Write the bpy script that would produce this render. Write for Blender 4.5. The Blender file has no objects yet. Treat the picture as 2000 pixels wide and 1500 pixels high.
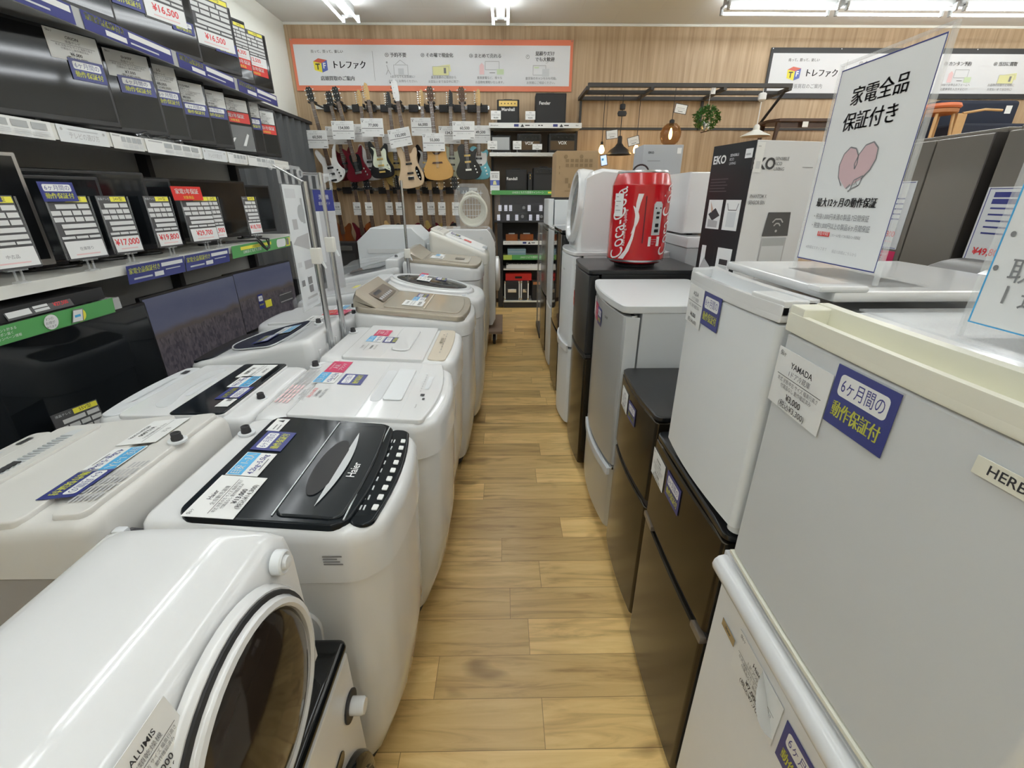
import bpy, bmesh, math, random
from mathutils import Vector, Matrix
S = bpy.context.scene
COL = S.collection
R = math.radians
# ---------------------------------------------------------------- camera, world, exposure
cd = bpy.data.cameras.new('camera'); cam = bpy.data.objects.new('camera', cd); COL.objects.link(cam)
S.camera = cam
cam.location = (0, 0, 1.5)
cam.rotation_euler = (R(90 - 22.82), 0, R(-0.916))
cd.sensor_fit = 'HORIZONTAL'; cd.sensor_width = 36; cd.lens = 36 * 865 / 2000; cd.clip_start = .02; cd.clip_end = 60
S.view_settings.view_transform = 'Standard'; S.view_settings.look = 'None'
S.view_settings.exposure = -0.12; S.view_settings.gamma = 1.0; S.view_settings.use_curve_mapping = False
W = bpy.data.worlds.new('world'); S.world = W; W.use_nodes = True
W.node_tree.nodes['Background'].inputs[0].default_value = (.8, .85, .9, 1)
W.node_tree.nodes['Background'].inputs[1].default_value = .15
TUBE_POWER = 22.5
# ---------------------------------------------------------------- materials
MATS = {}
def mat(name, col=(.8, .8, .8), rough=.4, metal=0., spec=.5, emit=None, es=0., alpha=1., trans=0., noise=0., nscale=30., bump=0., coat=0.):
    if name in MATS: return MATS[name]
    m = bpy.data.materials.new(name); m.use_nodes = True; nt = m.node_tree; b = nt.nodes['Principled BSDF']
    b.inputs['Base Color'].default_value = (*col, 1); b.inputs['Roughness'].default_value = rough
    b.inputs['Metallic'].default_value = metal; b.inputs['Specular IOR Level'].default_value = spec
    b.inputs['Alpha'].default_value = alpha; b.inputs['Transmission Weight'].default_value = trans
    b.inputs['Coat Weight'].default_value = coat
    if emit: b.inputs['Emission Color'].default_value = (*emit, 1); b.inputs['Emission Strength'].default_value = es
    if noise or bump:
        tc = nt.nodes.new('ShaderNodeTexCoord'); n = nt.nodes.new('ShaderNodeTexNoise')
        n.inputs['Scale'].default_value = nscale; n.inputs['Detail'].default_value = 3
        nt.links.new(tc.outputs['Object'], n.inputs['Vector'])
        if noise:
            mx = nt.nodes.new('ShaderNodeMix'); mx.data_type = 'RGBA'
            mx.inputs[6].default_value = (*[c * (1 - noise) for c in col], 1); mx.inputs[7].default_value = (*[min(1, c * (1 + noise)) for c in col], 1)
            nt.links.new(n.outputs['Fac'], mx.inputs[0]); nt.links.new(mx.outputs[2], b.inputs['Base Color'])
        if bump:
            bp = nt.nodes.new('ShaderNodeBump'); bp.inputs['Strength'].default_value = bump; bp.inputs['Distance'].default_value = .002
            nt.links.new(n.outputs['Fac'], bp.inputs['Height']); nt.links.new(bp.outputs['Normal'], b.inputs['Normal'])
    MATS[name] = m; return m
def M(n): return MATS[n]
mat('white', (.72, .73, .735), .075, noise=.01, nscale=6)
mat('white_matte', (.78, .79, .79), .5, noise=.01)
mat('cool_white', (.74, .77, .79), .3, noise=.01)
mat('cream', (.72, .71, .66), .35, noise=.02, nscale=8)
mat('old_white', (.78, .77, .66), .4, noise=.03, nscale=9)
mat('greige', (.66, .65, .62), .4, noise=.01)
mat('body_taupe', (.33, .315, .30), .45)
mat('offgrey', (.62, .64, .65), .4)
mat('shade_grey', (.42, .44, .45), .5)
mat('black', (.012, .013, .015), .25, noise=.1)
mat('black_gloss', (.008, .009, .010), .06)
mat('black_matte', (.02, .02, .022), .55, noise=.1)
mat('lid_black', (.008, .011, .014), .10, spec=.22)
mat('lid_smoke', (.02, .024, .027), .1, spec=.25)
mat('brown_sheen_tint', (.050, .042, .030), .22, metal=.75, noise=.06, nscale=3)  # black fronts, with the floor's brown reflection put into the base colour
mat('black_metal', (.028, .029, .031), .28, metal=.4, noise=.05)
mat('silver', (.52, .54, .55), .3, metal=.55, noise=.02, nscale=4)
mat('silver_flat', (.55, .57, .58), .42, noise=.02, nscale=4)
mat('steel', (.55, .56, .57), .25, metal=.95)
mat('chrome', (.75, .76, .77), .1, metal=1.)
mat('bronze', (.43, .385, .315), .25, metal=.35, noise=.03)
mat('bronze_dark', (.15, .125, .10), .25)
mat('bronze_clear', (.40, .36, .295), .08)
mat('beige_panel', (.58, .52, .42), .35, noise=.02)
mat('taupe', (.20, .185, .165), .22, metal=.3, noise=.03, nscale=2)
mat('taupe_dark', (.05, .045, .042), .3)
mat('rubber', (.03, .03, .033), .6)
mat('paper', (.80, .81, .80), .5, noise=.01)
mat('card', (.80, .81, .81), .3, noise=.01)
mat('ink', (.04, .04, .045), .5)
mat('ink_soft', (.22, .22, .23), .5)
mat('line_grey', (.45, .45, .46), .5)
mat('pale', (.62, .64, .66), .5)
mat('navy', (.035, .045, .22), .3)
mat('navy_text', (.05, .055, .25), .4)
mat('yellow', (.85, .78, .08), .4)
mat('yellow_text', (.72, .74, .12), .4)
mat('sky', (.08, .40, .72), .35)
mat('crimson', (.60, .03, .12), .35)
mat('red', (.68, .035, .03), .35)
mat('red_text', (.70, .04, .05), .4)
mat('spec_dark', (.085, .085, .09), .35)
mat('spec_box', (.68, .69, .69), .4)
mat('green', (.10, .36, .11), .35)
mat('lime', (.42, .55, .10), .4)
mat('orange_band', (.78, .22, .12), .5)
mat('fabric_banner', (.76, .77, .79), .7, bump=.15, nscale=6)
mat('can_red', (.50, .006, .012), .16, coat=.4)
mat('can_white', (.80, .74, .75), .3)
mat('card_brown', (.40, .27, .145), .7, noise=.06)
mat('card_brown_ink', (.27, .18, .09), .7)
mat('screen', (.008, .010, .012), .06)
mat('screen_film', (.018, .019, .021), .055, metal=.3)
mat('bezel_black', (.010, .010, .012), .3)
mat('bezel_silver', (.33, .31, .29), .3, metal=.7)
mat('shelf_white', (.70, .70, .66), .4, noise=.02)
mat('shelf_grey', (.42, .43, .43), .5)
mat('panel_grey', (.36, .36, .35), .6, noise=.03)
mat('curtain', (.09, .095, .10), .9, noise=.12, nscale=4)
mat('rail_dark', (.03, .03, .032), .5)
mat('iron', (.045, .043, .042), .5, noise=.1)
mat('clear', (.9, .93, .95), .05, alpha=.08)
mat('pane_dark', (.25, .26, .3), .05, alpha=.14)
mat('clear_mid', (.85, .88, .9), .15, alpha=.24)
mat('film', (.8, .83, .85), .2, alpha=.15)
mat('glass_smoke', (.12, .12, .12), .06, alpha=.55)
mat('amber', (.16, .07, .012), .05, alpha=.62)
mat('bulb', (1, .8, .5), .3, emit=(1., .62, .22), es=22.)
mat('screen_lit', (.1, .1, .1), .3, emit=(.55, .7, .95), es=1.3)  # face of the hanging tag, its brightness put in as emission
mat('leaf', (.05, .16, .03), .5, noise=.4, nscale=40)
mat('tube', (1, 1, 1), .3, emit=(.955, 1., 1.02), es=TUBE_POWER)
mat('fixture', (.40, .41, .41), .5)
mat('wood_dark', (.065, .030, .016), .35, noise=.25, nscale=12)
mat('wood_leg', (.55, .34, .15), .4, noise=.15, nscale=14)
mat('wood_warm', (.42, .17, .06), .4, noise=.2, nscale=14)
mat('orange_seat', (.62, .17, .07), .55)
mat('navy_sofa', (.014, .020, .040), .8, noise=.1)
mat('maple', (.62, .41, .17), .35, noise=.08, nscale=10)
mat('rosewood', (.10, .050, .028), .4, noise=.2)
mat('spruce', (.63, .36, .11), .25, noise=.06, nscale=9)
mat('g_white', (.78, .78, .78), .15)
mat('g_cherry', (.11, .008, .016), .15)
mat('g_black', (.008, .008, .010), .12)
mat('g_natural', (.66, .50, .33), .3, noise=.1, nscale=7)
mat('g_blue', (.16, .50, .60), .2)
mat('g_mint', (.72, .77, .62), .3)
mat('g_gold', (.52, .38, .12), .25, noise=.1)
mat('g_sunburst', (.22, .06, .015), .2, noise=.4, nscale=5)
mat('gold', (.62, .44, .14), .3, metal=.6)
mat('grille', (.035, .035, .036), .85, bump=.4, nscale=260)
mat('grille_brown', (.10, .065, .032), .85, bump=.5, nscale=120)
mat('amp_black', (.014, .014, .015), .6, bump=.3, nscale=180)
mat('tape_blue', (.10, .42, .55), .2, alpha=.7)
mat('hose', (.70, .68, .58), .4)
mat('cord', (.09, .09, .095), .5)
mat('heart', (.62, .44, .46), .5)
mat('logo_yellow', (.82, .72, .05), .4)
mat('logo_red', (.62, .12, .08), .4)
mat('logo_blue', (.10, .14, .45), .4)
mat('wash_yellow', (.75, .74, .38), .5)
mat('wash_pink', (.80, .55, .56), .5)
mat('wash_green', (.60, .72, .48), .5)
mat('wash_teal', (.50, .70, .70), .5)
mat('skin_tone', (.62, .42, .32), .6)

def tex_floor():
    m = bpy.data.materials.new('oak_planks'); m.use_nodes = True; nt = m.node_tree; b = nt.nodes['Principled BSDF']; N = nt.nodes.new; L = nt.links.new
    tc = N('ShaderNodeTexCoord'); mp = N('ShaderNodeMapping'); mp.inputs['Location'].default_value = (.31, -.049, 0); L(tc.outputs['Object'], mp.inputs[0])
    br = N('ShaderNodeTexBrick'); br.offset = 0; br.squash = 1
    br.inputs['Color1'].default_value = (0, 0, 0, 1); br.inputs['Color2'].default_value = (1, 1, 1, 1); br.inputs['Mortar'].default_value = (.5, .5, .5, 1)
    br.inputs['Scale'].default_value = 1; br.inputs['Mortar Size'].default_value = .0011; br.inputs['Mortar Smooth'].default_value = .4
    br.inputs['Brick Width'].default_value = .93; br.inputs['Row Height'].default_value = .147
    sx = N('ShaderNodeSeparateXYZ'); L(mp.outputs[0], sx.inputs[0]); dv = N('ShaderNodeMath'); dv.operation = 'DIVIDE'; dv.inputs[1].default_value = .147; L(sx.outputs[1], dv.inputs[0])
    fl = N('ShaderNodeMath'); fl.operation = 'FLOOR'; L(dv.outputs[0], fl.inputs[0]); wn = N('ShaderNodeTexWhiteNoise'); wn.noise_dimensions = '1D'; L(fl.outputs[0], wn.inputs['W'])
    ma = N('ShaderNodeMath'); ma.operation = 'MULTIPLY_ADD'; ma.inputs[1].default_value = .93; L(wn.outputs['Value'], ma.inputs[0]); L(sx.outputs[0], ma.inputs[2])
    cx = N('ShaderNodeCombineXYZ'); L(ma.outputs[0], cx.inputs[0]); L(sx.outputs[1], cx.inputs[1]); L(cx.outputs[0], br.inputs['Vector'])
    g = N('ShaderNodeMapping'); g.inputs['Scale'].default_value = (1.5, 14, 1); L(tc.outputs['Object'], g.inputs[0])
    ad = N('ShaderNodeVectorMath'); ad.operation = 'ADD'; L(g.outputs[0], ad.inputs[0])
    sc = N('ShaderNodeVectorMath'); sc.operation = 'SCALE'; sc.inputs['Scale'].default_value = 17; L(br.outputs['Color'], sc.inputs[0]); L(sc.outputs[0], ad.inputs[1])
    n1 = N('ShaderNodeTexNoise'); n1.inputs['Scale'].default_value = 1.7; n1.inputs['Detail'].default_value = 7; n1.inputs['Roughness'].default_value = .62; n1.inputs['Distortion'].default_value = .9; L(ad.outputs[0], n1.inputs['Vector'])
    n2 = N('ShaderNodeTexNoise'); n2.inputs['Scale'].default_value = 3.2; n2.inputs['Detail'].default_value = 2
    k = N('ShaderNodeMapping'); k.inputs['Scale'].default_value = (1, 2.6, 1); L(tc.outputs['Object'], k.inputs[0]); L(k.outputs[0], n2.inputs['Vector'])
    r = N('ShaderNodeValToRGB'); e = r.color_ramp.elements
    e[0].position = .24; e[0].color = (.42, .255, .092, 1); e[1].position = .78; e[1].color = (.92, .68, .31, 1)
    x = r.color_ramp.elements.new(.5); x.color = (.78, .535, .218, 1)
    L(n1.outputs['Fac'], r.inputs[0])
    t = N('ShaderNodeValToRGB'); e = t.color_ramp.elements; e[0].color = (.70, .66, .60, 1); e[1].color = (1.15, 1.14, 1.10, 1)
    L(br.outputs['Color'], t.inputs[0])
    mu = N('ShaderNodeMix'); mu.data_type = 'RGBA'; mu.blend_type = 'MULTIPLY'; mu.inputs[0].default_value = 1; L(r.outputs[0], mu.inputs[6]); L(t.outputs[0], mu.inputs[7])
    kr = N('ShaderNodeValToRGB'); e = kr.color_ramp.elements; e[0].position = .26; e[0].color = (.45, .40, .35, 1); e[1].position = .36; e[1].color = (1, 1, 1, 1); L(n2.outputs['Fac'], kr.inputs[0])
    m2 = N('ShaderNodeMix'); m2.data_type = 'RGBA'; m2.blend_type = 'MULTIPLY'; m2.inputs[0].default_value = .8; L(mu.outputs[2], m2.inputs[6]); L(kr.outputs[0], m2.inputs[7])
    m3 = N('ShaderNodeMix'); m3.data_type = 'RGBA'; m3.blend_type = 'MULTIPLY'; L(br.outputs['Fac'], m3.inputs[0]); L(m2.outputs[2], m3.inputs[6]); m3.inputs[7].default_value = (.42, .36, .30, 1)
    L(m3.outputs[2], b.inputs['Base Color']); b.inputs['Roughness'].default_value = .30; b.inputs['Specular IOR Level'].default_value = .45
    bp = N('ShaderNodeBump'); bp.inputs['Strength'].default_value = .12; bp.inputs['Distance'].default_value = .002; L(n1.outputs['Fac'], bp.inputs['Height']); L(bp.outputs[0], b.inputs['Normal'])
    MATS['floor'] = m
def tex_veneer():
    m = bpy.data.materials.new('oak_veneer'); m.use_nodes = True; nt = m.node_tree; b = nt.nodes['Principled BSDF']; N = nt.nodes.new; L = nt.links.new
    tc = N('ShaderNodeTexCoord'); g = N('ShaderNodeMapping'); g.inputs['Scale'].default_value = (16, 1, .7); L(tc.outputs['Object'], g.inputs[0])
    n1 = N('ShaderNodeTexNoise'); n1.inputs['Scale'].default_value = 1.4; n1.inputs['Detail'].default_value = 6; n1.inputs['Distortion'].default_value = .5; L(g.outputs[0], n1.inputs['Vector'])
    r = N('ShaderNodeValToRGB'); e = r.color_ramp.elements; e[0].position = .3; e[0].color = (.40, .275, .16, 1); e[1].position = .72; e[1].color = (.60, .445, .285, 1); L(n1.outputs['Fac'], r.inputs[0])
    br = N('ShaderNodeTexBrick'); br.offset = 0; br.inputs['Scale'].default_value = 1; br.inputs['Mortar Size'].default_value = .0015; br.inputs['Brick Width'].default_value = .9; br.inputs['Row Height'].default_value = 2.4
    sw = N('ShaderNodeSeparateXYZ'); cb = N('ShaderNodeCombineXYZ'); L(tc.outputs['Object'], sw.inputs[0]); L(sw.outputs[0], cb.inputs[0]); L(sw.outputs[2], cb.inputs[1]); L(cb.outputs[0], br.inputs['Vector'])
    mu = N('ShaderNodeMix'); mu.data_type = 'RGBA'; mu.blend_type = 'MULTIPLY'; L(br.outputs['Fac'], mu.inputs[0]); L(r.outputs[0], mu.inputs[6]); mu.inputs[7].default_value = (.6, .55, .5, 1)
    L(mu.outputs[2], b.inputs['Base Color']); b.inputs['Roughness'].default_value = .5
    MATS['veneer'] = m
def tex_ceiling():
    m = bpy.data.materials.new('ceiling_board'); m.use_nodes = True; nt = m.node_tree; b = nt.nodes['Principled BSDF']; N = nt.nodes.new; L = nt.links.new
    tc = N('ShaderNodeTexCoord'); br = N('ShaderNodeTexBrick'); br.offset = .5; br.inputs['Scale'].default_value = 1; br.inputs['Mortar Size'].default_value = .002; br.inputs['Brick Width'].default_value = .91; br.inputs['Row Height'].default_value = .455
    br.inputs['Color1'].default_value = (.80, .81, .79, 1); br.inputs['Color2'].default_value = (.82, .83, .81, 1); br.inputs['Mortar'].default_value = (.75, .76, .74, 1)
    L(tc.outputs['Object'], br.inputs['Vector']); L(br.outputs['Color'], b.inputs['Base Color']); b.inputs['Roughness'].default_value = .9
    MATS['ceiling'] = m
def tex_crowd():
    # what the two switched-on televisions show: a dim hazy sky, a hillside and a standing crowd
    m = bpy.data.materials.new('crowd_picture'); m.use_nodes = True; nt = m.node_tree; b = nt.nodes['Principled BSDF']; N = nt.nodes.new; L = nt.links.new
    tc = N('ShaderNodeTexCoord'); se = N('ShaderNodeSeparateXYZ'); L(tc.outputs['Object'], se.inputs[0])
    wv = N('ShaderNodeTexNoise'); wv.inputs['Scale'].default_value = 9; wv.inputs['Detail'].default_value = 4; L(tc.outputs['Object'], wv.inputs['Vector'])
    ad = N('ShaderNodeMath'); ad.operation = 'MULTIPLY_ADD'; ad.inputs[1].default_value = .05; L(wv.outputs['Fac'], ad.inputs[0]); of = N('ShaderNodeMath'); of.operation = 'SUBTRACT'; of.inputs[1].default_value = .085; L(se.outputs[2], of.inputs[0]); L(of.outputs[0], ad.inputs[2])
    r = N('ShaderNodeValToRGB'); r.color_ramp.interpolation = 'LINEAR'; e = r.color_ramp.elements
    e[0].position = 0; e[0].color = (.045, .040, .050, 1); e[1].position = .46; e[1].color = (.075, .082, .125, 1)
    for p, c in ((.15, (.05, .043, .052, 1)), (.24, (.075, .062, .055, 1)), (.27, (.080, .085, .125, 1)), (.36, (.052, .058, .105, 1))):
        x = e.new(p); x.color = c
    L(ad.outputs[0], r.inputs[0])
    vo = N('ShaderNodeTexVoronoi'); vo.inputs['Scale'].default_value = 62; mp = N('ShaderNodeMapping'); mp.inputs['Scale'].default_value = (1, 1.6, .7); L(tc.outputs['Object'], mp.inputs[0]); L(mp.outputs[0], vo.inputs['Vector'])
    lt = N('ShaderNodeMath'); lt.operation = 'LESS_THAN'; lt.inputs[1].default_value = .225; L(ad.outputs[0], lt.inputs[0])
    mx = N('ShaderNodeMix'); mx.data_type = 'RGBA'; mx.blend_type = 'MIX'; L(r.outputs[0], mx.inputs[6])
    vr = N('ShaderNodeValToRGB'); ee = vr.color_ramp.elements; ee[0].color = (.012, .012, .02, 1); ee[1].color = (.11, .095, .10, 1); L(vo.outputs['Color'], vr.inputs[0]); L(vr.outputs[0], mx.inputs[7])
    ml = N('ShaderNodeMath'); ml.operation = 'MULTIPLY'; ml.inputs[1].default_value = .6; L(lt.outputs[0], ml.inputs[0]); L(ml.outputs[0], mx.inputs[0])
    L(mx.outputs[2], b.inputs['Emission Color']); b.inputs['Emission Strength'].default_value = .8
    b.inputs['Base Color'].default_value = (.01, .01, .012, 1); b.inputs['Roughness'].default_value = .25
    MATS['crowd'] = m
tex_floor(); tex_veneer(); tex_ceiling(); tex_crowd()
# ---------------------------------------------------------------- mesh helpers
TXT = {}
_tc = bpy.data.curves.new('type', 'FONT'); _tc.resolution_u = 3; _tc.align_x = 'CENTER'; _tc.align_y = 'CENTER'
_to = bpy.data.objects.new('type', _tc); COL.objects.link(_to)
def glyphs(s, bold=0.0):
    k = (s, bold)
    if k not in TXT:
        _tc.body = s; _tc.offset = bold
        me = bpy.data.meshes.new_from_object(_to.evaluated_get(bpy.context.evaluated_depsgraph_get()))
        vs = [(v.co.x, v.co.y) for v in me.vertices]; fs = [tuple(p.vertices) for p in me.polygons]
        bpy.data.meshes.remove(me)
        if not vs: vs = [(0, 0)]
        x0 = min(v[0] for v in vs); x1 = max(v[0] for v in vs)
        TXT[k] = ([(x - (x0 + x1) / 2, y) for x, y in vs], fs, x1 - x0)
    return TXT[k]
class MB:
    def __init__(s): s.v = []; s.f = []; s.mi = []; s.sm = []; s.mats = []
    def idx(s, m):
        if m not in s.mats: s.mats.append(m)
        return s.mats.index(m)
    def add(s, vs, fs, m, smooth=False):
        b = len(s.v); i = s.idx(m); s.v += [tuple(v) for v in vs]
        for f in fs: s.f.append([b + q for q in f]); s.mi.append(i); s.sm.append(smooth)
        return s
    def box(s, x0, x1, y0, y1, z0, z1, m, bev=0, seg=2, T=None):
        if x0 > x1: x0, x1 = x1, x0
        if y0 > y1: y0, y1 = y1, y0
        if z0 > z1: z0, z1 = z1, z0
        bm = bmesh.new()
        vs = [bm.verts.new(p) for p in ((x0, y0, z0), (x1, y0, z0), (x1, y1, z0), (x0, y1, z0), (x0, y0, z1), (x1, y0, z1), (x1, y1, z1), (x0, y1, z1))]
        for f in ((3, 2, 1, 0), (4, 5, 6, 7), (0, 1, 5, 4), (1, 2, 6, 5), (2, 3, 7, 6), (3, 0, 4, 7)): bm.faces.new([vs[i] for i in f])
        bev = min(bev, .49 * min(x1 - x0, y1 - y0, z1 - z0))
        if bev > 0: bmesh.ops.bevel(bm, geom=bm.edges[:], offset=bev, segments=seg, affect='EDGES', profile=.5)
        bm.verts.index_update()
        V = [v.co.copy() for v in bm.verts]
        if T: V = [T @ p for p in V]
        s.add(V, [[v.index for v in f.verts] for f in bm.faces], m, bev > 0); bm.free(); return s
    def loft(s, rings, m, cap0=True, cap1=True, smooth=True, closed=True):
        n = len(rings[0]); vs = [p for r in rings for p in r]; fs = []
        for i in range(len(rings) - 1):
            for j in range(n if closed else n - 1):
                k = (j + 1) % n; fs.append((i * n + j, i * n + k, (i + 1) * n + k, (i + 1) * n + j))
        if cap0: fs.append(tuple(range(n))[::-1])
        if cap1: fs.append(tuple((len(rings) - 1) * n + j for j in range(n)))
        return s.add(vs, fs, m, smooth)
    def prism(s, pts, to3, a, b, m, bev=0, smooth=True):
        # pts: 2D loop; to3(u, v, d) -> 3D; extruded from depth a to b with softened rim
        if bev:
            c = (sum(p[0] for p in pts) / len(pts), sum(p[1] for p in pts) / len(pts))
            w = max(max(abs(p[0] - c[0]) for p in pts), max(abs(p[1] - c[1]) for p in pts)); k = 1 - bev / w; k2 = 1 - .3 * bev / w
            q = [(c[0] + (u - c[0]) * k, c[1] + (v - c[1]) * k) for u, v in pts]; q2 = [(c[0] + (u - c[0]) * k2, c[1] + (v - c[1]) * k2) for u, v in pts]
            d = bev if b > a else -bev
            L = [(q, a), (q2, a + d * .3), (pts, a + d), (pts, b - d), (q2, b - d * .3), (q, b)]
        else: L = [(pts, a), (pts, b)]
        return s.loft([[to3(u, v, d) for u, v in P] for P, d in L], m, smooth=smooth and bev > 0)
    def tube(s, pts, r, m, n=8, closed=False):
        P = [Vector(p) for p in pts]; rings = []; up = None
        for i, p in enumerate(P):
            a = P[(i - 1) % len(P)] if (i or closed) else p; b = P[(i + 1) % len(P)] if (i < len(P) - 1 or closed) else p
            t = (b - a).normalized()
            if up is None: up = t.orthogonal().normalized()
            else:
                up = (up - t * up.dot(t))
                up = up.normalized() if up.length > 1e-6 else t.orthogonal().normalized()
            w = t.cross(up); rr = r[i] if isinstance(r, (list, tuple)) else r
            rings.append([tuple(p + (up * math.cos(2 * math.pi * k / n) + w * math.sin(2 * math.pi * k / n)) * rr) for k in range(n)])
        if closed: rings.append(rings[0])
        return s.loft(rings, m, not closed, not closed)
    def lathe(s, prof, m, n=24, to3=None, cap0=True, cap1=True):
        to3 = to3 or (lambda x, y, h: (x, y, h))
        return s.loft([[to3(r * math.cos(2 * math.pi * k / n), r * math.sin(2 * math.pi * k / n), h) for k in range(n)] for r, h in prof], m, cap0, cap1)
    def poly(s, pts, m): return s.add(pts, [tuple(range(len(pts)))], m)
    def text(s, t, to3, u, v, h, m, wmax=None, bold=0.012, rot=0):
        cjk = any(ord(c) > 0x2e80 for c in t); vs, fs, w = glyphs(t, 0 if cjk else bold); k = h
        kx = min(k, wmax / w) if wmax and w > 0 else k
        if kx < k * .7: k = kx / .7
        c, sn = math.cos(rot), math.sin(rot)
        for o in ((0, .035, -.035) if (cjk and bold >= .02) else (0,)): s.add([to3(u + (x + o) * kx * c - (y * k) * sn, v + (x + o) * kx * sn + (y * k) * c) for x, y in vs], fs, m)
        return s
    def build(s, name, parent=None, wn=True, loc=None):
        me = bpy.data.meshes.new(name); me.from_pydata(s.v, [], s.f); me.update()
        for m in s.mats: me.materials.append(MATS[m])
        me.polygons.foreach_set('material_index', s.mi); me.polygons.foreach_set('use_smooth', s.sm)
        bm = bmesh.new(); bm.from_mesh(me); bmesh.ops.recalc_face_normals(bm, faces=bm.faces[:]); bm.to_mesh(me); bm.free()
        if any(s.sm): me.set_sharp_from_angle(angle=R(42))
        o = bpy.data.objects.new(name, me); COL.objects.link(o)
        if parent: o.parent = parent
        if loc: o.location = loc
        if wn and any(s.sm):
            w = o.modifiers.new('weighted', 'WEIGHTED_NORMAL'); w.keep_sharp = True
        return o
def thing(name, label, cat, loc=(0, 0, 0), rotz=0, group=None):
    o = bpy.data.objects.new(name, None); COL.objects.link(o); o.empty_display_size = .05
    o.location = loc; o.rotation_euler = (0, 0, rotz); return tag(o, label, cat, group)
def tag(o, label, cat, group=None):
    o['label'] = label; o['category'] = cat
    if group: o['group'] = group
    return o
def struct(o): o['kind'] = 'structure'; return o
def copy_tree(root, loc, label=None, rotz=None):
    r = root.copy(); COL.objects.link(r); r.location = loc
    if rotz is not None: r.rotation_euler = (0, 0, rotz)
    if label: r['label'] = label
    for ch in list(root.children):
        c = ch.copy(); COL.objects.link(c); c.parent = r
        for g in list(ch.children):
            d = g.copy(); COL.objects.link(d); d.parent = c
    return r
def rrect(u0, v0, u1, v1, r, n=4):
    r = min(r, (u1 - u0) / 2, (v1 - v0) / 2); P = []
    for cu, cv, a in ((u1 - r, v1 - r, 0), (u0 + r, v1 - r, 90), (u0 + r, v0 + r, 180), (u1 - r, v0 + r, 270)):
        for k in range(n + 1): t = R(a + 90 * k / n); P.append((cu + r * math.cos(t), cv + r * math.sin(t)))
    return P
def spline(pts, n=5):
    P = []; L = len(pts)
    for i in range(L):
        p0, p1, p2, p3 = pts[i - 1], pts[i], pts[(i + 1) % L], pts[(i + 2) % L]
        for k in range(n):
            t = k / n
            P.append(tuple(.5 * (2 * p1[a] + (p2[a] - p0[a]) * t + (2 * p0[a] - 5 * p1[a] + 4 * p2[a] - p3[a]) * t * t + (3 * p1[a] - p0[a] - 3 * p2[a] + p3[a]) * t ** 3) for a in (0, 1)))
    return P
# ---------------------------------------------------------------- stickers, cards and posters
def sheet(parent, name, el, w, h, at, u, v, base='paper', th=.0009, lift=.00014, round_=0, text_label=None):
    # el: (kind, ...) in 0..1 of the sheet; drawn as thin printed layers on one sheet mesh
    mb = MB(); f = lambda a, b, d: (a, b, d)
    if base: mb.prism(rrect(-w / 2, -h / 2, w / 2, h / 2, round_, 3) if round_ else [(-w / 2, -h / 2), (w / 2, -h / 2), (w / 2, h / 2), (-w / 2, h / 2)], f, 0, th, base)
    z = th
    for e in el:
        k = e[0]; z += lift
        if k == 'r': mb.poly([((x - .5) * w, (y - .5) * h, z) for x, y in ((e[1], e[2]), (e[3], e[2]), (e[3], e[4]), (e[1], e[4]))], e[5])
        elif k == 'rr': mb.poly([(x, y, z) for x, y in rrect((e[1] - .5) * w, (e[2] - .5) * h, (e[3] - .5) * w, (e[4] - .5) * h, e[6] * h)], e[5])
        elif k == 't': mb.text(e[1], lambda a, b: (a, b, z), (e[2] - .5) * w, (e[3] - .5) * h, e[4] * h, e[5], (e[6] * w if len(e) > 6 and e[6] else None), e[7] if len(e) > 7 else .012, e[8] if len(e) > 8 else 0)
        elif k == 'c': mb.poly([((e[1] - .5) * w + e[3] * h * math.cos(a * math.pi / 12), (e[2] - .5) * h + e[3] * h * math.sin(a * math.pi / 12), z) for a in range(24)], e[4])
        elif k == 'p': mb.poly([((x - .5) * w, (y - .5) * h, z) for x, y in e[1]], e[2])
        elif k == 'l':
            P = [Vector(((x - .5) * w, (y - .5) * h)) for x, y in e[1]]; t = e[2] * h / 2
            for i in range(len(P) - 1):
                d = (P[i + 1] - P[i]); q = Vector((-d.y, d.x)).normalized() * t
                mb.poly([(*(P[i] + q), z), (*(P[i] - q), z), (*(P[i + 1] - q), z), (*(P[i + 1] + q), z)], e[3])
    o = mb.build(name, parent)
    u = Vector(u).normalized(); v = Vector(v).normalized(); n = u.cross(v)
    o.matrix_local = Matrix(((u.x, v.x, n.x, at[0]), (u.y, v.y, n.y, at[1]), (u.z, v.z, n.z, at[2]), (0, 0, 0, 1)))
    if text_label: o['label'] = text_label
    return o
def e_warranty(): return [('rr', .10, .52, .90, .88, 'card', .08), ('t', '6ヶ月間の', .5, .69, .30, 'navy_text', .7), ('t', '動作保証付', .5, .27, .32, 'yellow_text', .8, .02)]
def e_cap(a='1~2人', b='4.2kg~5.5kg'): return [('r', .02, .52, .98, .97, 'sky'), ('t', '目安 ' + a, .5, .745, .34, 'card', .85, .02), ('t', b, .5, .30, .26, 'navy_text', .85), ('r', .25, .1, .75, .14, 'ink_soft')]
def e_brand(): return [('t', 'WORLD BRAND', .5, .83, .13, 'wash_pink', .7), ('t', '人気', .5, .58, .30, 'card', .6, .02), ('t', 'ブランド', .5, .26, .26, 'card', .8, .02)]
def e_price(mk, kind, p, tax): return [('t', '保6ヶ', .1, .9, .1, 'ink', .12), ('t', mk, .5, .78, .14, 'ink', .6), ('t', kind, .5, .635, .11, 'ink_soft', .6), ('r', .08, .55, .92, .56, 'ink'), ('t', '年式 状態:中古 サイズ 幅奥行高さ', .5, .48, .085, 'ink_soft', .78), ('t', '付属品なし 動作確認済み', .5, .385, .085, 'ink_soft', .6), ('t', p, .5, .235, .15, 'ink', .5), ('t', '(税込' + tax + ')', .5, .09, .14, 'ink', .66)]
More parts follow.
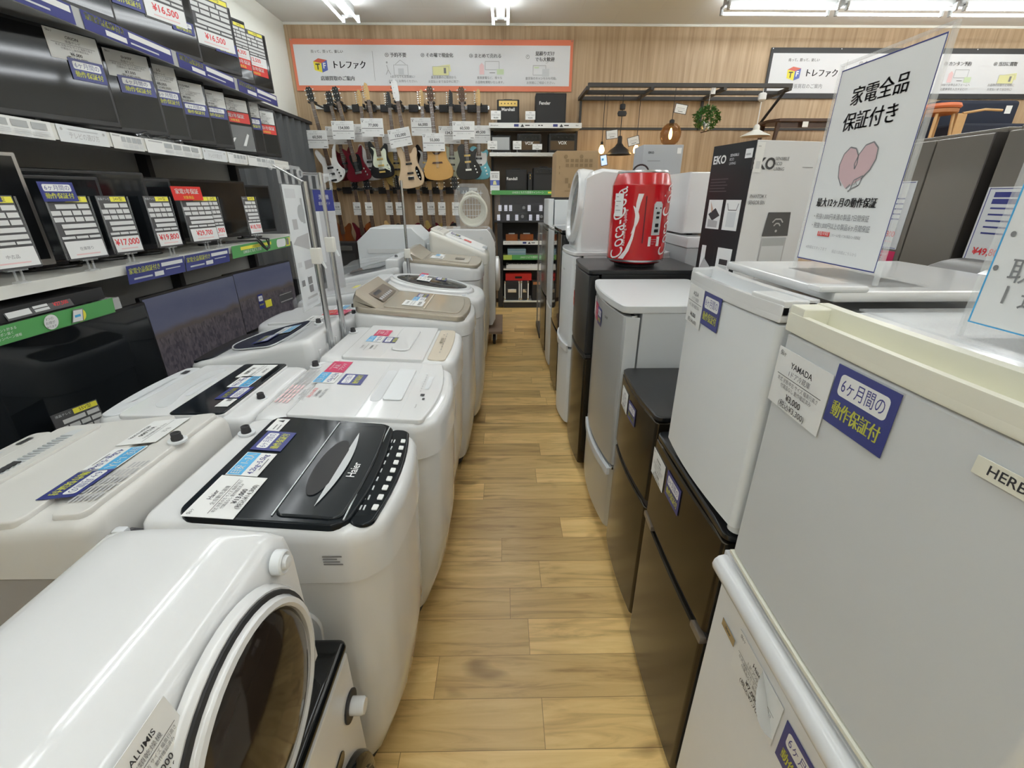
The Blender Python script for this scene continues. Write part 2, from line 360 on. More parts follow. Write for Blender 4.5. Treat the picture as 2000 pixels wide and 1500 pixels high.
def e_price_s(mk, p): return [('t', mk, .5, .8, .16, 'ink', .6), ('r', .06, .6, .94, .62, 'ink_soft'), ('t', '中古 付属品なし 動作確認済', .5, .48, .12, 'ink_soft', .85), ('t', p, .5, .2, .22, 'ink', .7)]
def e_spec(price, inch='32V型', pc='red_text'):
    E = [('t', '液晶テレビ', .24, .945, .045, 'pale', .4), ('r', .45, .90, .98, .985, 'yellow'), ('t', inch, .71, .942, .07, 'ink', .45)]
    rows = ((.80, .87, (.18, .66, .70, .97)), (.70, .77, (.03, .24, .27, .49, .52, .72, .75, .97)), (.60, .67, (.03, .24, .27, .49, .52, .72, .75, .97)), (.50, .565, (.14, .97)), (.405, .47, (.14, .97)), (.335, .375, (.03, .34, .37, .66, .69, .97)))
    for a, b, xs in rows:
        for i in range(0, len(xs), 2): E.append(('r', xs[i], a, xs[i + 1], b, 'spec_box'))
    E += [('r', .03, .03, .97, .30, 'card'), ('t', price, .5, .195, .15, pc, .86, .02) if ',' in price else ('t', price, .5, .17, .06, 'ink_soft', .4), ('r', .2, .075, .8, .095, 'wash_pink')]
    return E
def e_red(): return [('t', '家電1年保証', .5, .62, .42, 'card', .92, .02), ('t', '対象商品', .5, .2, .26, 'yellow', .6)]
def e_gtr(p): return [('t', '中古品', .08, .9, .1, 'ink', .12), ('t', 'ギター', .5, .9, .09, 'ink_soft', .3), ('r', .06, .78, .1, .86, 'ink_soft'), ('t', '状態 良好 付属品 ソフトケース', .55, .79, .08, 'line_grey', .7), ('t', p, .55, .62, .22, 'ink', .56, .02), ('r', .03, .44, .97, .475, 'ink_soft'), ('t', '商品の仕様 メーカー保証', .5, .33, .075, 'line_grey', .8), ('r', .03, .2, .12, .24, 'ink_soft'), ('r', .80, .08, .95, .12, 'ink_soft')]
# ---------------------------------------------------------------- the room
def slab(name, x0, x1, y0, y1, z0, z1, m): return struct(MB().box(x0, x1, y0, y1, z0, z1, m).build(name))
YW, ZC, XL = 6.86, 3.51, -2.74
slab('floor', -2.9, 8.2, -3.6, 7.1, -.1, 0, 'floor')
slab('ceiling', -2.9, 8.2, -3.6, 7.1, ZC, ZC + .1, 'ceiling')
slab('wall_back', -2.74, 8.05, YW, 7.1, 0, ZC, 'veneer')
mat('wall_paint', (.84, .85, .79), .8, noise=.02, nscale=3)
slab('wall_left', -2.9, XL, -3.6, 7.1, 0, ZC, 'wall_paint')
slab('wall_right', 8.05, 8.2, -3.6, 7.1, 0, ZC, 'wall_paint')
slab('wall_front', -2.9, 8.2, -3.7, -3.6, 0, ZC, 'wall_paint')
slab('trim_1', XL, 8.05, YW - .012, YW, ZC - .025, ZC, 'wall_paint')
slab('baseboard_back', XL, 8.05, YW - .012, YW, 0, .06, 'wood_dark')
slab('baseboard_left', XL, XL + .012, -3.6, YW - .012, 0, .06, 'wood_dark')
# ---------------------------------------------------------------- ceiling lights: bare twin tubes
def make_light():
    t = thing('ceiling_light', 'x', 'light', (0, 0, 3.36))
    MB().box(-.045, .045, -.60, .60, .04, .148, 'fixture', .004).build('housing', t)
    for sx in (-1, 1):
        m = MB(); m.tube([(sx * .085, -.585, 0), (sx * .085, .585, 0)], .0135, 'tube', 8)
        tb = m.build('tube', t)
        for sy in (-1, 1):
            c = MB(); c.box(sx * .085 - .018, sx * .085 + .018, sy * .575, sy * .60, -.018, .045, 'fixture', .003); c.box(sx * .04, sx * .10, sy * .58, sy * .60, .03, .06, 'fixture')
            c.build('lamp_holder', t)
    return t
L0 = make_light(); first = True
def put_light(x, y, rz, lab, grp):
    global first
    if first: o = L0; first = False; o.location = (x, y, 3.36); o.rotation_euler = (0, 0, rz); o['label'] = lab
    else: o = copy_tree(L0, (x, y, 3.36), lab, rz)
    o['group'] = grp
gA = 'twin tube ceiling lights in rows along the shop'
for k in range(8): put_light(-1.74, 5.73 - 1.26 * k, 0, 'twin white tube ceiling light in the row above the television shelves' if k else 'twin white tube ceiling light ending above the left part of the orange banner', gA)
for k in range(8): put_light(-.03, 5.77 - 1.26 * k, 0, 'twin white tube ceiling light in the row above the aisle, out of view' if k else 'twin white tube ceiling light above the middle of the orange edged banner', gA)
nm = ('leftmost of the three bright twin tube lights along the upper right ceiling', 'middle one of the three bright twin tube lights at upper right', 'right-hand twin tube light cut off by the right picture edge')
for k in range(4): put_light(2.98 + 1.27 * k, 5.93, R(90), nm[k] if k < 3 else 'twin white tube ceiling light at right end of the rear row', gA)
for x in (2.2, 3.8, 5.4, 7.0):
    for k in range(5): put_light(x, 4.4 - 1.27 * k, 0, 'twin white tube ceiling light over the refrigerator side of the shop', gA)
t = thing('ceiling_vent', 'small white square ceiling vent beside the left tube light', 'vent', (-1.38, 5.9, ZC - .012))
MB().box(-.13, .13, -.13, .13, 0, .012, 'fixture', .003).build('frame', t)
v = MB()
for k in range(6): v.box(-.10, .10, -.10 + .04 * k - .012, -.10 + .04 * k + .006, -.006, -.0005, 'shade_grey')
v.build('slat', t)
# ---------------------------------------------------------------- top-loading washing machines
def plan(x0, x1, hw, r, bow=0., n=5, rb=None):
    # rounded rectangle in plan, front (x1) side bowed outward
    P = []; rb = r if rb is None else rb
    for cx, cy, a, q in ((x1 - r, hw - r, 0, r), (x0 + rb, hw - rb, 90, rb), (x0 + rb, -hw + rb, 180, rb), (x1 - r, -hw + r, 270, r)):
        for k in range(n + 1): t = R(a + 90 * k / n); P.append((cx + q * math.cos(t), cy + q * math.sin(t)))
    out = []
    # extra points along the front so that it can bow
    P = P + [(x1, -hw + r + (2 * hw - 2 * r) * k / 8) for k in range(1, 8)]
    for x, y in P:
        if bow and x > x1 - r: x += bow * (1 - (y / hw) ** 2) * ((x - (x1 - r)) / r)
        out.append((x, y))
    return out
class Washer:
    def __init__(s, label, xb, xf, y0, y1, zf, zb, body='white', frame='white', rot=0, bow=.03, taper=.085, crown=.13, group=None, z0=0., cut=0.):
        s.cut = cut
        s.xc, s.yc = (xb + xf) / 2, (y0 + y1) / 2; s.hd, s.hw = abs(xf - xb) / 2, (y1 - y0) / 2; s.zf, s.zb = zf - z0, zb - z0; s.rot = rot
        s.t = thing('washing_machine', label, 'washing machine', (s.xc, s.yc, z0), R(180) if rot else 0, group)
        hd, hw = s.hd, s.hw; m = MB(); zt = s.zf - crown
        def ring(x1, z, i=0, x0=-hd + .012 + cut): return [(x, y, z) for x, y in plan(x0 + i, x1 - i, hw - .006 - i, .07 - i * .5, bow, rb=.03)]
        m.loft([ring(hd - taper - .01, .045, .012), ring(hd - taper, .06), ring(hd - taper * .55, .25 * zt), ring(hd - taper * .22, .5 * zt), ring(hd - .012, .8 * zt), ring(hd - .008, zt)], body)
        m.build('body', s.t)
        b = MB(); b.loft([[(x, y, z) for x, y in plan(-hd + .02 + cut, hd - taper - .02, hw - .02, .05, bow * .8)] for z in (.012, .05)], 'black_matte'); b.build('base', s.t)
        f = MB()
        for sx in (-hd + .06 + cut, hd - taper - .09):
            for sy in (-1, 1): 
                g = MB(); g.lathe([(.02, 0), (.02, .016)], 'rubber', 12, lambda x, y, z, a=sx, c=sy * (hw - .07): (x + a, y + c, z)); g.build('foot', s.t)
        s.frame(frame, zt, bow)
    def top(s, x): return s.zb + (s.zf - s.zb) * (x + s.hd) / (2 * s.hd)
    def frame(s, m_, zt, bow):
        hd, hw = s.hd, s.hw; m = MB(); f = lambda i, dz, z=None: [(x, y, (s.top(x) + dz) if z is None else z) for x, y in plan(-hd + i + s.cut, hd - i, hw - i, .07 - i * .4, bow, rb=.035)]
        m.loft([f(.004, 0, zt + .003), f(0, 0, zt + .007), f(0, -.035), f(.003, -.017), f(.010, -.006), f(.022, 0), f(.05, .001)], m_)
        m.build('top_frame', s.t)
    def slab(s, name, xa, xb_, hw, m_, dz=.008, r=.03, lift=0., yo=0., bow=0., fall=None, mid=0.):
        m = MB()
        def ring(i, d): return [(x, y + yo, s.top(x) + d + lift + (mid * (1 - ((x - (xa + xb_) / 2) / ((xb_ - xa) / 2)) ** 2) if mid else 0)) for x, y in plan(xa + i, xb_ - i, hw - i, max(.004, r - i), bow)]
        m.loft([ring(0, -.004), ring(0, dz * .6), ring(.002, dz * .9), ring(.005, dz)], m_)
        return m.build(name, s.t)
    def L(s, X, Y): return ((X - s.xc), (Y - s.yc)) if not s.rot else (-(X - s.xc), -(Y - s.yc))
    def frame_uv(s):
        k = (s.zf - s.zb) / (2 * s.hd); return (0, 1, 0), (-1, 0, -k)
    def stick(s, name, el, X, Y, w, h, base='paper', lift=.010, tilt=0, **k):
        lx, ly = s.L(X, Y); u, v = s.frame_uv(); u = Vector(u); v = Vector(v).normalized()
        if tilt: c, sn = math.cos(R(tilt)), math.sin(R(tilt)); u, v = u * c + v * sn, v * c - u * sn
        return sheet(s.t, name, el, w, h, (lx, ly, s.top(lx) + lift), u, v, base, **k)
    def at(s, X, Y, d=0): lx, ly = s.L(X, Y); return (lx, ly, s.top(lx) + d)
    def inlet(s, X, Y, d=0):
        p = s.at(X, Y, d); m = MB(); m.lathe([(.0125, -.004), (.0125, .010), (.011, .012), (.011, .021), (.009, .022), (.006, .017), (.0, .017)], 'rubber', 16, lambda x, y, z: (p[0] + x, p[1] + y, p[2] + z)); m.build('water_inlet', s.t)
        c = MB(); c.lathe([(.021, -.002), (.021, .003), (.017, .004), (.013, .003)], 'cool_white', 18, lambda x, y, z: (p[0] + x, p[1] + y, p[2] + z)); c.build('inlet_collar', s.t)
    def side_label(s, X, Z, w=.045, h=.035, near=True):
        lx = (X - s.xc) if not s.rot else -(X - s.xc); sy = -1 if (near and not s.rot) else 1
        return sheet(s.t, 'serial_label', [('r', .05, .1 + .2 * k, .95 - .12 * (k % 3), .2 + .2 * k, 'ink_soft') for k in range(4)], w, h, (lx, sy * (s.hw + .0008), Z), (-sy, 0, 0), (0, 0, 1), None, lift=.0001)
GW = 'washing machines lined up along the aisle'
# --- first in the row: black lid
w = Washer('white washing machine with glossy black lid and a row of white buttons', -.80, -.275, .715, 1.185, .862, .912, bow=.035, taper=.095, cut=.052)
w.slab('lid', -.135, .205, .222, 'lid_black', .012, .035, bow=.02)
w.slab('front_lid', .055, .192, .205, 'lid_smoke', .006, .02, .011, bow=.012)
m = MB(); d = .0135
cr = [(.105 + .030 * math.cos(2 * math.pi * k / 28) * (1 if math.cos(2 * math.pi * k / 28) > 0 else 1), .12 * math.sin(2 * math.pi * k / 28) - .02) for k in range(28)]
m.loft([[(x, y, w.top(x) + .0195) for x, y in cr], [(.105 + (x - .105) * .6, y * .8, w.top(x) + .0178) for x, y in cr]], 'black_matte'); m.build('lid_grip', w.t)
m = MB(); n = 16; A = []; B = []
for k in range(n + 1):
    y = -.175 + .32 * k / n; q = 1 - ((k / n) * 2 - 1) ** 2; A.append((.128 - .002 * q, y, w.top(.13) + .0196)); B.append((.128 + .020 * q, y, w.top(.14) + .0205))
for k in range(n): m.poly([A[k], B[k], B[k + 1], A[k + 1]], 'silver_flat')
m.build('grip_trim', w.t)
m = MB()
for a, b in ((.052, .0545), (.197, .200)): m.loft([[(a, -.205, w.top(a) + .0125), (b, -.205, w.top(b) + .0125), (b, .205, w.top(b) + .0125), (a, .205, w.top(a) + .0125)], [(a, -.205, w.top(a) + .0145), (b, -.205, w.top(b) + .0145), (b, .205, w.top(b) + .0145), (a, .205, w.top(a) + .0145)]], 'silver', smooth=False)
m.build('lid_trim', w.t)
w.slab('control_panel', .203, .252, .205, 'lid_black', .005, .02, .0, bow=.022)
m = MB()
for k in range(9):
    y = -.15 + .036 * k
    x0, x1 = .236, .248
    m.prism(rrect(x0, y - .009, x1, y + .009, .002, 2), lambda u, v, d_: (u + .012 * (1 - (v / .22) ** 2), v, w.top(u) + .005 + d_), 0, .0025, 'card')
for k in range(9):
    y = -.15 + .036 * k; c = 'pale'
    for j in range(2): m.box(.216 + .008 * j, .219 + .008 * j, y - .010, y + .006, w.top(.22) + .0035, w.top(.22) + .0062, c)
m.build('button', w.t)
m = MB(); u, v = w.frame_uv()
m.text('Haier', lambda a, b: (.168 - b, -.03 + a, w.top(.168 - b) + .0186), 0, 0, .028, 'card', None, .01); m.build('brand_mark', w.t)
w.stick('price_label', e_price('Haier', '全自動洗濯機', '¥13,000', '¥14,300'), -.602, .797, .142, .102, lift=.0135)
w.stick('capacity_sticker', e_cap(), -.612, .920, .098, .072, lift=.0135)
w.stick('warranty_sticker', e_warranty(), -.612, 1.030, .096, .076, 'navy', lift=.0135)
w.stick('care_label', [('r', .1, .2, .5, .3, 'ink_soft'), ('r', .1, .5, .5, .6, 'ink_soft'), ('p', [(.7, .3), (.9, .3), (.8, .8)], 'ink')], -.640, 1.115, .07, .035, lift=.0135)
w.inlet(-.708, 1.075, .004)
w.side_label(-.362, .805); 
m = MB()
m.prism([(.075 + .045 * math.cos(R(k)), .60 + .055 * math.sin(R(k))) for k in range(0, 181, 15)] + [(.034, .54), (.03, .45), (.12, .45), (.116, .54)], lambda a, b, d_: (a, -w.hw + .007 - d_, b), 0, .010, 'white', .006)
m.prism(rrect(.01, .36, .14, .42, .015), lambda a, b, d_: (a, -w.hw + .007 - d_, b), 0, .014, 'white', .008)
m.build('side_handle', w.t)
# --- second: flat white lid with panel of printed controls
w = Washer('white washing machine with flat white folding lid and grey finger recess', -.80, -.225, 1.195, 1.715, .862, .895, bow=.035, taper=.10, cut=.028)
w.slab('lid', -.155, .255, .247, 'white', .010, .012, bow=.03)
m = MB()
for x in (.052, .180): m.box(x - .0012, x + .0012, -.235, .235, w.top(x) + .008, w.top(x) + .0106, 'offgrey')
m.build('lid_seam', w.t)
m = MB(); m.prism(rrect(.062, -.13, .098, .15, .016), lambda a, b, d_: (a, b, w.top(a) + .0102 + d_), 0, .0006, 'pale'); m.prism(rrect(.104, -.12, .168, .16, .01), lambda a, b, d_: (a, b, w.top(a) + .0102 + d_), 0, .006, 'cool_white', .003); m.build('lid_grip', w.t)
w.stick('control_panel', [('rr', .46, .25, .74, .5, 'pale', .06), ('r', .32, .36, .36, .56, 'ink'), ('r', .25, .28, .28, .4, 'ink')] + [('r', .40 + .05 * k, .60, .425 + .05 * k, .66, 'line_grey') for k in range(8)] + [('c', .8, .7, .07, 'pale'), ('c', .62, .76, .05, 'pale'), ('c', .3, .75, .04, 'pale'), ('t', 'Panasonic', .12, .55, .1, 'ink_soft')], -.287, 1.455, .42, .07, None, .0112)
w.stick('brand_sticker', e_brand(), -.643, 1.613, .115, .072, 'crimson', .0115)
w.stick('capacity_sticker', e_cap(), -.645, 1.503, .10, .078, lift=.0115)
w.stick('warranty_sticker', e_warranty(), -.553, 1.497, .098, .082, 'navy', lift=.0115)
w.stick('price_label', [('t', 'Panasonic', .5, .8, .13, 'ink_soft', .5), ('r', .05, .6, .95, .612, 'ink_soft'), ('t', '中古 動作確認済み 付属品なし', .5, .7, .1, 'ink_soft', .8), ('t', '5.0kg 2018年製', .5, .47, .14, 'red_text', .6), ('t', '¥19,800', .5, .28, .14, 'ink', .5), ('t', '(税込¥21,780)', .5, .12, .12, 'ink_soft', .6), ('c', .06, .9, .04, 'line_grey')], -.648, 1.365, .13, .10, None, .0115)
w.stick('care_label', [('r', .03 + .12 * i, .1 + .2 * j, .13 + .12 * i, .2 + .2 * j, 'wash_pink' if i < 4 else 'line_grey') for i in range(8) for j in range(4)], -.725, 1.44, .30, .06, None, .003)
w.inlet(-.737, 1.625, .004); w.side_label(-.34, .80)
m = MB(); m.prism(rrect(-.12, .765, -.075, .795, .008), lambda a, b, d_: (a, -w.hw + .007 - d_, b), 0, .012, 'cream', .003); m.build('side_clip', w.t)
# --- third: beige control panel
w = Washer('white washing machine with beige control panel behind the flat lidded one', -.81, -.225, 1.725, 2.235, .865, .895, bow=.02, taper=.09, cut=.032)
w.slab('lid', -.16, .175, .243, 'white', .010, .012)
w.slab('control_panel', .188, .262, .225, 'beige_panel', .006, .02, bow=.012)
w.stick('panel_print', [('r', .1 + .11 * k, .4, .15 + .11 * k, .46, 'ink_soft') for k in range(8)] + [('rr', .5, .55, .7, .8, 'bronze', .05), ('c', .85, .7, .09, 'bronze')], -.29, 1.98, .36, .05, None, .0075)
m = MB(); m.prism(rrect(.02, -.15, .10, .17, .03), lambda a, b, d_: (a, b, w.top(a) + .0098 + d_), 0, .008, 'white', .006); m.build('lid_grip', w.t)
m = MB(); m.box(-.001, .001, -.235, .235, w.top(0) + .008, w.top(0) + .0106, 'offgrey'); m.build('lid_seam', w.t)
w.stick('brand_sticker', e_brand(), -.590, 2.085, .095, .07, 'crimson', .0115)
w.stick('capacity_sticker', e_cap(), -.602, 1.985, .09, .068, lift=.0115)
w.stick('warranty_sticker', e_warranty(), -.525, 1.98, .085, .07, 'navy', lift=.0115)
w.stick('price_label', [('t', 'TOSHIBA', .5, .8, .13, 'ink_soft', .5), ('r', .05, .6, .95, .615, 'ink_soft'), ('t', '¥18,000', .5, .35, .16, 'ink', .5), ('t', '(税込¥19,800)', .5, .15, .12, 'ink_soft', .6)], -.60, 1.865, .11, .09, None, .0115)
w.inlet(-.74, 2.10, .004)
# --- fourth: bronze see-through lid with raised rear console
w = Washer('large white washing machine with bronze see-through lid and raised rear console', -.815, -.20, 2.25, 2.76, .905, .965, frame='white', bow=.03, taper=.06, crown=.09, cut=.03)
w.slab('lid_frame', -.27, .285, .250, 'bronze', .024, .04, bow=.025)
w.slab('lid', -.135, .255, .205, 'bronze_clear', .006, .03, .024, bow=.02)
m = MB(); m.box(.075, .083, -.19, .19, w.top(.08) + .029, w.top(.08) + .034, 'beige_panel'); m.build('lid_seam', w.t)
m = MB()
def cons(y, i=0): return [(-.272, y, w.top(-.3) + .015), (-.272, y, w.top(-.3) + .07 - i), (-.255, y, w.top(-.3) + .10 - i), (-.225, y, w.top(-.2) + .085 - i), (-.125, y, w.top(-.12) + .026 - i), (-.125, y, w.top(-.12) + .015)]
m.loft([cons(-.235, .02), cons(-.215), cons(.215), cons(.235, .02)], 'bronze'); m.build('console', w.t)
sheet(w.t, 'console_display', [('r', .05 + .12 * k, .15, .13 + .12 * k, .35, 'line_grey') for k in range(7)] + [('r', .1, .6, .5, .85, 'ink')], .30, .085, (-.176, 0, w.top(-.17) + .0588), (0, 1, 0), (-1, 0, .57), 'bronze_dark')
w.stick('price_label', e_price_s('TOSHIBA', '¥29,800'), -.50, 2.42, .12, .11, lift=.032)
w.stick('capacity_sticker', e_cap('3~4人', '7.0kg~'), -.49, 2.53, .10, .07, lift=.032)
w.stick('warranty_sticker', e_warranty(), -.485, 2.63, .10, .06, 'navy', lift=.032)
w.side_label(-.45, .80, .018, .04); w.side_label(-.30, .80, .05, .035)
# --- fifth: oval window
w = Washer('white washing machine with an oval smoked window lid with a grey rim', -.80, -.185, 2.785, 3.32, .90, 1.0, bow=.05, taper=.05, cut=.022)
el = lambda a, b, d_, x0=.0: [(x0 + a * math.cos(2 * math.pi * k / 36), b * math.sin(2 * math.pi * k / 36), w.top(x0 + a * math.cos(2 * math.pi * k / 36)) + d_) for k in range(36)]
m = MB(); m.loft([el(.285, .225, -.01), el(.280, .222, .012), el(.262, .208, .022)], 'white'); m.build('lid_frame', w.t)
m = MB(); m.loft([el(.262, .206, .021), el(.258, .203, .026), el(.236, .183, .027), el(.232, .18, .024)], 'silver_flat', False, False); m.build('window_rim', w.t)
m = MB(); m.loft([el(.236, .182, .023), el(.20, .15, .030), el(.12, .09, .034), el(.03, .02, .036)], 'lid_smoke'); m.build('lid_window', w.t)
w.stick('brand_sticker', e_brand(), -.57, 3.19, .13, .05, 'crimson', .036)
w.stick('capacity_sticker', e_cap(), -.56, 3.12, .13, .05, lift=.0375)
w.stick('price_label', e_price_s('SHARP', '¥24,800'), -.54, 3.03, .13, .085, lift=.038)
w.stick('warranty_sticker', e_warranty(), -.44, 3.13, .10, .07, 'navy', lift=.0375)
m = MB()
for k, (x, y) in enumerate(((.245, -.10), (.262, 0), (.25, .10), (.225, -.17))): m.lathe([(.014, 0), (.013, .006), (.0, .007)], 'pale', 14, lambda a, b, c, x=x, y=y: (x + a, y + b, w.top(x) + c))
m.build('button', w.t)
# --- sixth: taller, bronze lid
w = Washer('tall white washing machine with dull bronze lid behind the oval-window one', -.80, -.20, 3.45, 4.0, 1.005, 1.06, bow=.03, taper=.05, crown=.10, cut=.02)
w.slab('lid_frame', -.26, .285, .268, 'bronze', .020, .04, bow=.025)
m = MB()
m.loft([[(-.26, y, w.top(-.26) + .01), (-.26, y, w.top(-.26) + .075 - i), (-.22, y, w.top(-.2) + .085 - i), (-.13, y, w.top(-.13) + .022), (-.13, y, w.top(-.13) + .01)] for y, i in ((-.25, .02), (-.23, 0), (.23, 0), (.25, .02))], 'bronze'); m.build('console', w.t)
w.slab('lid', -.12, .22, .20, 'bronze_clear', .005, .03, .020)
w.stick('price_label', e_price_s('日立', '¥32,800'), -.535, 3.66, .15, .10, lift=.027)
w.stick('capacity_sticker', e_cap('3~4人', '7kg'), -.53, 3.78, .13, .07, lift=.027)
w.stick('warning_label', [], -.36, 3.70, .10, .07, 'bronze_dark', lift=.027)
m = MB(); m.tube([(-.24, -.2735, .90), (-.21, -.2735, .86), (-.17, -.2735, .845), (-.10, -.2735, .87), (.0, -.2735, .885), (.18, -.2735, .86)], .003, 'shade_grey', 5); m.build('cable', w.t)
w.side_label(-.42, .82, .02, .045); w.side_label(-.28, .80, .04, .04)
# --- seventh: cream, lid sloping steeply
w = Washer('cream washing machine with steeply sloping lid before the boxy drum washer', -.66, -.165, 4.05, 4.6, 1.04, 1.24, 'cream', 'cream', bow=.02, taper=.04, crown=.10)
w.slab('lid', -.11, .235, .235, 'white_matte', .018, .03)
w.slab('console', -.235, -.12, .24, 'cream', .02, .03)
w.stick('panel_print', [('r', .1, .25 + .3 * k, .9, .35 + .3 * k, 'line_grey') for k in range(2)], -.595, 4.32, .3, .07, None, .021)
w.stick('price_label', e_price_s('SANYO', '¥9,800'), -.44, 4.27, .12, .13, lift=.02)
w.stick('warranty_sticker', e_warranty(), -.46, 4.41, .12, .09, 'navy', lift=.02)
w.stick('brand_sticker', e_brand(), -.34, 4.30, .12, .07, 'red', lift=.02)
m = MB(); m.box(.205, .255, -.06, .06, w.top(.22) - .002, w.top(.22) + .03, 'shade_grey', .008); m.build('lid_latch', w.t)

# ---------------------------------------------------------------- second row, backs towards the first
w = Washer('greyish cream washing machine at left with grilled recess in the lid', -1.345, -.775, .665, 1.135, .885, .945, 'body_taupe', 'greige', rot=1, bow=.01, taper=.05, crown=.08)
w.slab('lid', -.145, .19, .222, 'greige', .012, .02)
m = MB(); m.prism(rrect(.075, -.185, .125, .185, .012), lambda a, b, d_: (a, b, w.top(a) + .0122 + d_), 0, .001, 'offgrey'); m.prism(rrect(.045, -.195, .072, .195, .012), lambda a, b, d_: (a, b, w.top(a) + .012 + d_), 0, .008, 'greige', .004)
m.build('lid_grip', w.t)
g = MB()
for k in range(22): g.box(.083, .118, -.15 + .0125 * k, -.145 + .0125 * k, w.top(.1) + .0132, w.top(.1) + .0152, 'shade_grey')
g.box(.095, .112, -.02, .045, w.top(.1) + .014, w.top(.1) + .017, 'rubber'); g.build('lint_grille', w.t)
w.slab('control_panel', .20, .262, .21, 'greige', .006, .02)
w.stick('panel_print', [('r', .04, .3, .14, .7, 'ink'), ('r', .88, .3, .98, .7, 'ink')] + [('r', .24 + .1 * k, .35, .30 + .1 * k, .6, 'pale') for k in range(6)], -1.29, .90, .38, .04, None, .0075)
w.stick('warranty_sticker', e_warranty(), -.902, .795, .105, .082, 'navy', lift=.0135)
w.stick('capacity_sticker', e_cap(), -.902, .889, .10, .082, lift=.0135)
w.stick('price_label', [('t', '日立', .5, .8, .13, 'ink', .5), ('r', .05, .6, .95, .615, 'ink_soft'), ('t', '中古 動作確認済み', .5, .5, .1, 'ink_soft', .7), ('t', '¥12,000', .5, .3, .16, 'ink', .5), ('t', '(税込¥13,200)', .5, .12, .12, 'ink', .6)], -.905, 1.02, .13, .10, lift=.0135)
w.stick('care_label', [('r', .02 + .1 * i, .05 + .16 * j, .10 + .1 * i, .14 + .16 * j, 'line_grey') for i in range(10) for j in range(6)], -.832, .875, .30, .065, None, .0045, text_label='worn printed care notice')
w.slab('rear_ledge', -.265, -.19, .215, 'greige', .022, .02, -.012)
w.inlet(-.80, .955, .012)
m = MB(); w.t
pts = [(-.315 + .0 * k, -.02 + .055 * math.cos(R(k)) + .15, .80 + .055 * math.sin(R(k))) for k in range(0, 720, 30)]
m.tube([(-.299 + .0001 * i, .20 + .05 * math.cos(R(30 * i)), .83 + .05 * math.sin(R(30 * i))) for i in range(26)], .010, 'cord', 8); m.build('coiled_cord', w.t)
m = MB(); m.box(-.312, -.285, .185, .205, .80, .90, 'pale', .006); m.build('cord_strap', w.t)
sheet(w.t, 'serial_label', [('r', .05, .1 + .3 * k, .95, .25 + .3 * k, 'ink_soft') for k in range(3)], .20, .045, (-w.hd - .001, 0, .84), (0, -1, 0), (0, 0, 1), None)
w = Washer('white washing machine at left with a dark window stripe across its lid', -1.275, -.785, 1.215, 1.695, .875, .875, 'white', 'white', rot=1, bow=.03, taper=.06, crown=.10)
w.slab('lid', -.164, .165, .225, 'white', .010, .02)
w.slab('lid_window', -.160, .008, .222, 'lid_black', .006, .015, .0085)
m = MB(); m.prism(spline([(.05, -.16), (.10, -.14), (.105, 0), (.10, .14), (.05, .16), (.075, 0)]), lambda a, b, d_: (a, b, w.top(a) + .0102 + d_), 0, .001, 'offgrey'); m.prism(rrect(.032, -.08, .050, .08, .008), lambda a, b, d_: (a, b, w.top(a) + .0102 + d_), 0, .001, 'pale'); m.build('lid_grip', w.t)
w.slab('control_panel', .172, .228, .21, 'pale', .004, .02, bow=.02)
w.stick('panel_print', [('r', .03, .3, .12, .8, 'ink')] + [('r', .24 + .1 * k, .35, .30 + .1 * k, .6, 'pale') for k in range(6)], -1.232, 1.455, .36, .04, None, .0055)
w.stick('price_label', e_price_s('SHARP', '¥16,800'), -.945, 1.59, .13, .095, lift=.016)
w.stick('capacity_sticker', e_cap(), -.935, 1.485, .10, .075, lift=.016)
w.stick('warranty_sticker', e_warranty(), -.915, 1.385, .10, .08, 'navy', lift=.016)
w.stick('care_label', [('r', .1, .3, .4, .7, 'ink_soft')], -.90, 1.31, .065, .04, lift=.016)
w.inlet(-.826, 1.375, -.002)
w = Washer('white rounded washing machine with black teardrop window in its lid', -1.355, -.812, 1.775, 2.235, .845, .955, 'white', 'white', rot=1, bow=.03, taper=.06, crown=.16)
tear = spline([(.17, .0), (.10, .13), (-.03, .19), (-.10, .19), (-.12, 0), (-.10, -.19), (-.03, -.19), (.10, -.13)], 5)
m = MB(); m.prism(tear, lambda a, b, d_: (a, b, w.top(a) + d_ + .006 * (1 - (a / .25) ** 2)), -.004, .003, 'lid_black', .002); m.build('lid_window', w.t)
m = MB(); m.tube([(a * 1.03, b * 1.03, w.top(a) + .001 + .006 * (1 - (a / .25) ** 2)) for a, b in tear], .003, 'silver_flat', 6, True); m.build('window_rim', w.t)
w.slab('control_panel', .16, .262, .20, 'lid_black', .005, .03, bow=.02)
w.stick('capacity_sticker', e_cap(), -1.036, 2.06, .13, .085, lift=.011)
w.stick('warranty_sticker', e_warranty(), -1.085, 1.95, .12, .075, 'navy', lift=.011)
w.stick('care_label', [('r', .03, .1 + .16 * j, .97, .18 + .16 * j, 'pale') for j in range(5)], -.95, 1.95, .24, .055, None, .006)
w.inlet(-.90, 2.10, .004)
m = MB()
for k in range(4): m.box(-w.hd - .006, -w.hd + .004, -.15 + .10 * k - .012, -.15 + .10 * k + .012, .80, .89, 'white', .004)
m.build('rear_rib', w.t)
m = MB(); m.prism(rrect(.03, .70, .16, .725, .008), lambda a, b, d_: (a, w.hw - .006 + d_, b), 0, .004, 'offgrey', .002); m.prism(rrect(-.0, .695, .012, .73, .004), lambda a, b, d_: (a, w.hw - .006 + d_, b), 0, .004, 'offgrey', .002); m.build('side_handle', w.t)
m = MB(); m.tube([(-w.hd - .003, .16, .78), (-w.hd - .008, .15, .72), (-w.hd - .006, .12, .66), (-w.hd - .008, .16, .6)], .004, 'pale', 6); m.build('earth_wire', w.t)
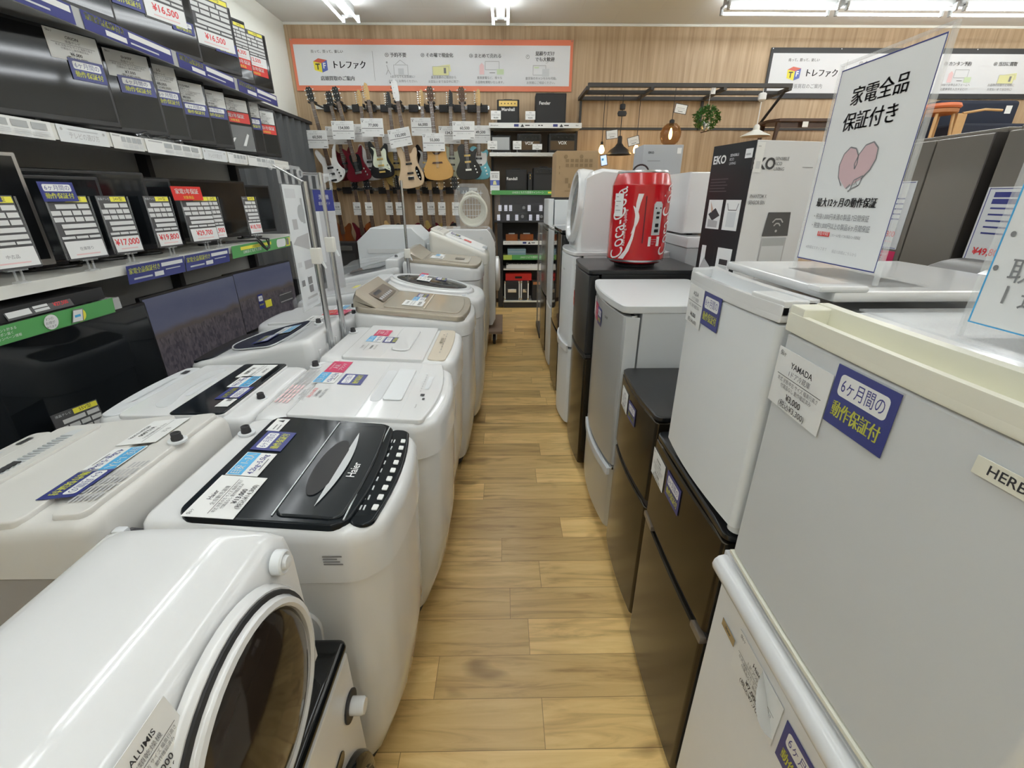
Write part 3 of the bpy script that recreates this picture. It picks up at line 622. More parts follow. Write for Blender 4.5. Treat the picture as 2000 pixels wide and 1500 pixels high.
w = Washer('small white washing machine with red and blue stickers behind the pole', -1.335, -.80, 2.30, 2.70, .87, .90, 'white', 'white', rot=1, bow=.02, taper=.05, crown=.09)
w.slab('lid', -.15, .20, .185, 'white', .010, .012)
w.stick('brand_sticker', e_brand(), -.985, 2.48, .12, .075, 'red', .012, tilt=8)
w.stick('brand_sticker', e_brand(), -.915, 2.47, .11, .07, 'crimson', .012, tilt=-8)
w.stick('capacity_sticker', e_cap(), -.96, 2.60, .11, .07, lift=.012)
w.stick('price_label', e_price_s('AQUA', '¥14,800'), -1.02, 2.36, .12, .085, lift=.012)
w.inlet(-.845, 2.45, .003); w.inlet(-.90, 2.62, .003)
m = MB(); m.box(-w.hd - .012, -w.hd + .004, -.16, .16, .70, .78, 'shade_grey', .006); m.build('rear_cover', w.t)
# --- two machines still in clear film
w = Washer('white washing machine still in clear film with a yellow tag', -1.335, -.80, 2.80, 3.32, .885, .965, 'white', 'white', rot=1, bow=.02, taper=.05, crown=.09)
w.slab('lid', -.14, .20, .235, 'white', .012, .03)
m = MB(); m.box(-.26, -.155, -.235, .235, w.top(-.2) - .01, w.top(-.2) + .035, 'white', .012); m.build('console', w.t)
w.stick('warning_label', [], -1.0, 3.02, .09, .035, 'yellow', .013)
m = MB(); m.loft([[(x, y, (w.top(x) + d + .008 * math.sin(31 * x + 17 * y)) if d else .72) for x, y in plan(-.275 + i, .28 - i, .268 - i, .05)] for i, d in ((-.006, 0), (-.004, .012), (.02, .045), (.16, .043))], 'film', False, True); m.build('plastic_film', w.t)
w = Washer('white washing machine in clear film with dark curved lid window', -1.335, -.80, 3.42, 3.98, .91, 1.02, 'white', 'white', rot=1, bow=.03, taper=.05, crown=.10)
m = MB(); m.prism(spline([(.19, 0), (.12, .16), (-.04, .21), (-.12, .18), (-.13, 0), (-.12, -.18), (-.04, -.21), (.12, -.16)]), lambda a, b, d_: (a, b, w.top(a) + d_ + .02 * (1 - (a / .25) ** 2)), -.002, .008, 'lid_smoke', .004); m.build('lid_window', w.t)
m = MB(); m.box(-.265, -.16, -.25, .25, w.top(-.2) - .02, w.top(-.25) + .055, 'white', .02); m.build('console', w.t)
w.inlet(-.85, 3.6, .055)
m = MB(); m.loft([[(x, y, (w.top(x) + d + .01 * math.sin(23 * x + 13 * y)) if d else .72) for x, y in plan(-.28 + i, .28 - i, .285 - i, .05)] for i, d in ((-.006, 0), (-.004, .03), (.02, .075), (.16, .07))], 'film', False, True); m.build('plastic_film', w.t)
# --- drum washer seen from its back
t = thing('drum_washer', 'white drum washing machine turned away, its side showing two long slots', 'washing machine', (-1.01, 4.38, 0))
m = MB(); P = [(-.30, .06), (.30, .06), (.30, 1.15), (.235, 1.21), (.19, 1.255), (-.17, 1.255), (-.215, 1.215), (-.30, 1.145)]
m.prism(P, lambda a, b, d_: (a, d_, b), -.25, .27, 'cool_white', .012); m.build('body', t)
m = MB()
for z in (1.06, .985): m.prism(rrect(-.21, z - .018, .13, z + .018, .006), lambda a, b, d_: (a, -.2505 - d_, b), 0, .006, 'white', .003)
m.build('panel_slot', t)
m = MB(); m.box(.305, .34, -.2, .2, .98, 1.12, 'white', .012); m.build('hose_box', t)
for sx in (-.24, .24):
    for sy in (-.2, .22):
        g = MB(); g.lathe([(.025, 0), (.025, .062)], 'rubber', 12, lambda x, y, z: (x + sx, y + sy, z)); g.build('foot', t)
# --- drum washer on a dolly at the end of the aisle row
D = thing('dolly', 'flat wooden dolly with castors under the last white drum washer', 'dolly', (-.40, 5.07, 0))
m = MB(); m.box(-.33, .37, -.43, .33, .135, .165, 'wood_dark', .004); m.build('deck', D); mat('dolly_wood', (.28, .20, .15), .7, noise=.1); D.children[0].data.materials[0] = M('dolly_wood')
for sx in (-.24, .28):
    for sy in (-.34, .24):
        m = MB(); m.lathe([(.05, -.016), (.055, -.01), (.055, .01), (.05, .016)], 'rubber', 16, lambda x, y, h: (sx + h, sy + x, .055 + y)); c = m.build('castor', D)
        f = MB(); f.box(sx - .028, sx - .018, sy - .02, sy + .02, .05, .135, 'steel'); f.box(sx + .018, sx + .028, sy - .02, sy + .02, .05, .135, 'steel'); f.build('castor_fork', D)
t = thing('drum_washer', 'large white drum washing machine on the dolly at far end of row', 'washing machine', (-.40, 5.05, .1685))
m = MB(); P = [(-.30, .03), (.26, .03), (.295, .10), (.305, .84), (.295, .92), (.255, 1.0), (.22, 1.035), (-.30, 1.035)]
m.prism(P, lambda a, b, d_: (a, d_, b), -.29, .29, 'white', .015); m.build('body', t)
m = MB(); m.lathe([(.19, 0), (.19, .03), (.15, .045), (.13, .03), (0, .02)], 'white', 28, lambda x, y, h: (.302 + h, x, .55 + y)); m.build('door', t)
m = MB(); m.prism(rrect(-.13, .86, .20, .875, .004), lambda a, b, d_: (a, -.2905 - d_, b), 0, .002, 'offgrey'); m.prism([(.16 + .018 * math.cos(k * .6), .945 + .018 * math.sin(k * .6)) for k in range(10)], lambda a, b, d_: (a, -.2905 - d_, b), 0, .003, 'offgrey'); m.build('panel_seam', t)
for sx in (-.24, .2):
    for sy in (-.22, .22):
        g = MB(); g.lathe([(.025, 0), (.025, .034)], 'rubber', 12, lambda x, y, z: (x + sx, y + sy, z)); g.build('foot', t)
t = thing('hose_bag', 'clear plastic bag holding a coiled cream hose on the last washer', 'bag', (-.335, 4.98, 1.2085))
m = MB()
for j in range(5): m.tube([((.008 - .004 * j) + .140 * math.cos(R(10 * k)) * (1 - .05 * j), -.045 + .022 * j, .165 + .006 * j + .145 * math.sin(R(10 * k)) * (1 - .05 * j)) for k in range(36)], .013, 'hose', 8, True)
m.tube([(-.09, 0, .28), (-.05, 0, .33), (0, -.01, .345), (.06, 0, .32), (.1, 0, .27)], .014, 'hose', 8)
m.build('hose', t)
m = MB()
for k in range(7): m.tube([(-.09 + .03 * k, .06, .03), (-.09 + .03 * k, .055, .36)], .003, 'white_matte', 5)
for k in range(6): m.tube([(-.11, .06, .06 + .055 * k), (.11, .055, .06 + .055 * k)], .003, 'white_matte', 5)
m.build('inner_rack', t)
m = MB(); m.loft([[(x, y * .09 * q, z) for x, y in [(math.cos(2 * math.pi * k / 28) * wd, math.sin(2 * math.pi * k / 28)) for k in range(28)]] for z, wd, q in ((.002, .165, 1), (.10, .19, 1.05), (.28, .19, .9), (.36, .17, .6), (.42, .13, .3), (.425, .12, .15))], 'film'); m.build('bag_film', t)
# ---------------------------------------------------------------- two small dryers stacked at the near left corner
t = thing('compact_dryer', 'small white tabletop dryer with glossy black top and white knob', 'dryer', (-.57, .43, 0))
m = MB(); m.box(-.20, .205, -.245, .245, .03, .585, 'white', .012, 3); m.build('body', t)
m = MB(); m.box(-.205, .222, -.25, .25, .588, .622, 'black_gloss', .016, 4); m.build('top_panel', t)
m = MB(); m.box(.206, .220, -.243, .243, .035, .584, 'white', .006); m.build('front_panel', t)
f = lambda yc, zc, x0: (lambda x, y, h: (x0 + h, yc + x, zc + y))
m = MB(); m.lathe([(.034, 0), (.034, .004), (.026, .006), (.020, .004)], 'black_matte', 24, f(.205, .46, .2201)); m.build('knob_ring', t)
m = MB(); m.lathe([(.019, 0), (.019, .026), (.016, .030), (0, .030)], 'white', 20, f(.205, .46, .2245)); m.build('knob', t)
m = MB(); m.prism(rrect(-.02, .40, .14, .43, .014), lambda a, b, d_: (.2201 + d_, a, b), 0, .003, 'brown_sheen_tint'); m.build('display_strip', t)
m = MB(); m.lathe([(.170, 0), (.170, .012), (.160, .024), (.142, .028), (.135, .02)], 'black_gloss', 40, f(.06, .215, .2201)); m.build('door_ring', t)
m = MB(); m.lathe([(.135, .018), (.10, .030), (.05, .036), (0, .038)], 'glass_smoke', 36, f(.06, .215, .2205)); m.build('door_glass', t)
for sy in (-.2, .2):
    for sx in (-.15, .15):
        g = MB(); g.lathe([(.02, 0), (.02, .032)], 'rubber', 12, lambda x, y, z: (x + sx, y + sy, z)); g.build('foot', t)
t = thing('clothes_dryer', 'glossy white drum dryer with black porthole door in the near left corner', 'dryer', (-.537, .404, .624))
m = MB()
def sec(y, s_): return [(-.14 + .02 * (1 - s_), y, .015), (.150 * 1, y, .015), (.166, y, .05), (.166, y, .30), (.158, y, .345), (.135, y, .366 - .012 * (1 - s_)), (.05, y, .376 - .012 * (1 - s_)), (-.05, y, .376 - .012 * (1 - s_)), (-.10, y, .372 - .012 * (1 - s_)), (-.135, y, .352), (-.15 + .02 * (1 - s_), y, .30)]
m.loft([sec(-.2, .0), sec(-.195, .6), sec(-.18, 1), sec(.16, 1), sec(.185, .7), sec(.195, .0)], 'white'); m.build('body', t)
g = f(.005, .186, .1665)
m = MB(); m.lathe([(.176, -.004), (.174, .006), (.170, .012), (.166, .012)], 'white', 48, g, False, False); m.build('door_surround', t)
m = MB(); m.lathe([(.168, .004), (.167, .016), (.160, .018), (.158, .010)], 'black_matte', 48, g, False, False); m.build('door_seal', t)
m = MB(); m.lathe([(.160, .002), (.160, .018), (.156, .026), (.148, .028), (.143, .024), (.142, .016)], 'white', 48, g); m.build('door_ring', t)
mat('porthole', (.022, .016, .012), .08)
m = MB(); m.lathe([(.143, .018), (.125, .030), (.09, .040), (.05, .045), (0, .046)], 'porthole', 48, g); m.build('door_glass', t)
m = MB(); m.lathe([(.020, -.002), (.020, .012), (.017, .015), (.012, .013), (.010, .019), (0, .020)], 'cool_white', 24, f(.150, .333, .1655)); m.build('knob', t)
sheet(t, 'price_label', e_price('ALUMIS', '衣類乾燥機', '¥8,000', '¥8,800'), .085, .072, (.1665, -.125, .337), (0, 1, 0), (-.22, 0, 1), 'paper')
for sy in (-.15, .15):
    for sx in (-.11, .11):
        q = MB(); q.lathe([(.018, 0), (.018, .018)], 'rubber', 12, lambda x, y, z: (x + sx, y + sy, z)); q.build('foot', t)
# ---------------------------------------------------------------- refrigerators along the right of the aisle
class Fridge:
    # origin on the floor under the front centre; front faces -x, cabinet runs back to +x
    def __init__(s, label, xf, y0, y1, z0, z1, d=.5, body='white', group='refrigerators along the right of the aisle', cat='refrigerator', top=None, kick=.06, name='refrigerator'):
        s.hw = (y1 - y0) / 2; s.h = z1 - z0; s.d = d; s.t = thing(name, label, cat, (xf, (y0 + y1) / 2, z0), 0, group); s.y = (y0 + y1) / 2; s.z0 = z0; s.xf = xf; s.bow = 0
        m = MB(); m.box(.058, d, -s.hw + .003, s.hw - .003, .02, s.h - .020, body, .006); m.build('cabinet', s.t)
        if kick: k = MB(); k.box(.075, .11, -s.hw + .02, s.hw - .02, .012, kick, 'black_matte'); k.build('kick_plate', s.t)
        for sx in (.10, d - .06):
            for sy in (-1, 1):
                g = MB(); g.lathe([(.018, 0), (.018, .022)], 'rubber', 10, lambda x, y, z: (x + sx, y + sy * (s.hw - .05), z)); g.build('foot', s.t)
        if top: s.topslab(top)
    def topslab(s, m_, x0=.0, th=.018):
        m = MB(); m.loft([[(-x, y, z) for x, y in plan(-s.d, -x0 - i, s.hw - i, .02, s.bow)] for z, i in ((s.h - th, .002), (s.h - th + .003, 0), (s.h - .004, 0), (s.h, .004))], m_); m.build('top_panel', s.t)
    def door(s, z0, z1, m_, bow=.012, th=.05, r=.012, name='door', x0=0., ed=.004):
        s.bow = bow; m = MB(); f = lambda z, i: [(x0 - x, y, z) for x, y in plan(-th, -i, s.hw - i, r, bow)]
        m.loft([f(z0, ed), f(z0 + ed, 0), f(z1 - ed, 0), f(z1, ed)], m_); return m.build(name, s.t)
    def lab(s, name, el, Y, Z, w, h, base='paper', x=0, tl=None, lift=.0012, tilt=0):
        y = Y - s.y; bw = s.bow * (1 - (y / s.hw) ** 2); sl = 2 * s.bow * y / s.hw ** 2
        u = Vector((-sl, -1, 0)).normalized(); v = Vector((0, 0, 1))
        if tilt: c, sn = math.cos(R(tilt)), math.sin(R(tilt)); u, v = u * c + v * sn, v * c - u * sn
        return sheet(s.t, name, el, w, h, (x - bw - lift, y, Z - s.z0), u, v, base, text_label=tl)
    def strip(s, name, y0, y1, z0, z1, m_, xo=0., th=.012, n=12):
        m = MB(); f = lambda y: -s.bow * (1 - (y / s.hw) ** 2)
        a = [(f(y0 + (y1 - y0) * k / n) + xo, y0 + (y1 - y0) * k / n) for k in range(n + 1)]; P = a + [(x + th, y) for x, y in reversed(a)]
        m.prism(P, lambda u, v, d_: (u, v, d_), z0, z1, m_, min(.003, th * .3)); return m.build(name, s.t)
    def cap(s, m_, z0, z1, inner, ya, yb):
        h = s.hw
        s.strip('door_cap', -h, h, z0, z0 + .012, m_, -.002, .058); s.strip('cap_lip', -h, h, z0 + .010, z0 + .028, m_, -.002, .010)
        s.strip('cap_ledge', -h, h, z0 + .010, z1, m_, .038, .016); s.strip('handle_recess', ya, yb, z0 + .011, z0 + .016, inner, .008, .030)
        s.strip('cap_end', yb, h, z0 + .010, z1 - .002, m_, -.001, .05); s.strip('cap_end', -h, ya, z0 + .010, z1 - .002, m_, -.001, .05)
# near stack
f = Fridge('white under-counter freezer with long white handle, nearest on the right', .446, .225, .688, 0, .852, .50, 'white', cat='freezer', name='freezer')
f.door(.06, .80, 'white_matte', .004)
f.strip('door_cap', -f.hw, f.hw, .802, .846, 'white', -.004, .055)
m = MB(); m.loft([[(-.012 + .020 * math.cos(R(a)), y, .822 + .022 * math.sin(R(a))) for a in range(0, 360, 30)] for y in (-f.hw + .01, f.hw - .012)], 'white'); m.build('handle', f.t)
f.strip('handle_groove', -f.hw + .01, f.hw - .01, .790, .797, 'pale', -.006, .004)
f.lab('badge', [('t', 'Haier', .5, .5, .5, 'ink', .8)], .617, .700, .052, .018, 'steel', tl='small steel badge')
f.lab('price_label', e_price('Haier', '1ドア冷凍庫', '¥7,000', '¥7,700'), .513, .702, .142, .096, tl='white price label with its top corner curling away')
m = MB(); n = 8
for k in range(n):
    a, b = k / n, (k + 1) / n
    p = lambda t, q: (-.0055 - .030 * t * t * q, .435 - f.y + .058 * (1 - t) * q * 0 + .055 * (1 - q) - .004 * t, .749 - .05 * q + .0 * t + (t - .5) * .075 * q)
q0 = [(-.007, .075 - .462 + .45 + .0, .75)]
c0 = (-.0055, .505 - f.y, .7505); c1 = (-.0055, .4425 - f.y, .668)
ring = []
for k in range(9):
    t = k / 8; a = Vector(c0).lerp(Vector(c1), t); o = .032 * math.sin(math.pi * t) ** .8
    ring.append((a, a + Vector((-o, -.018 * math.sin(math.pi * t), .012 * math.sin(math.pi * t)))))
for k in range(8): m.poly([ring[k][0], ring[k][1], ring[k + 1][1], ring[k + 1][0]], 'paper')
m.build('curled_corner', f.t, wn=False)
f.lab('warranty_sticker', e_warranty(), .378, .700, .104, .085, 'navy')
f = Fridge('white one-door refrigerator with yellowed top handle on the near freezer', .440, .215, .665, .858, 1.325, .46, 'white', kick=0)
f.door(.012, .450, 'offgrey', .006); 
f.cap('old_white', .452, .494, 'yellow_old' if mat('yellow_old', (.72, .69, .45), .4) else '', -.12, .19)
f.strip('door_edge', -f.hw, f.hw, .004, .011, 'old_white', -.004, .055)
m = MB(); m.box(.075, .46, -f.hw + .004, f.hw - .004, .468, .480, 'white', .004); m.build('top_panel', f.t)
f.lab('price_label', e_price('YAMADA', '1ドア冷蔵庫', '¥3,000', '¥3,300'), .600, 1.238, .131, .092)
f.lab('warranty_sticker', e_warranty(), .482, 1.262, .100, .080, 'navy')
f.lab('badge', [('t', 'HERB RELAX', .5, .5, .75, 'ink', .85)], .292, 1.274, .10, .018, 'old_white')
# second stack
f = Fridge('black two-door refrigerator under the white one with curved handle lip', .445, .70, 1.14, 0, .868, .52, 'black', top='black')
f.door(.585, .848, 'brown_sheen_tint', .006); f.door(.05, .560, 'brown_sheen_tint', .006)
f.strip('handle_groove', -f.hw, f.hw, .562, .583, 'black_matte', .010, .03)
f.strip('handle_trim', .14, f.hw, .564, .582, 'bronze_dark', -.004, .02); f.strip('handle_trim', -f.hw, -.17, .552, .572, 'bronze_dark', -.004, .02)
f.lab('price_label', e_price('maxzen', '2ドア冷蔵庫', '¥15,000', '¥16,500'), 1.08, .775, .11, .085)
f.lab('warranty_sticker', e_warranty(), .957, .785, .098, .076, 'navy')
f = Fridge('white one-door refrigerator with curved handle lip on the black two-door', .442, .685, 1.055, .872, 1.345, .48, 'white', kick=0)
f.door(.025, .440, 'cool_white', .012); f.cap('white', .442, .480, 'cool_white', -.10, .165)
m = MB(); m.box(.075, .48, -f.hw + .002, f.hw - .002, .474, .492, 'white', .006); m.box(.05, .13, -f.hw + .002, -f.hw + .035, .490, .500, 'white', .004); m.build('top_panel', f.t)
m = MB(); m.lathe([(.016, -.012), (.018, -.01), (.018, .008), (.012, .014)], 'white', 16, lambda x, y, z: (.03 + x, -f.hw + .03 + y, .012 + z)); m.build('hinge_cap', f.t)
f.lab('price_label', [('t', 'AQUA', .5, .8, .14, 'ink', .5), ('t', '1ドア冷蔵庫', .5, .66, .1, 'ink_soft', .5), ('r', .04, .58, .96, .592, 'ink'), ('t', '中古 動作確認済み', .5, .48, .1, 'ink_soft', .7), ('t', '¥6,000', .5, .26, .15, 'ink', .45), ('t', '(税込¥6,600)', .5, .1, .13, 'ink', .6)], .997, 1.272, .10, .088)
f.lab('warranty_sticker', e_warranty(), .903, 1.281, .084, .070, 'navy')
# third: low black
f = Fridge('low black two-door refrigerator between the silver one and the stacked pair', .447, 1.155, 1.565, 0, .905, .52, 'black_metal')
f.door(.60, .885, 'brown_sheen_tint', .012); f.door(.10, .578, 'brown_sheen_tint', .012); f.strip('handle_groove', -f.hw, f.hw, .579, .599, 'black_matte', .006, .03); f.topslab('black_metal')
f.lab('price_label', e_price('IRIS', '2ドア冷蔵庫', '¥18,000', '¥19,800'), 1.468, .818, .095, .078)
f.lab('warranty_sticker', e_warranty(), 1.36, .815, .085, .065, 'navy')
# fourth: silver
f = Fridge('silver two-door refrigerator with bowed doors in front of the can fridge', .45, 1.60, 2.175, 0, 1.135, .44, 'silver_flat')
f.door(.44, 1.095, 'silver', .03, r=.03); f.door(.11, .425, 'silver', .03, r=.03); f.topslab('offgrey', -.01, .03)
f.strip('door_handle', -f.hw + .02, f.hw - .06, .385, .42, 'silver_flat', -.010, .012)
m = MB(); m.box(-.0, .03, -f.hw + .0, -f.hw + .03, .424, .438, 'steel', .003); m.build('hinge', f.t)
m = MB(); m.box(-.001, .05, -f.hw - .003, -f.hw + .0005, .45, 1.09, 'silver_flat', .001); m.build('door_side_trim', f.t)
f.lab('price_label', e_price('SHARP', '冷蔵庫', '¥22,800', '¥25,080'), 2.10, 1.02, .085, .085)
f.lab('brand_sticker', e_brand(), 2.005, 1.02, .08, .075, 'crimson')
f.lab('warranty_sticker', e_warranty(), 1.92, 1.015, .08, .075, 'navy')
f.lab('badge', [('t', 'SHARP', .5, .5, .9, 'ink', .9)], 1.80, 1.04, .06, .016, None)
# fifth: black with the can cooler
f = Fridge('black two-door refrigerator carrying the red can-shaped cooler', .42, 2.215, 2.685, 0, 1.172, .56, 'black_metal')
f.door(.735, 1.145, 'black_metal', .016); f.door(.06, .71, 'brown_sheen_tint', .016); f.strip('handle_groove', -f.hw, f.hw, .712, .733, 'black_matte', .004, .03); f.topslab('black_metal', -.0, .022)
f.lab('price_label', e_price('Haier', '冷蔵庫', '¥19,800', '¥21,780'), 2.63, 1.07, .07, .14)
f.lab('warranty_sticker', e_red(), 2.63, .95, .075, .085, 'red')
# sixth: white tall
f = Fridge('tall white two-door refrigerator under the drum dryer', .415, 2.735, 3.225, 0, 1.200, .58, 'white')
f.door(.60, 1.175, 'cool_white', .035, r=.03); f.door(.05, .585, 'cool_white', .035, r=.03); f.strip('door_handle', -f.hw + .02, f.hw - .02, .565, .61, 'white', -.012, .012); f.topslab('white', -.0, .022)
f.lab('badge', [('t', 'AQUA', .5, .5, .9, 'ink_soft', .9)], 2.90, 1.08, .06, .016, None)
# beyond
f = Fridge('black glass-front refrigerator beyond the tall white one', .405, 3.265, 3.835, 0, 1.29, .6, 'black')
f.door(.55, 1.262, 'black_gloss', .01); f.door(.06, .53, 'brown_sheen_tint', .01); f.topslab('black_gloss', -.0, .02)
f = Fridge('white-sided refrigerator with grey lower door beyond the black glass one', .40, 3.87, 4.245, 0, 1.275, .6, 'white')
f.door(.62, 1.25, 'offgrey', .01); f.door(.06, .60, 'greige', .01); f.topslab('white')
f = Fridge('dark refrigerator at the far end of right row holding a white one', .395, 4.29, 4.86, 0, 1.245, .6, 'taupe')
f.door(.62, 1.22, 'taupe', .01); f.door(.06, .60, 'brown_sheen_tint', .01); f.topslab('taupe')
f = Fridge('compact pale green-white refrigerator under the tall cardboard carton', .40, 4.33, 4.80, 1.246, 1.502, .5, 'cool_white', kick=0)
f.door(.02, .245, 'cool_white', .006)
t = thing('display_case', 'tall clear acrylic display case at far end of the right row', 'display case', (.70, 5.20, 0))
m = MB(); m.box(-.31, .3, -.28, .28, 0, .06, 'black_matte'); m.build('plinth', t)
m = MB(); m.box(-.31, .3, -.28, -.274, .06, 1.22, 'clear'); m.box(-.31, -.304, -.274, .28, .06, 1.22, 'clear'); m.box(-.304, .3, .274, .28, .06, 1.22, 'clear'); m.build('pane', t)
m = MB(); m.box(-.31, .3, -.28, .28, 1.22, 1.235, 'clear_mid'); m.build('lid', t)
for sx, sy in ((-1, -1), (-1, 1), (1, -1), (1, 1)):
    m = MB(); m.box(.295 * sx - .008, .295 * sx + .006, .272 * sy - .007, .272 * sy + .007, .06, 1.22, 'steel'); m.build('post', t)
# ---------------------------------------------------------------- things standing on the refrigerators
t = thing('can_cooler', 'red soft drink can shaped mini cooler on the black refrigerator', 'mini fridge', (.680, 2.385, 1.1735)); t.scale = (1.1, 1.1, 1.01)
m = MB(); m.lathe([(.092, 0), (.095, .012), (.112, .020)], 'black_matte', 40); m.build('base', t)
prof = [(.112, .018), (.127, .030), (.130, .045), (.130, .375), (.128, .382), (.112, .428), (.108, .432)]
m = MB(); m.lathe(prof, 'can_red', 64); m.build('body', t)
m = MB(); m.lathe([(.109, .428), (.112, .434), (.108, .441), (.103, .438), (.100, .428), (0, .427)], 'steel', 48); m.lathe([(.1285, .030), (.1295, .034), (.1305, .039)], 'steel', 48, None, False, False); m.build('rim', t)
m = MB(); m.tube([(-.01 + .035 * math.cos(R(a)), -.005 + .012, .435 + .035 * math.sin(R(a))) for a in range(0, 181, 20)], .004, 'black_matte', 8); m.build('carry_handle', t)
def wrap(a0, z0, r=.132): return lambda u, v, : (r * math.cos(R(a0) + u / .13), r * math.sin(R(a0) + u / .13), z0 + v)
def script(a0, z0, h):
    m = MB(); vs, fs, w_ = glyphs('Coca-Cola', .0); k = h; q = wrap(a0, z0)
    m.add([q(-(y * k) * 1.1, x * k * .80 - y * k * .42) for x, y in vs], fs, 'can_white')
    # sweeping tail under the first capital
    P = [(-.9 + 1.7 * i / 14, -.62 - .20 * math.sin(math.pi * i / 14)) for i in range(15)]; A = []
    for i, (x, y) in enumerate(P): tq = .075 * math.sin(math.pi * i / 14) + .01; A.append((x, y, tq))
    for i in range(14):
        a, b = A[i], A[i + 1]; m.add([q(-(yy * k) * 1.1, xx * k * .80 - yy * k * .42) for xx, yy in ((a[0], a[1] - a[2]), (b[0], b[1] - b[2]), (b[0], b[1] + b[2]), (a[0], a[1] + a[2]))], [(0, 1, 2, 3)], 'can_white')
    return m
script(215, .205, .092).build('logo_lettering', t); script(320, .225, .092).build('logo_lettering', t)
m = MB(); q = wrap(229, .19); m.text('Refreshing & Uplifting', lambda a, b: q(-b, a), 0, 0, .019, 'can_white', None, .0); m.build('slogan', t)
m = MB(); q = wrap(250, 0); A = [(.022, .34), (.012, .30), (.003, .24), (.0, .19), (-.006, .14), (-.02, .085), (-.042, .045)]; B = [(.0, .34), (-.006, .30), (-.006, .24), (-.008, .19), (-.018, .14), (-.038, .085), (-.068, .045)]
for i in range(6): m.poly([q(*B[i]), q(*B[i + 1]), q(*A[i + 1]), q(*A[i])], 'can_white')
m.build('ribbon', t)
m = MB(); q = wrap(292, .225, .1325); m.prism([(-.020, -.075), (.020, -.075), (.020, .062), (.012, .074), (-.012, .074), (-.020, .062)], lambda u, v, d_: wrap(290, .232, .131 + d_)(u, v), 0, .004, 'silver_flat', .001); m.build('power_panel', t)
m = MB()
for u, v, a, b in ((0, .025, .007, .005), (0, .005, .007, .005), (0, -.030, .008, .008), (0, -.055, .010, .007)): m.prism(rrect(u - a, v - b, u + a, v + b, .002), lambda p, s_, d_: wrap(290, .232, .135 + d_)(p, s_), 0, .0015, 'black')
for u in (-.011, .011): m.prism(rrect(u - .003, .043, u + .003, .049, .003), lambda p, s_, d_: wrap(290, .232, .135 + d_)(p, s_), 0, .0015, 'black')
m.build('socket', t)
m = MB(); m.prism(rrect(-.028, -.022, .028, .022, .001), lambda p, s_, d_: wrap(289, .128, .131 + d_)(p, s_), 0, .001, 'card')
for k in range(3): m.prism(rrect(-.022, .008 - .010 * k, .020 - .010 * k, .0095 - .010 * k, .0003), lambda p, s_, d_: wrap(289, .128, .132 + d_)(p, s_), 0, .0005, 'line_grey')
m.build('rating_label', t)
m = MB(); m.prism(rrect(-.03, -.05, .018, .052, .001), lambda p, s_, d_: wrap(214, .290, .133 + d_)(p, s_), 0, .0012, 'card')
for k in range(4): m.prism(rrect(-.022, .036 - .020 * k, -.008 + .014 * (k % 2), .0385 - .020 * k, .0005), lambda p, s_, d_: wrap(214, .290, .1343 + d_)(p, s_), 0, .0005, 'ink_soft')
m.build('price_label', t)
m = MB()
for k in range(14): m.box(-.1, -.1, 0, 0, 0, 0, 'black')
q = wrap(266, 0, .1308); m.poly([q(-.004, .33), q(-.004, .12), q(.001, .12), q(.001, .33)], 'g_cherry'); m.build('door_seam', t)

t = thing('drum_dryer', 'small white drum dryer with tilted porthole standing on tall white refrigerator', 'dryer', (.44, 2.985, 1.2005))
m = MB(); tl = lambda x, z: x + .0
def sec2(y, s_): return [(0 + .02 * s_, y, 0.0), (.35, y, 0), (.36, y, .05), (.36, y, .38), (.33, y, .44 - .02 * s_), (.12, y, .455 - .02 * s_), (.07, y, .44 - .02 * s_), (.03, y, .40), (.0 + .015 * s_, y, .06)]
m.loft([sec2(-.225, 1), sec2(-.205, .2), sec2(-.16, 0), sec2(.16, 0), sec2(.205, .2), sec2(.225, 1)], 'white'); m.build('body', t)
q = lambda x, y, h: (.036 - h * .97 + .10 * y - .0, x, .245 + y + h * .1)
m = MB(); m.lathe([(.215, -.04), (.216, .02), (.210, .045), (.195, .055), (.178, .05), (.172, .03)], 'white', 44, q); m.build('door_ring', t)
m = MB(); m.lathe([(.173, .028), (.13, .04), (.07, .048), (0, .05)], 'glass_smoke', 40, q); m.build('door_glass', t)
sheet(t, 'panel_print', [('r', .1, .1, .45, .8, 'ink_soft'), ('r', .6, .3, .9, .6, 'line_grey')], .08, .03, (-.004, -.10, .045), (0, -1, 0), (0, 0, 1), None)
t = thing('carton', 'tall brown cardboard carton with printed pictograms on compact refrigerator', 'box', (.645, 4.54, 1.5035))
m = MB(); m.box(-.185, .185, -.19, .17, 0, .375, 'card_brown', .003); m.build('body', t)
el = [('c', .22, .88, .045, 'card_brown_ink'), ('c', .60, .88, .045, 'card_brown_ink')] + [('r', .22 + .115 * i, .66 + .10 * j, .30 + .115 * i, .73 + .10 * j, 'card_brown_ink') for i in range(6) for j in range(2)] + [('r', .22, .3, .3, .42, 'card_brown_ink'), ('r', .3, .2, .36, .3, 'card_brown_ink'), ('l', [(.42, .2), (.42, .45), (.62, .45), (.62, .2)], .01, 'card_brown_ink'), ('r', .22, .12, .5, .14, 'card_brown_ink'), ('r', .06, .62, .08, .68, 'card_brown_ink'), ('r', .06, .5, .08, .55, 'card_brown_ink')]
sheet(t, 'print', el, .36, .37, (0, -.191, .188), (1, 0, 0), (0, 0, 1), None)
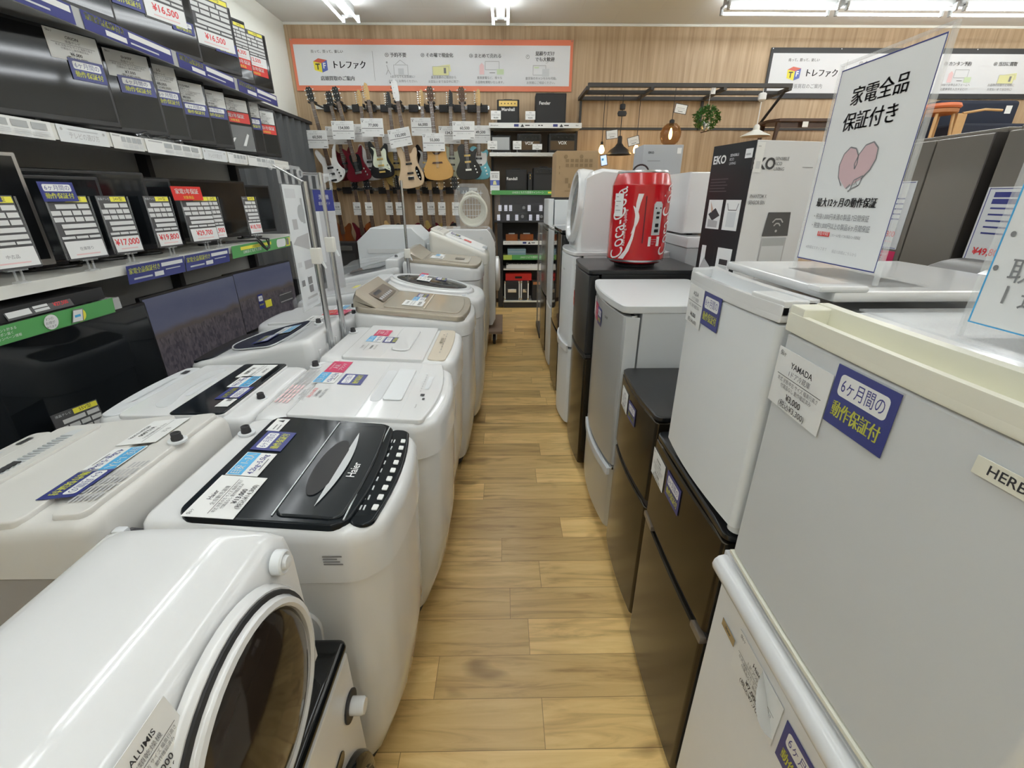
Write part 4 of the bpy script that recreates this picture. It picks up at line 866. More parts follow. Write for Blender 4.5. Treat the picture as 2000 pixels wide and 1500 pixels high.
# acrylic A4 sign stands
def sign(label, X, ya, yb, z0, h, el, nm='sign_stand'):
    t = thing(nm, label, 'sign', (X, (ya + yb) / 2, z0)); w_ = ya - yb
    m = MB(); m.box(-.0015, .0015, -w_ / 2 - .004, w_ / 2 + .004, .003, h, 'clear'); m.box(-.012, .09, -w_ / 2 - .004, w_ / 2 + .004, 0, .003, 'clear'); m.build('acrylic_holder', t)
    m = MB(); 
    for sy in (-1, 1): m.box(-.0035, .0035, sy * (w_ / 2 + .004) - .002, sy * (w_ / 2 + .004) + .002, .003, h, 'clear_mid')
    m.box(-.0035, .0035, -w_ / 2 - .006, w_ / 2 + .006, h, h + .003, 'clear_mid'); m.build('acrylic_edge', t)
    sheet(t, 'poster', el, w_ - .004, h - .03, (-.0022, 0, .022 + (h - .03) / 2), (0, -1, 0), (0, 0, 1), 'card', th=.0004, lift=.00008)
    return t
H = [(.50, .47), (.455, .50), (.45, .545), (.47, .575), (.50, .58), (.515, .56), (.50, .52), (.48, .50)]
hl = [(.36, .415), (.30, .46), (.275, .52), (.30, .575), (.36, .605), (.43, .595), (.475, .56), (.485, .52), (.47, .495), (.455, .52), (.48, .565), (.53, .605), (.61, .615), (.67, .585), (.68, .535), (.645, .485), (.575, .445)]
el = [('r', .0, .0, .008, 1, 'navy'), ('r', .992, .0, 1, 1, 'navy'), ('r', 0, .994, 1, 1, 'navy'), ('r', 0, 0, 1, .006, 'navy'),
      ('t', '家電全品', .5, .845, .095, 'ink_soft', .66, .02), ('t', '保証付き', .47, .725, .095, 'ink_soft', .62, .02),
      ('p', [(.30, .46), (.275, .52), (.30, .575), (.36, .605), (.43, .595), (.475, .56), (.53, .605), (.61, .615), (.67, .585), (.68, .535), (.645, .485), (.575, .445), (.42, .40)], 'heart'),
      ('l', hl, .007, 'ink_soft'), ('l', [(.50, .44), (.59, .46), (.57, .415), (.48, .395), (.50, .44)], .006, 'ink_soft'), ('l', [(.50, .40), (.46, .385)], .007, 'ink_soft'), ('l', [(.47, .42), (.43, .40)], .007, 'ink_soft'), ('t', '人', .53, .427, .03, 'ink_soft'),
      ('t', '最大12ヶ月の動作保証', .46, .325, .052, 'ink', .72, .02), ('t', '・税抜1,000円未満の製品:7日間保証', .45, .25, .035, 'ink_soft', .68), ('t', '・税抜1,000円以上の製品:6ヶ月間保証', .47, .20, .035, 'ink_soft', .72),
      ('r', .22, .145, .38, .17, 'red'), ('t', '家電1年保証', .30, .158, .022, 'card', .14), ('t', 'このシールが貼ってある製品:12ヶ月間保証', .58, .155, .025, 'ink_soft', .36), ('t', '※詳細はスタッフまで', .25, .075, .02, 'line_grey', .3), ('t', '保証の詳細はこちらから', .62, .07, .02, 'line_grey', .3), ('r', .0, .0, .0, .0, 'ink')]
sign('clear acrylic A4 sign with heart drawing on the white refrigerator', .607, .937, .727, 1.364, .352, el)
el = [('r', .0, .0, .010, 1, 'sky'), ('r', 0, .994, 1, 1, 'sky'), ('r', 0, 0, 1, .005, 'sky'), ('t', 'お買い上げ', .5, .88, .08, 'ink_soft', .6, .02), ('t', '・ 送 料 無 料', .45, .66, .088, 'ink_soft', .8), ('t', '設 置 サ ー ビ ス', .52, .53, .088, 'ink_soft', .86), ('t', '※全 店 共 通 で す', .5, .465, .045, 'ink_soft', .75), ('t', '※数 量 限 定', .45, .425, .045, 'ink_soft', .6), ('t', '※離 島 を 除 く', .47, .385, .045, 'ink_soft', .65),
      ('t', '・全 商 品 保 証', .50, .31, .088, 'ink_soft', .95), ('t', '・取 り 置 き は', .48, .195, .088, 'ink_soft', .95), ('t', '1 週 間 ま で', .50, .115, .088, 'ink_soft', .80)]
sign('clear acrylic A4 sign with blue border on the nearest refrigerator', .566, .520, .310, 1.339, .352, el)
# clear sheets lying on the near refrigerators
t = MB().box(-.16, .16, -.17, .17, 0, .003, 'clear_mid').build('acrylic_sheet'); t.location = (.71, .50, 1.3385 + .0); tag(t, 'clear acrylic sheet lying on top of the nearest white refrigerator', 'plastic sheet'); t.location.z = 1.3382 - .0; 
# second row on the right
t = thing('refrigerator', 'white refrigerator of the second right row behind the stacked pair', 'refrigerator', (1.30, .98, 0), 0, 'second row on the right'); m = MB(); m.box(-.28, .28, -.26, .27, .02, 1.24, 'white', .01); m.build('cabinet', t)
m = MB(); m.box(-.285, -.26, -.25, .26, .03, 1.2, 'shade_grey', .006); m.build('rear_panel', t)
for sx in (-.2, .2):
    for sy in (-.2, .2): MB().lathe([(.02, 0), (.02, .022)], 'rubber', 10, lambda x, y, z: (x + sx, y + sy, z)).build('foot', t)
t = thing('dome_appliance', 'black dome-topped appliance with glossy strip behind the sign', 'appliance', (1.235, 1.10, 1.2405))
arc = [(-.185 + .37 * k / 14, .015 + .095 * math.sin(math.pi * (k + .6) / 15.2)) for k in range(15)]
m = MB(); m.prism([(-.185, 0)] + arc + [(.185, 0)], lambda a, b, d_: (a, d_, b), -.12, .12, 'black_metal', .01); m.build('body', t)
m = MB(); m.prism([(a, b + .001) for a, b in arc[3:9]] + [(a, b + .006) for a, b in reversed(arc[3:9])], lambda a, b, d_: (a, d_, b), -.10, -.03, 'black_gloss'); m.build('display_strip', t)
t = thing('white_appliance', 'white appliance with grey window and blue tape behind the signs', 'appliance', (1.19, .875, 1.2405))
m = MB(); m.box(-.10, .16, -.12, .06, 0, .085, 'white', .006); m.build('body', t); m = MB(); m.box(-.08, .14, -.1206, -.118, .008, .066, 'shade_grey'); m.build('window', t); m = MB(); m.box(-.01, .045, -.1215, -.1208, .004, .080, 'tape_blue'); m.build('tape', t)
# waste bin carton
t = thing('refrigerator', 'grey and black refrigerator of the second right row under the white machine', 'refrigerator', (1.30, 2.86, 0), 0, 'second row on the right'); m = MB(); m.box(-.28, .28, -.30, .30, .02, 1.08, 'black_metal', .01); m.build('cabinet', t); m = MB(); m.box(-.285, .285, -.305, .305, 1.08, 1.24, 'shade_grey', .006); m.build('upper_drawer', t); m = MB(); m.box(-.29, .29, -.31, .31, 1.24, 1.30, 'white', .008); m.build('top_panel', t)
for sx in (-.2, .2):
    for sy in (-.2, .2): MB().lathe([(.02, 0), (.02, .022)], 'rubber', 10, lambda x, y, z: (x + sx, y + sy, z)).build('foot', t)
t = thing('washing_machine', 'white boxy machine with hinges standing right behind the red can', 'appliance', (1.26, 2.86, 1.3))
m = MB(); m.prism([(-.24, .01), (.15, .01), (.20, .05), (.20, .31), (.16, .33), (-.24, .33)], lambda a, b, d_: (a, d_, b), -.20, .2, 'white', .015); m.build('body', t)
m = MB(); m.box(.02, .022, -.2015, -.199, .02, .32, 'pale'); m.build('panel_seam', t)
m = MB(); m.box(.2, .225, -.17, -.14, .20, .24, 'steel', .004); m.box(.2, .225, -.17, -.14, .08, .10, 'steel', .004); m.build('hinge', t)
for sx in (-.18, .1):
    for sy in (-.15, .15): MB().lathe([(.018, 0), (.018, .012)], 'rubber', 10, lambda x, y, z: (x + sx, y + sy, z)).build('foot', t)
t = thing('refrigerator', 'pale refrigerator of the second right row under the waste bin carton', 'refrigerator', (1.30, 2.16, 0), 0, 'second row on the right'); m = MB(); m.box(-.28, .32, -.30, .30, .02, 1.02, 'cool_white', .01); m.build('cabinet', t); m = MB(); m.box(-.286, .326, -.306, .306, 1.02, 1.04, 'white', .005); m.build('top_panel', t)
for sx in (-.2, .2):
    for sy in (-.2, .2): MB().lathe([(.02, 0), (.02, .022)], 'rubber', 10, lambda x, y, z: (x + sx, y + sy, z)).build('foot', t)
# near corner of the carton (1.03, 2.03); dark side towards the aisle and camera-left, white side to the right
t = thing('waste_bin_carton', 'tall black and white waste bin carton behind the white refrigerator', 'box', (.965, 1.895, 1.041), R(12))
BX, BY, BH = .315, .26, .662
mat('carton_white', (.70, .71, .73), .35); mat('carton_black', (.018, .02, .022), .4)
m = MB(); m.box(.0005, BX, 0.0005, BY, 0, BH, 'carton_white', .002); m.build('carton', t)
b = [('r', 0, 0, 1, 1, 'carton_black'), ('t', 'EKO', .20, .915, .065, 'card', .32, .03), ('t', 'SENSIBLE', .55, .935, .02, 'pale', .2), ('t', 'ECO', .50, .912, .02, 'pale', .1), ('t', 'LIVING', .53, .889, .02, 'pale', .15)]
for i in range(2):
    for j in range(2):
        x0, y0 = .10 + .44 * i, .50 - .29 * j
        b += [('r', x0, y0, x0 + .36, y0 + .18, 'card')]
        b += [[('p', [(x0 + .03, y0 + .09), (x0 + .2, y0 + .13), (x0 + .33, y0 + .085), (x0 + .15, y0 + .05)], 'ink'), ('p', [(x0 + .05, y0 + .17), (x0 + .14, y0 + .12), (x0 + .1, y0 + .10)], 'skin_tone'), ('p', [(x0 + .05, y0 + .01), (x0 + .05, y0 + .06), (x0 + .30, y0 + .05), (x0 + .30, y0 + .01)], 'line_grey')], [('r', x0 + .08, y0 + .02, x0 + .29, y0 + .11, 'pale'), ('l', [(x0 + .05, y0 + .16), (x0 + .09, y0 + .12), (x0 + .28, y0 + .12), (x0 + .31, y0 + .16)], .006, 'ink_soft')], [('p', [(x0 + .12, y0), (x0 + .36, y0), (x0 + .36, y0 + .18), (x0 + .12, y0 + .18)], 'carton_black'), ('p', [(x0, y0 + .02), (x0 + .1, y0 + .1), (x0 + .36, y0 + .03), (x0 + .36, y0), (x0, y0)], 'line_grey')], [('r', x0 + .08, y0 + .02, x0 + .29, y0 + .07, 'pale'), ('r', x0 + .08, y0 + .075, x0 + .29, y0 + .11, 'ink')]][i + 2 * j]
for k in range(5): b.append(('r', .06, .80 - .018 * k, .5 - .05 * (k % 2), .806 - .018 * k, 'spec_dark'))
for k in range(4): b.append(('l', [(.1 + .16 * k, .06), (.1 + .16 * k, .115), (.2 + .16 * k, .115), (.2 + .16 * k, .06), (.1 + .16 * k, .06)], .004, 'spec_dark'))
b += [('r', .84, .10, .92, .135, 'yellow'), ('r', .80, .91, .96, .96, 'card'), ('r', .82, .925, .92, .935, 'line_grey')]
sheet(t, 'printed_side', b, BY, BH, (-.0005, BY / 2, BH / 2), (0, -1, 0), (0, 0, 1), None, lift=.00006, text_label='black printed side with four photographs')
g = [('t', 'EKO', .14, .875, .085, 'ink', .34, .03), ('t', 'SENSIBLE', .40, .905, .024, 'ink_soft', .2), ('t', 'ECO', .36, .878, .024, 'ink_soft', .12), ('t', 'LIVING', .38, .85, .024, 'ink_soft', .15), ('r', .72, .86, .88, .863, 'ink_soft'), ('t', 'PHANTOM X', .16, .70, .030, 'ink_soft', .24), ('t', 'SENSOR BIN', .15, .665, .030, 'ink_soft', .24),
     ('p', [(.34, .06), (.72, .06), (.72, .46), (.34, .46)], 'line_grey'), ('p', [(.345, .09), (.715, .09), (.70, .44), (.36, .44)], 'pale'), ('r', .36, .41, .70, .46, 'shade_grey'), ('p', [(.33, .47), (.73, .47), (.70, .61), (.36, .61)], 'spec_dark'), ('r', .33, .02, .73, .06, 'ink'), ('t', '45L', .12, .12, .06, 'ink', .2, .02),
     ('l', [(.45, .55), (.49, .57), (.57, .57), (.61, .55)], .008, 'line_grey'), ('l', [(.48, .53), (.51, .545), (.55, .545), (.58, .53)], .008, 'line_grey'), ('c', .53, .50, .008, 'line_grey'), ('r', .0, .83, .115, .99, 'card'), ('r', .03, .85, .09, .89, 'pale'), ('r', .02, .965, .06, .97, 'line_grey')]
sheet(t, 'printed_front', g, BX, BH, (BX / 2, 0, BH / 2), (1, 0, 0), (0, 0, 1), None, lift=.00006, text_label='white printed front with picture of the bin')
t = thing('carton', 'pale grey carton with fine print far behind the red can', 'box', (1.26, 4.05, 1.50))
mat('carton_grey', (.42, .44, .47), .5); m = MB(); m.box(-.16, .16, -.12, .14, 0, .385, 'carton_grey', .003); m.build('carton', t)
sheet(t, 'print', [('t', 'EKO', .2, .86, .06, 'ink', .2, .02), ('t', 'ECO LIVING', .38, .86, .03, 'line_grey', .2), ('r', .12, .70, .45, .71, 'ink_soft')] + [('r', .12, .62 - .04 * k, .5 - .04 * (k % 3), .625 - .04 * k, 'line_grey') for k in range(4)] + [('p', [(.15, .42), (.22, .47), (.35, .47), (.35, .36), (.22, .36)], 'ink'), ('r', .86, .84, .97, .95, 'card')], .31, .38, (0, -.121, .192), (1, 0, 0), (0, 0, 1), None)
t = thing('refrigerator', 'dark refrigerator of the second right row under the pale grey carton', 'refrigerator', (1.3, 4.06, 0), 0, 'second row on the right'); m = MB(); m.box(-.28, .28, -.3, .3, .02, 1.499, 'black_metal', .01); m.build('cabinet', t)
for sx in (-.2, .2):
    for sy in (-.2, .2): MB().lathe([(.02, 0), (.02, .022)], 'rubber', 10, lambda x, y, z: (x + sx, y + sy, z)).build('foot', t)
# large refrigerators of the next aisle
def big(label, y0, y1, seam, poster, near):
    t = thing('large_refrigerator', label, 'refrigerator', (2.0, (y0 + y1) / 2, 0)); c = (y0 + y1) / 2; h = (y1 - y0) / 2
    m = MB(); m.box(.07, .68, -h, h, .03, 1.755, 'taupe', .008); m.build('cabinet', t)
    for a, b in ((-h + .003, seam - c - .003), (seam - c + .003, h - .003)):
        m = MB(); m.box(0, .066, a, b, .80, 1.745, 'taupe', .006); m.build('door', t)
    for k, (a, b) in enumerate(((.06, .40), (.42, .78))):
        m = MB(); m.box(0, .066, -h + .003, h - .003, a, b, 'taupe', .006); m.build('drawer', t)
    m = MB(); m.box(.045, .2, -h, h, 1.745, 1.765, 'taupe', .004); m.build('hinge_cover', t)
    m = MB(); m.box(-.003, .055, -h - .004, -h + .0028, .80, 1.745, 'taupe_dark'); m.build('side_edge', t)
    for sx in (.12, .6):
        for sy in (-.2, .2): MB().lathe([(.025, 0), (.025, .032)], 'rubber', 10, lambda x, y, z: (x + sx, y + sy, z)).build('foot', t)
    P, w_, z1 = poster
    el = [('r', .04, .01, .06, .99, 'navy'), ('r', .04, .975, .96, .985, 'navy'), ('r', .04, .01, .96, .02, 'navy')] + ([('r', .18, .88, .9, .94, 'navy'), ('r', .18, .80, .9, .86, 'navy')] if near else []) + [('r', .2, .74 - .075 * k, .8, .76 - .075 * k, 'navy') for k in range(5)] + [('t', '¥49,800', .5, .22, .12, 'red_text', .8, .02), ('r', .2, .1, .8, .12, 'wash_pink')]
    sheet(t, 'price_sheet', el, w_, .32, (-.0012, P - c, z1 - .16), (0, -1, 0), (0, 0, 1), 'pale', text_label='blue-lined price sheet')
    sheet(t, 'brand_sticker', e_brand(), w_, .11, (-.0012, P - c, z1 - .385), (0, -1, 0), (0, 0, 1), 'crimson')
    if near: sheet(t, 'warranty_sticker', e_warranty(), w_, .09, (-.0012, P - c, z1 - .49), (0, -1, 0), (0, 0, 1), 'navy')
big('large taupe refrigerator with a pink sticker, seen left between the acrylic signs', 2.02, 2.60, 2.29, (2.42, .20, 1.575), False)
big('large taupe refrigerator nearer than its twin, mostly behind the blue-bordered sign', 1.38, 1.975, 1.66, (1.87, .19, 1.54), True)
# ---------------------------------------------------------------- television shelving on the left
g = thing('television_gondola', 'white shelving unit of the televisions along the left wall', 'shelf', (-1.62, 1.55, 0))
def gb(x0, x1, y0, y1, z0, z1, m, nm, bev=.002): return MB().box(x0 + 1.62, x1 + 1.62, y0 - 1.55, y1 - 1.55, z0, z1, m, bev).build(nm, g)
Y0, Y1 = -.78, 3.735
gb(-2.10, -2.06, Y0, Y1, .1, 2.9, 'panel_grey', 'back_panel')
for y in (-.78, .12, 1.02, 1.92, 2.82, 3.715): gb(-2.058, -2.0, y - .02, y + .02, 0, 2.92, 'black_matte', 'upright')
gb(-1.995, -1.625, Y0, Y1, 2.14, 2.165, 'shelf_grey', 'shelf_board'); gb(-1.995, -1.625, Y0, Y1, 1.72, 1.745, 'shelf_white', 'shelf_board')
gb(-1.995, -1.625, Y0, Y1, 1.21, 1.235, 'shelf_white', 'shelf_board'); gb(-1.995, -1.625, Y0, 1.88, 1.095, 1.115, 'shelf_grey', 'shelf_board')
gb(-2.055, -1.48, Y0, Y1, .02, .33, 'shelf_grey', 'base_deck'); gb(-1.995, -1.625, 2.062, Y1, .56, .58, 'shelf_grey', 'shelf_board')
for y in (1.02, 1.92, 2.82, 3.69):
    for z in (2.14, 1.72, 1.21):
        m = MB(); m.prism([(-1.995, z), (-1.66, z), (-1.66, z - .008), (-1.93, z - .018), (-1.995, z - .018)], lambda a, b, d_: (a + 1.62, d_ + y - 1.55, b), .021, .025, 'shelf_grey'); m.build('bracket', g)
def strip(name, y0, y1, z0, z1, el, base, lean=.0, x=-1.6215): return sheet(g, name, el, y1 - y0, z1 - z0, (x + 1.62 + .004, (y0 + y1) / 2 - 1.55, (z0 + z1) / 2), (0, 1, 0), (lean, 0, 1), base, lift=.0004)
def rail(z0, z1, y0, y1, m='shelf_white'): gb(-1.625, -1.620, y0, y1, z0, z1, m, 'price_rail', .001)
rail(2.100, 2.166, Y0, Y1, 'shelf_grey'); rail(1.694, 1.747, Y0, Y1); rail(1.195, 1.236, Y0, Y1); rail(1.07, 1.116, Y0, 1.88, 'shelf_grey')
E1 = [('t', '家電全品保証付き', .22, .72, .42, 'yellow_text', .38, .02), ('r', .46, .55, .98, .88, 'card'), ('r', .2, .12, .42, .42, 'card'), ('r', .46, .2, .8, .3, 'pale')]
for a in (.5, 1.05, 1.6, 2.14, 2.68, 3.22): strip('shelf_banner', a, a + (.50 if a < 3 else .5), 2.102, 2.165, E1, 'navy')
def e_info(k): return [('t', 'テレビの選び方', .5, .4, .42, 'line_grey', .6), ('c', .08, .75, .09, 'line_grey'), ('c', .92, .75, .09, 'line_grey'), ('r', .2, .76, .8, .82, 'pale')] if k == 0 else [('r', .05, .82, .28, .92, 'line_grey')] + [('r', .30 + .17 * i, .50, .44 + .17 * i, .86, 'shade_grey') for i in range(4)] + [('r', .30 + .17 * i, .15 + .1 * j, .44 + .17 * i, .19 + .1 * j, 'pale') for i in range(4) for j in range(3)]
y = .35
for i, (w_, k) in enumerate(((.42, 1), (.27, 0), (.40, 1), (.42, 1), (.24, 0), (.19, 1), (.41, 1), (.235, 0), (.22, 1), (.38, 1))):
    if y + w_ < 3.73: strip('shelf_label', y, y + w_ - .02, 1.690, 1.747, e_info(k), 'paper' if k else 'cool_white')
    y += w_
E3 = [('t', '家電全品保証付き', .28, .66, .36, 'yellow_text', .5, .02), ('r', .56, .62, .96, .84, 'card'), ('r', .42, .14, .58, .40, 'card'), ('r', .08, .2, .38, .3, 'pale'), ('r', .62, .4, .9, .46, 'pale')]
strip('shelf_banner', 1.945, 2.31, 1.155, 1.232, E3, 'navy', .12, -1.612); strip('shelf_banner', 2.318, 2.70, 1.155, 1.232, E3, 'navy', .12, -1.612)
EG = [('t', 'LINEおともだち登録', .3, .35, .34, 'card', .46, .02), ('r', .12, .55, .62, .82, 'yellow'), ('t', 'LINE友だち募集', .37, .68, .22, 'ink', .45), ('rr', .72, .12, .90, .9, 'card', .3), ('p', [(.90, .1), (.99, .1), (.99, .9), (.92, .9)], 'yellow'), ('r', .915, .2, .965, .85, 'ink_soft')]
strip('green_banner', 2.735, 3.50, 1.165, 1.236, EG, 'green', .1, -1.612)
EG2 = [('t', 'LINE', .06, .5, .4, 'card', .1, .02), ('rr', .10, .06, .26, .34, 'yellow', .1), ('t', '今すぐCHECK!', .18, .19, .2, 'green', .14), ('t', 'ポイント貯まる', .47, .74, .18, 'card', .2), ('t', 'クーポン届く', .46, .52, .18, 'card', .18), ('t', 'キャンペーン情報', .475, .30, .18, 'card', .22), ('c', .66, .52, .44, 'card'), ('t', '3つの', .655, .72, .2, 'ink_soft', .09), ('t', 'お得が', .655, .48, .2, 'ink_soft', .1), ('t', 'あります', .655, .25, .16, 'ink_soft', .1), ('c', .80, .46, .40, 'yellow'), ('p', [(.75, .12), (.81, .08), (.82, .86), (.77, .92)], 'ink_soft'), ('p', [(.755, .16), (.805, .12), (.815, .80), (.77, .84)], 'card'), ('r', .77, .4, .80, .55, 'sky')]
strip('green_banner', 1.02, 1.83, 1.064, 1.124, EG2, 'green', .12, -1.612)
# ---------------------------------------------------------------- televisions
TVS = 'televisions displayed on the left shelves'
def tv(label, y1, X, w_, zb, zt, zs, phi=24, scr='screen', bez='bezel_black', rim=.014, thick=.045, feet=False):
    a = R(phi); t = thing('television', label, 'television', (X - math.sin(a) * w_ / 2, y1 - math.cos(a) * w_ / 2, zs), -a, TVS)
    h0, h1 = zb - zs, zt - zs
    m = MB(); m.box(-.018, .006, -w_ / 2, w_ / 2, h0, h1, bez, .006); m.box(-.034, -.018, -w_ * .30, w_ * .42, h0 + .03, h1 - .05, 'black_matte', .006); m.build('bezel', t)
    m = MB(); m.box(.0055, .0072, -w_ / 2 + rim, w_ / 2 - rim, h0 + rim * 1.6, h1 - rim, scr); m.build('screen', t)
    m = MB()
    if feet:
        for sy in (-.34, .34): m2 = MB(); m2.prism([(-.09, 0), (.09, 0), (.08, .012), (.01, h0 + .004), (-.01, h0 + .004), (-.08, .012)], lambda p, q, d_: (p - .008, sy * w_ + d_, q), -.010, .010, 'black_matte', .003); m2.build('stand_foot', t)
    else:
        m.box(-.03, -.010, -.035, .035, .008, h0 + .02, 'black_matte', .003); m.prism(rrect(-.036, -w_ * .16, .034, w_ * .20, .03, 5), lambda p, q, d_: (p, q, d_), 0, .010, 'black_gloss', .003); m.build('stand', t)
    t['_'] = 0; del t['_']
    return t, w_, zs
def tl(T, name, el, off, z, w, h, base='paper', dx=.0085, **k):
    t, w_, zs = T; dx = .0104 if name in ('warranty_sticker', 'one_year_sticker') else dx; return sheet(t, name, el, w, h, (dx, w_ / 2 - off, z - zs), (0, 1, 0), (0, 0, 1), base, **k)
def pl(T, off, z, mk, p, w=.155, h=.105): return tl(T, 'price_label', e_price(mk, '液晶テレビ', p, p), off, z, w, h)
# top level
T1 = tv('black television on the top shelf with red ¥16,500 card and two navy stickers', 3.045, -1.70, .60, 2.20, 2.56, 2.1655, 18)
tl(T1, 'spec_card', e_spec('¥16,500', '19V型'), .17, 2.47, .23, .28, 'spec_dark'); tl(T1, 'warranty_sticker', e_warranty(), .085, 2.345, .125, .055, 'navy', dx=.0095); tl(T1, 'warranty_sticker', e_warranty(), .36, 2.385, .15, .085, 'navy')
T1 = tv('black television on the top shelf whose ¥16,500 card shines brightly', 3.42, -1.68, .52, 2.215, 2.57, 2.1655, 20)
tl(T1, 'spec_card', e_spec('¥16,500', '19V型'), .155, 2.455, .27, .27, 'spec_dark'); tl(T1, 'warranty_sticker', e_warranty(), .09, 2.345, .15, .06, 'navy', dx=.0095)
T1 = tv('black television on the top shelf second from the wall end, red sticker low', 3.62, -1.70, .50, 2.21, 2.56, 2.1655, 20)
tl(T1, 'spec_card', e_spec('¥14,300', '19V型'), .09, 2.44, .16, .20, 'spec_dark'); tl(T1, 'one_year_sticker', e_red(), .09, 2.318, .15, .06, 'red')
T1 = tv('last black television on the top shelf, overhanging its far end', 3.89, -1.70, .50, 2.21, 2.56, 2.1655, 20)
tl(T1, 'spec_card', e_spec('¥12,500', '19V型'), .14, 2.45, .22, .21, 'spec_dark'); tl(T1, 'one_year_sticker', e_red(), .14, 2.325, .20, .06, 'red')
T1 = tv('black television on the top shelf cut off by the upper picture edge', 2.44, -1.70, .62, 2.20, 2.62, 2.1655, 12)
# second level
T1 = tv('dark reflective television cut off by the left picture edge below the top shelf', 1.60, -1.75, .50, 1.785, 2.11, 1.7455, 24, 'screen_film')
T1 = tv('largest dark reflective television on the upper middle shelf, white label at corner', 2.315, -1.72, .68, 1.785, 2.118, 1.7455, 20, 'screen_film')
pl(T1, .10, 2.062, 'ORION', '¥6,000', .18, .10); tl(T1, 'warranty_sticker', e_warranty(), .075, 1.985, .125, .075, 'navy')
T1 = tv('dark reflective television just right of the largest one on upper middle shelf', 2.625, -1.72, .50, 1.785, 2.132, 1.7455, 26, 'screen_film')
pl(T1, .11, 2.07, 'SHARP', '¥7,000', .18, .105); tl(T1, 'warranty_sticker', e_warranty(), .095, 1.99, .15, .07, 'navy')
T1 = tv('flat black television between two reflective ones on upper middle shelf', 2.80, -1.72, .48, 1.785, 2.118, 1.7455, 26)
pl(T1, .09, 2.065, 'LG', '¥8,000', .16, .11); tl(T1, 'warranty_sticker', e_warranty(), .075, 1.975, .125, .07, 'navy')
T1 = tv('dark grey television on upper middle shelf with a label and shiny navy sticker', 3.03, -1.72, .50, 1.785, 2.11, 1.7455, 26, 'screen_film')
pl(T1, .12, 2.04, 'TOSHIBA', '¥8,000', .20, .10); tl(T1, 'warranty_sticker', e_warranty(), .085, 1.96, .14, .06, 'navy')
T1 = tv('dark grey television left of the one with a red sticker on upper middle shelf', 3.225, -1.72, .50, 1.785, 2.112, 1.7455, 26, 'screen_film')
pl(T1, .10, 2.045, 'SONY', '¥9,000', .18, .09); tl(T1, 'warranty_sticker', e_warranty(), .085, 1.975, .14, .06, 'navy')
T1 = tv('television wrapped in shiny film with a red one year sticker', 3.49, -1.71, .50, 1.785, 2.11, 1.7455, 26, 'screen_film')
pl(T1, .13, 2.055, 'FUNAI', '¥14,000', .21, .07); tl(T1, 'one_year_sticker', e_red(), .13, 1.985, .21, .06, 'red', dx=.0095)
tl(T1, 'film_sleeve', [('p', [(.1, .1), (.35, .5), (.42, .5), (.2, .1)], 'paper'), ('p', [(.6, .2), (.8, .7), (.86, .66), (.7, .2)], 'paper')], .13, 1.865, .22, .15, 'film', dx=.0100)
T1 = tv('dark television right of the film-wrapped one, navy sticker', 3.64, -1.72, .46, 1.785, 2.105, 1.7455, 26, 'screen_film')
pl(T1, .07, 2.06, 'LG', '¥9,000', .12, .09); tl(T1, 'warranty_sticker', e_warranty(), .07, 1.975, .12, .07, 'navy')
T1 = tv('last black television on the upper middle shelf beside the curtain', 3.87, -1.72, .46, 1.785, 2.10, 1.7455, 26)
pl(T1, .10, 2.04, 'SHARP', '¥16,000', .16, .08); tl(T1, 'one_year_sticker', e_red(), .10, 1.965, .16, .06, 'red')
t = thing('cable_bundle', 'bundle of dark cables in clear wrap lying on the upper middle shelf', 'cable', (-1.66, 2.46, 1.7455))
m = MB(); m.tube([(.0, -.16, .012), (.01, -.10, .03), (-.01, -.04, .012), (.012, .02, .028), (0, .08, .012), (.01, .13, .02), (-.01, .17, .010)], .008, 'black_gloss', 8); m.tube([(.01, -.15, .01), (-.01, -.08, .012), (.015, 0, .010), (0, .09, .012)], .008, 'film', 6); m.build('cable', t)
# third level
T3 = [('silver-rimmed television at the left picture edge on the middle shelf', 1.775, .66, 1.265, 1.648, 'screen_film', 'bezel_silver'), ('small black television with a navy sticker on the middle shelf', 2.09, .54, 1.265, 1.582, 'screen', 'bezel_black'),
      ('black television behind the card ending 000 on the middle shelf', 2.355, .60, 1.265, 1.610, 'screen', 'bezel_black'), ('narrowly seen black television behind a shining card on the middle shelf', 2.53, .46, 1.265, 1.588, 'screen', 'bezel_black'),
      ('wide black television behind the ¥29,700 card on the middle shelf', 3.235, .72, 1.265, 1.598, 'screen', 'bezel_black'), ('last black television on the middle shelf beside the clear sign', 3.56, .50, 1.265, 1.582, 'screen', 'bezel_black')]
for i, (lb, y1, w_, zb, zt, sc, bz) in enumerate(T3): tv(lb, y1, -1.72, w_, zb, zt, 1.2355, 22 if i != 4 else 10, sc, bz)
def stand_card(label, yc, w_, price, inch, z0=1.2365, rz=-8, sticker=None, X=-1.612):
    t = thing('price_card', label, 'price card', (X, yc, z0), R(rz), 'price cards standing along the middle television shelf')
    sheet(t, 'card', e_spec(price, inch, 'red_text' if ',' in price else 'ink_soft'), w_, .225, (0, 0, .158), (0, 1, 0), (-.06, 0, 1), 'spec_dark')
    m = MB(); m.box(-.012, .012, -.02, .02, 0, .006, 'clear_mid'); m.box(-.003, .003, -.012, -.008, .006, .05, 'clear_mid'); m.box(-.003, .003, .008, .012, .006, .05, 'clear_mid'); m.box(-.006, .006, -.03, .03, .04, .052, 'clear_mid'); m.build('clip', t)
    m = MB()
    for sy in (-1, 1): m.box(.000, .004, sy * (w_ / 2 + .002) - .002, sy * (w_ / 2 + .002) + .002, .048, .268, 'film')
    m.build('sleeve', t)
    if sticker: sheet(t, sticker[0], sticker[1], sticker[2], .065, (.004, -w_ / 2 + .05, .283), (0, 1, 0), (-.06, 0, 1), sticker[3])
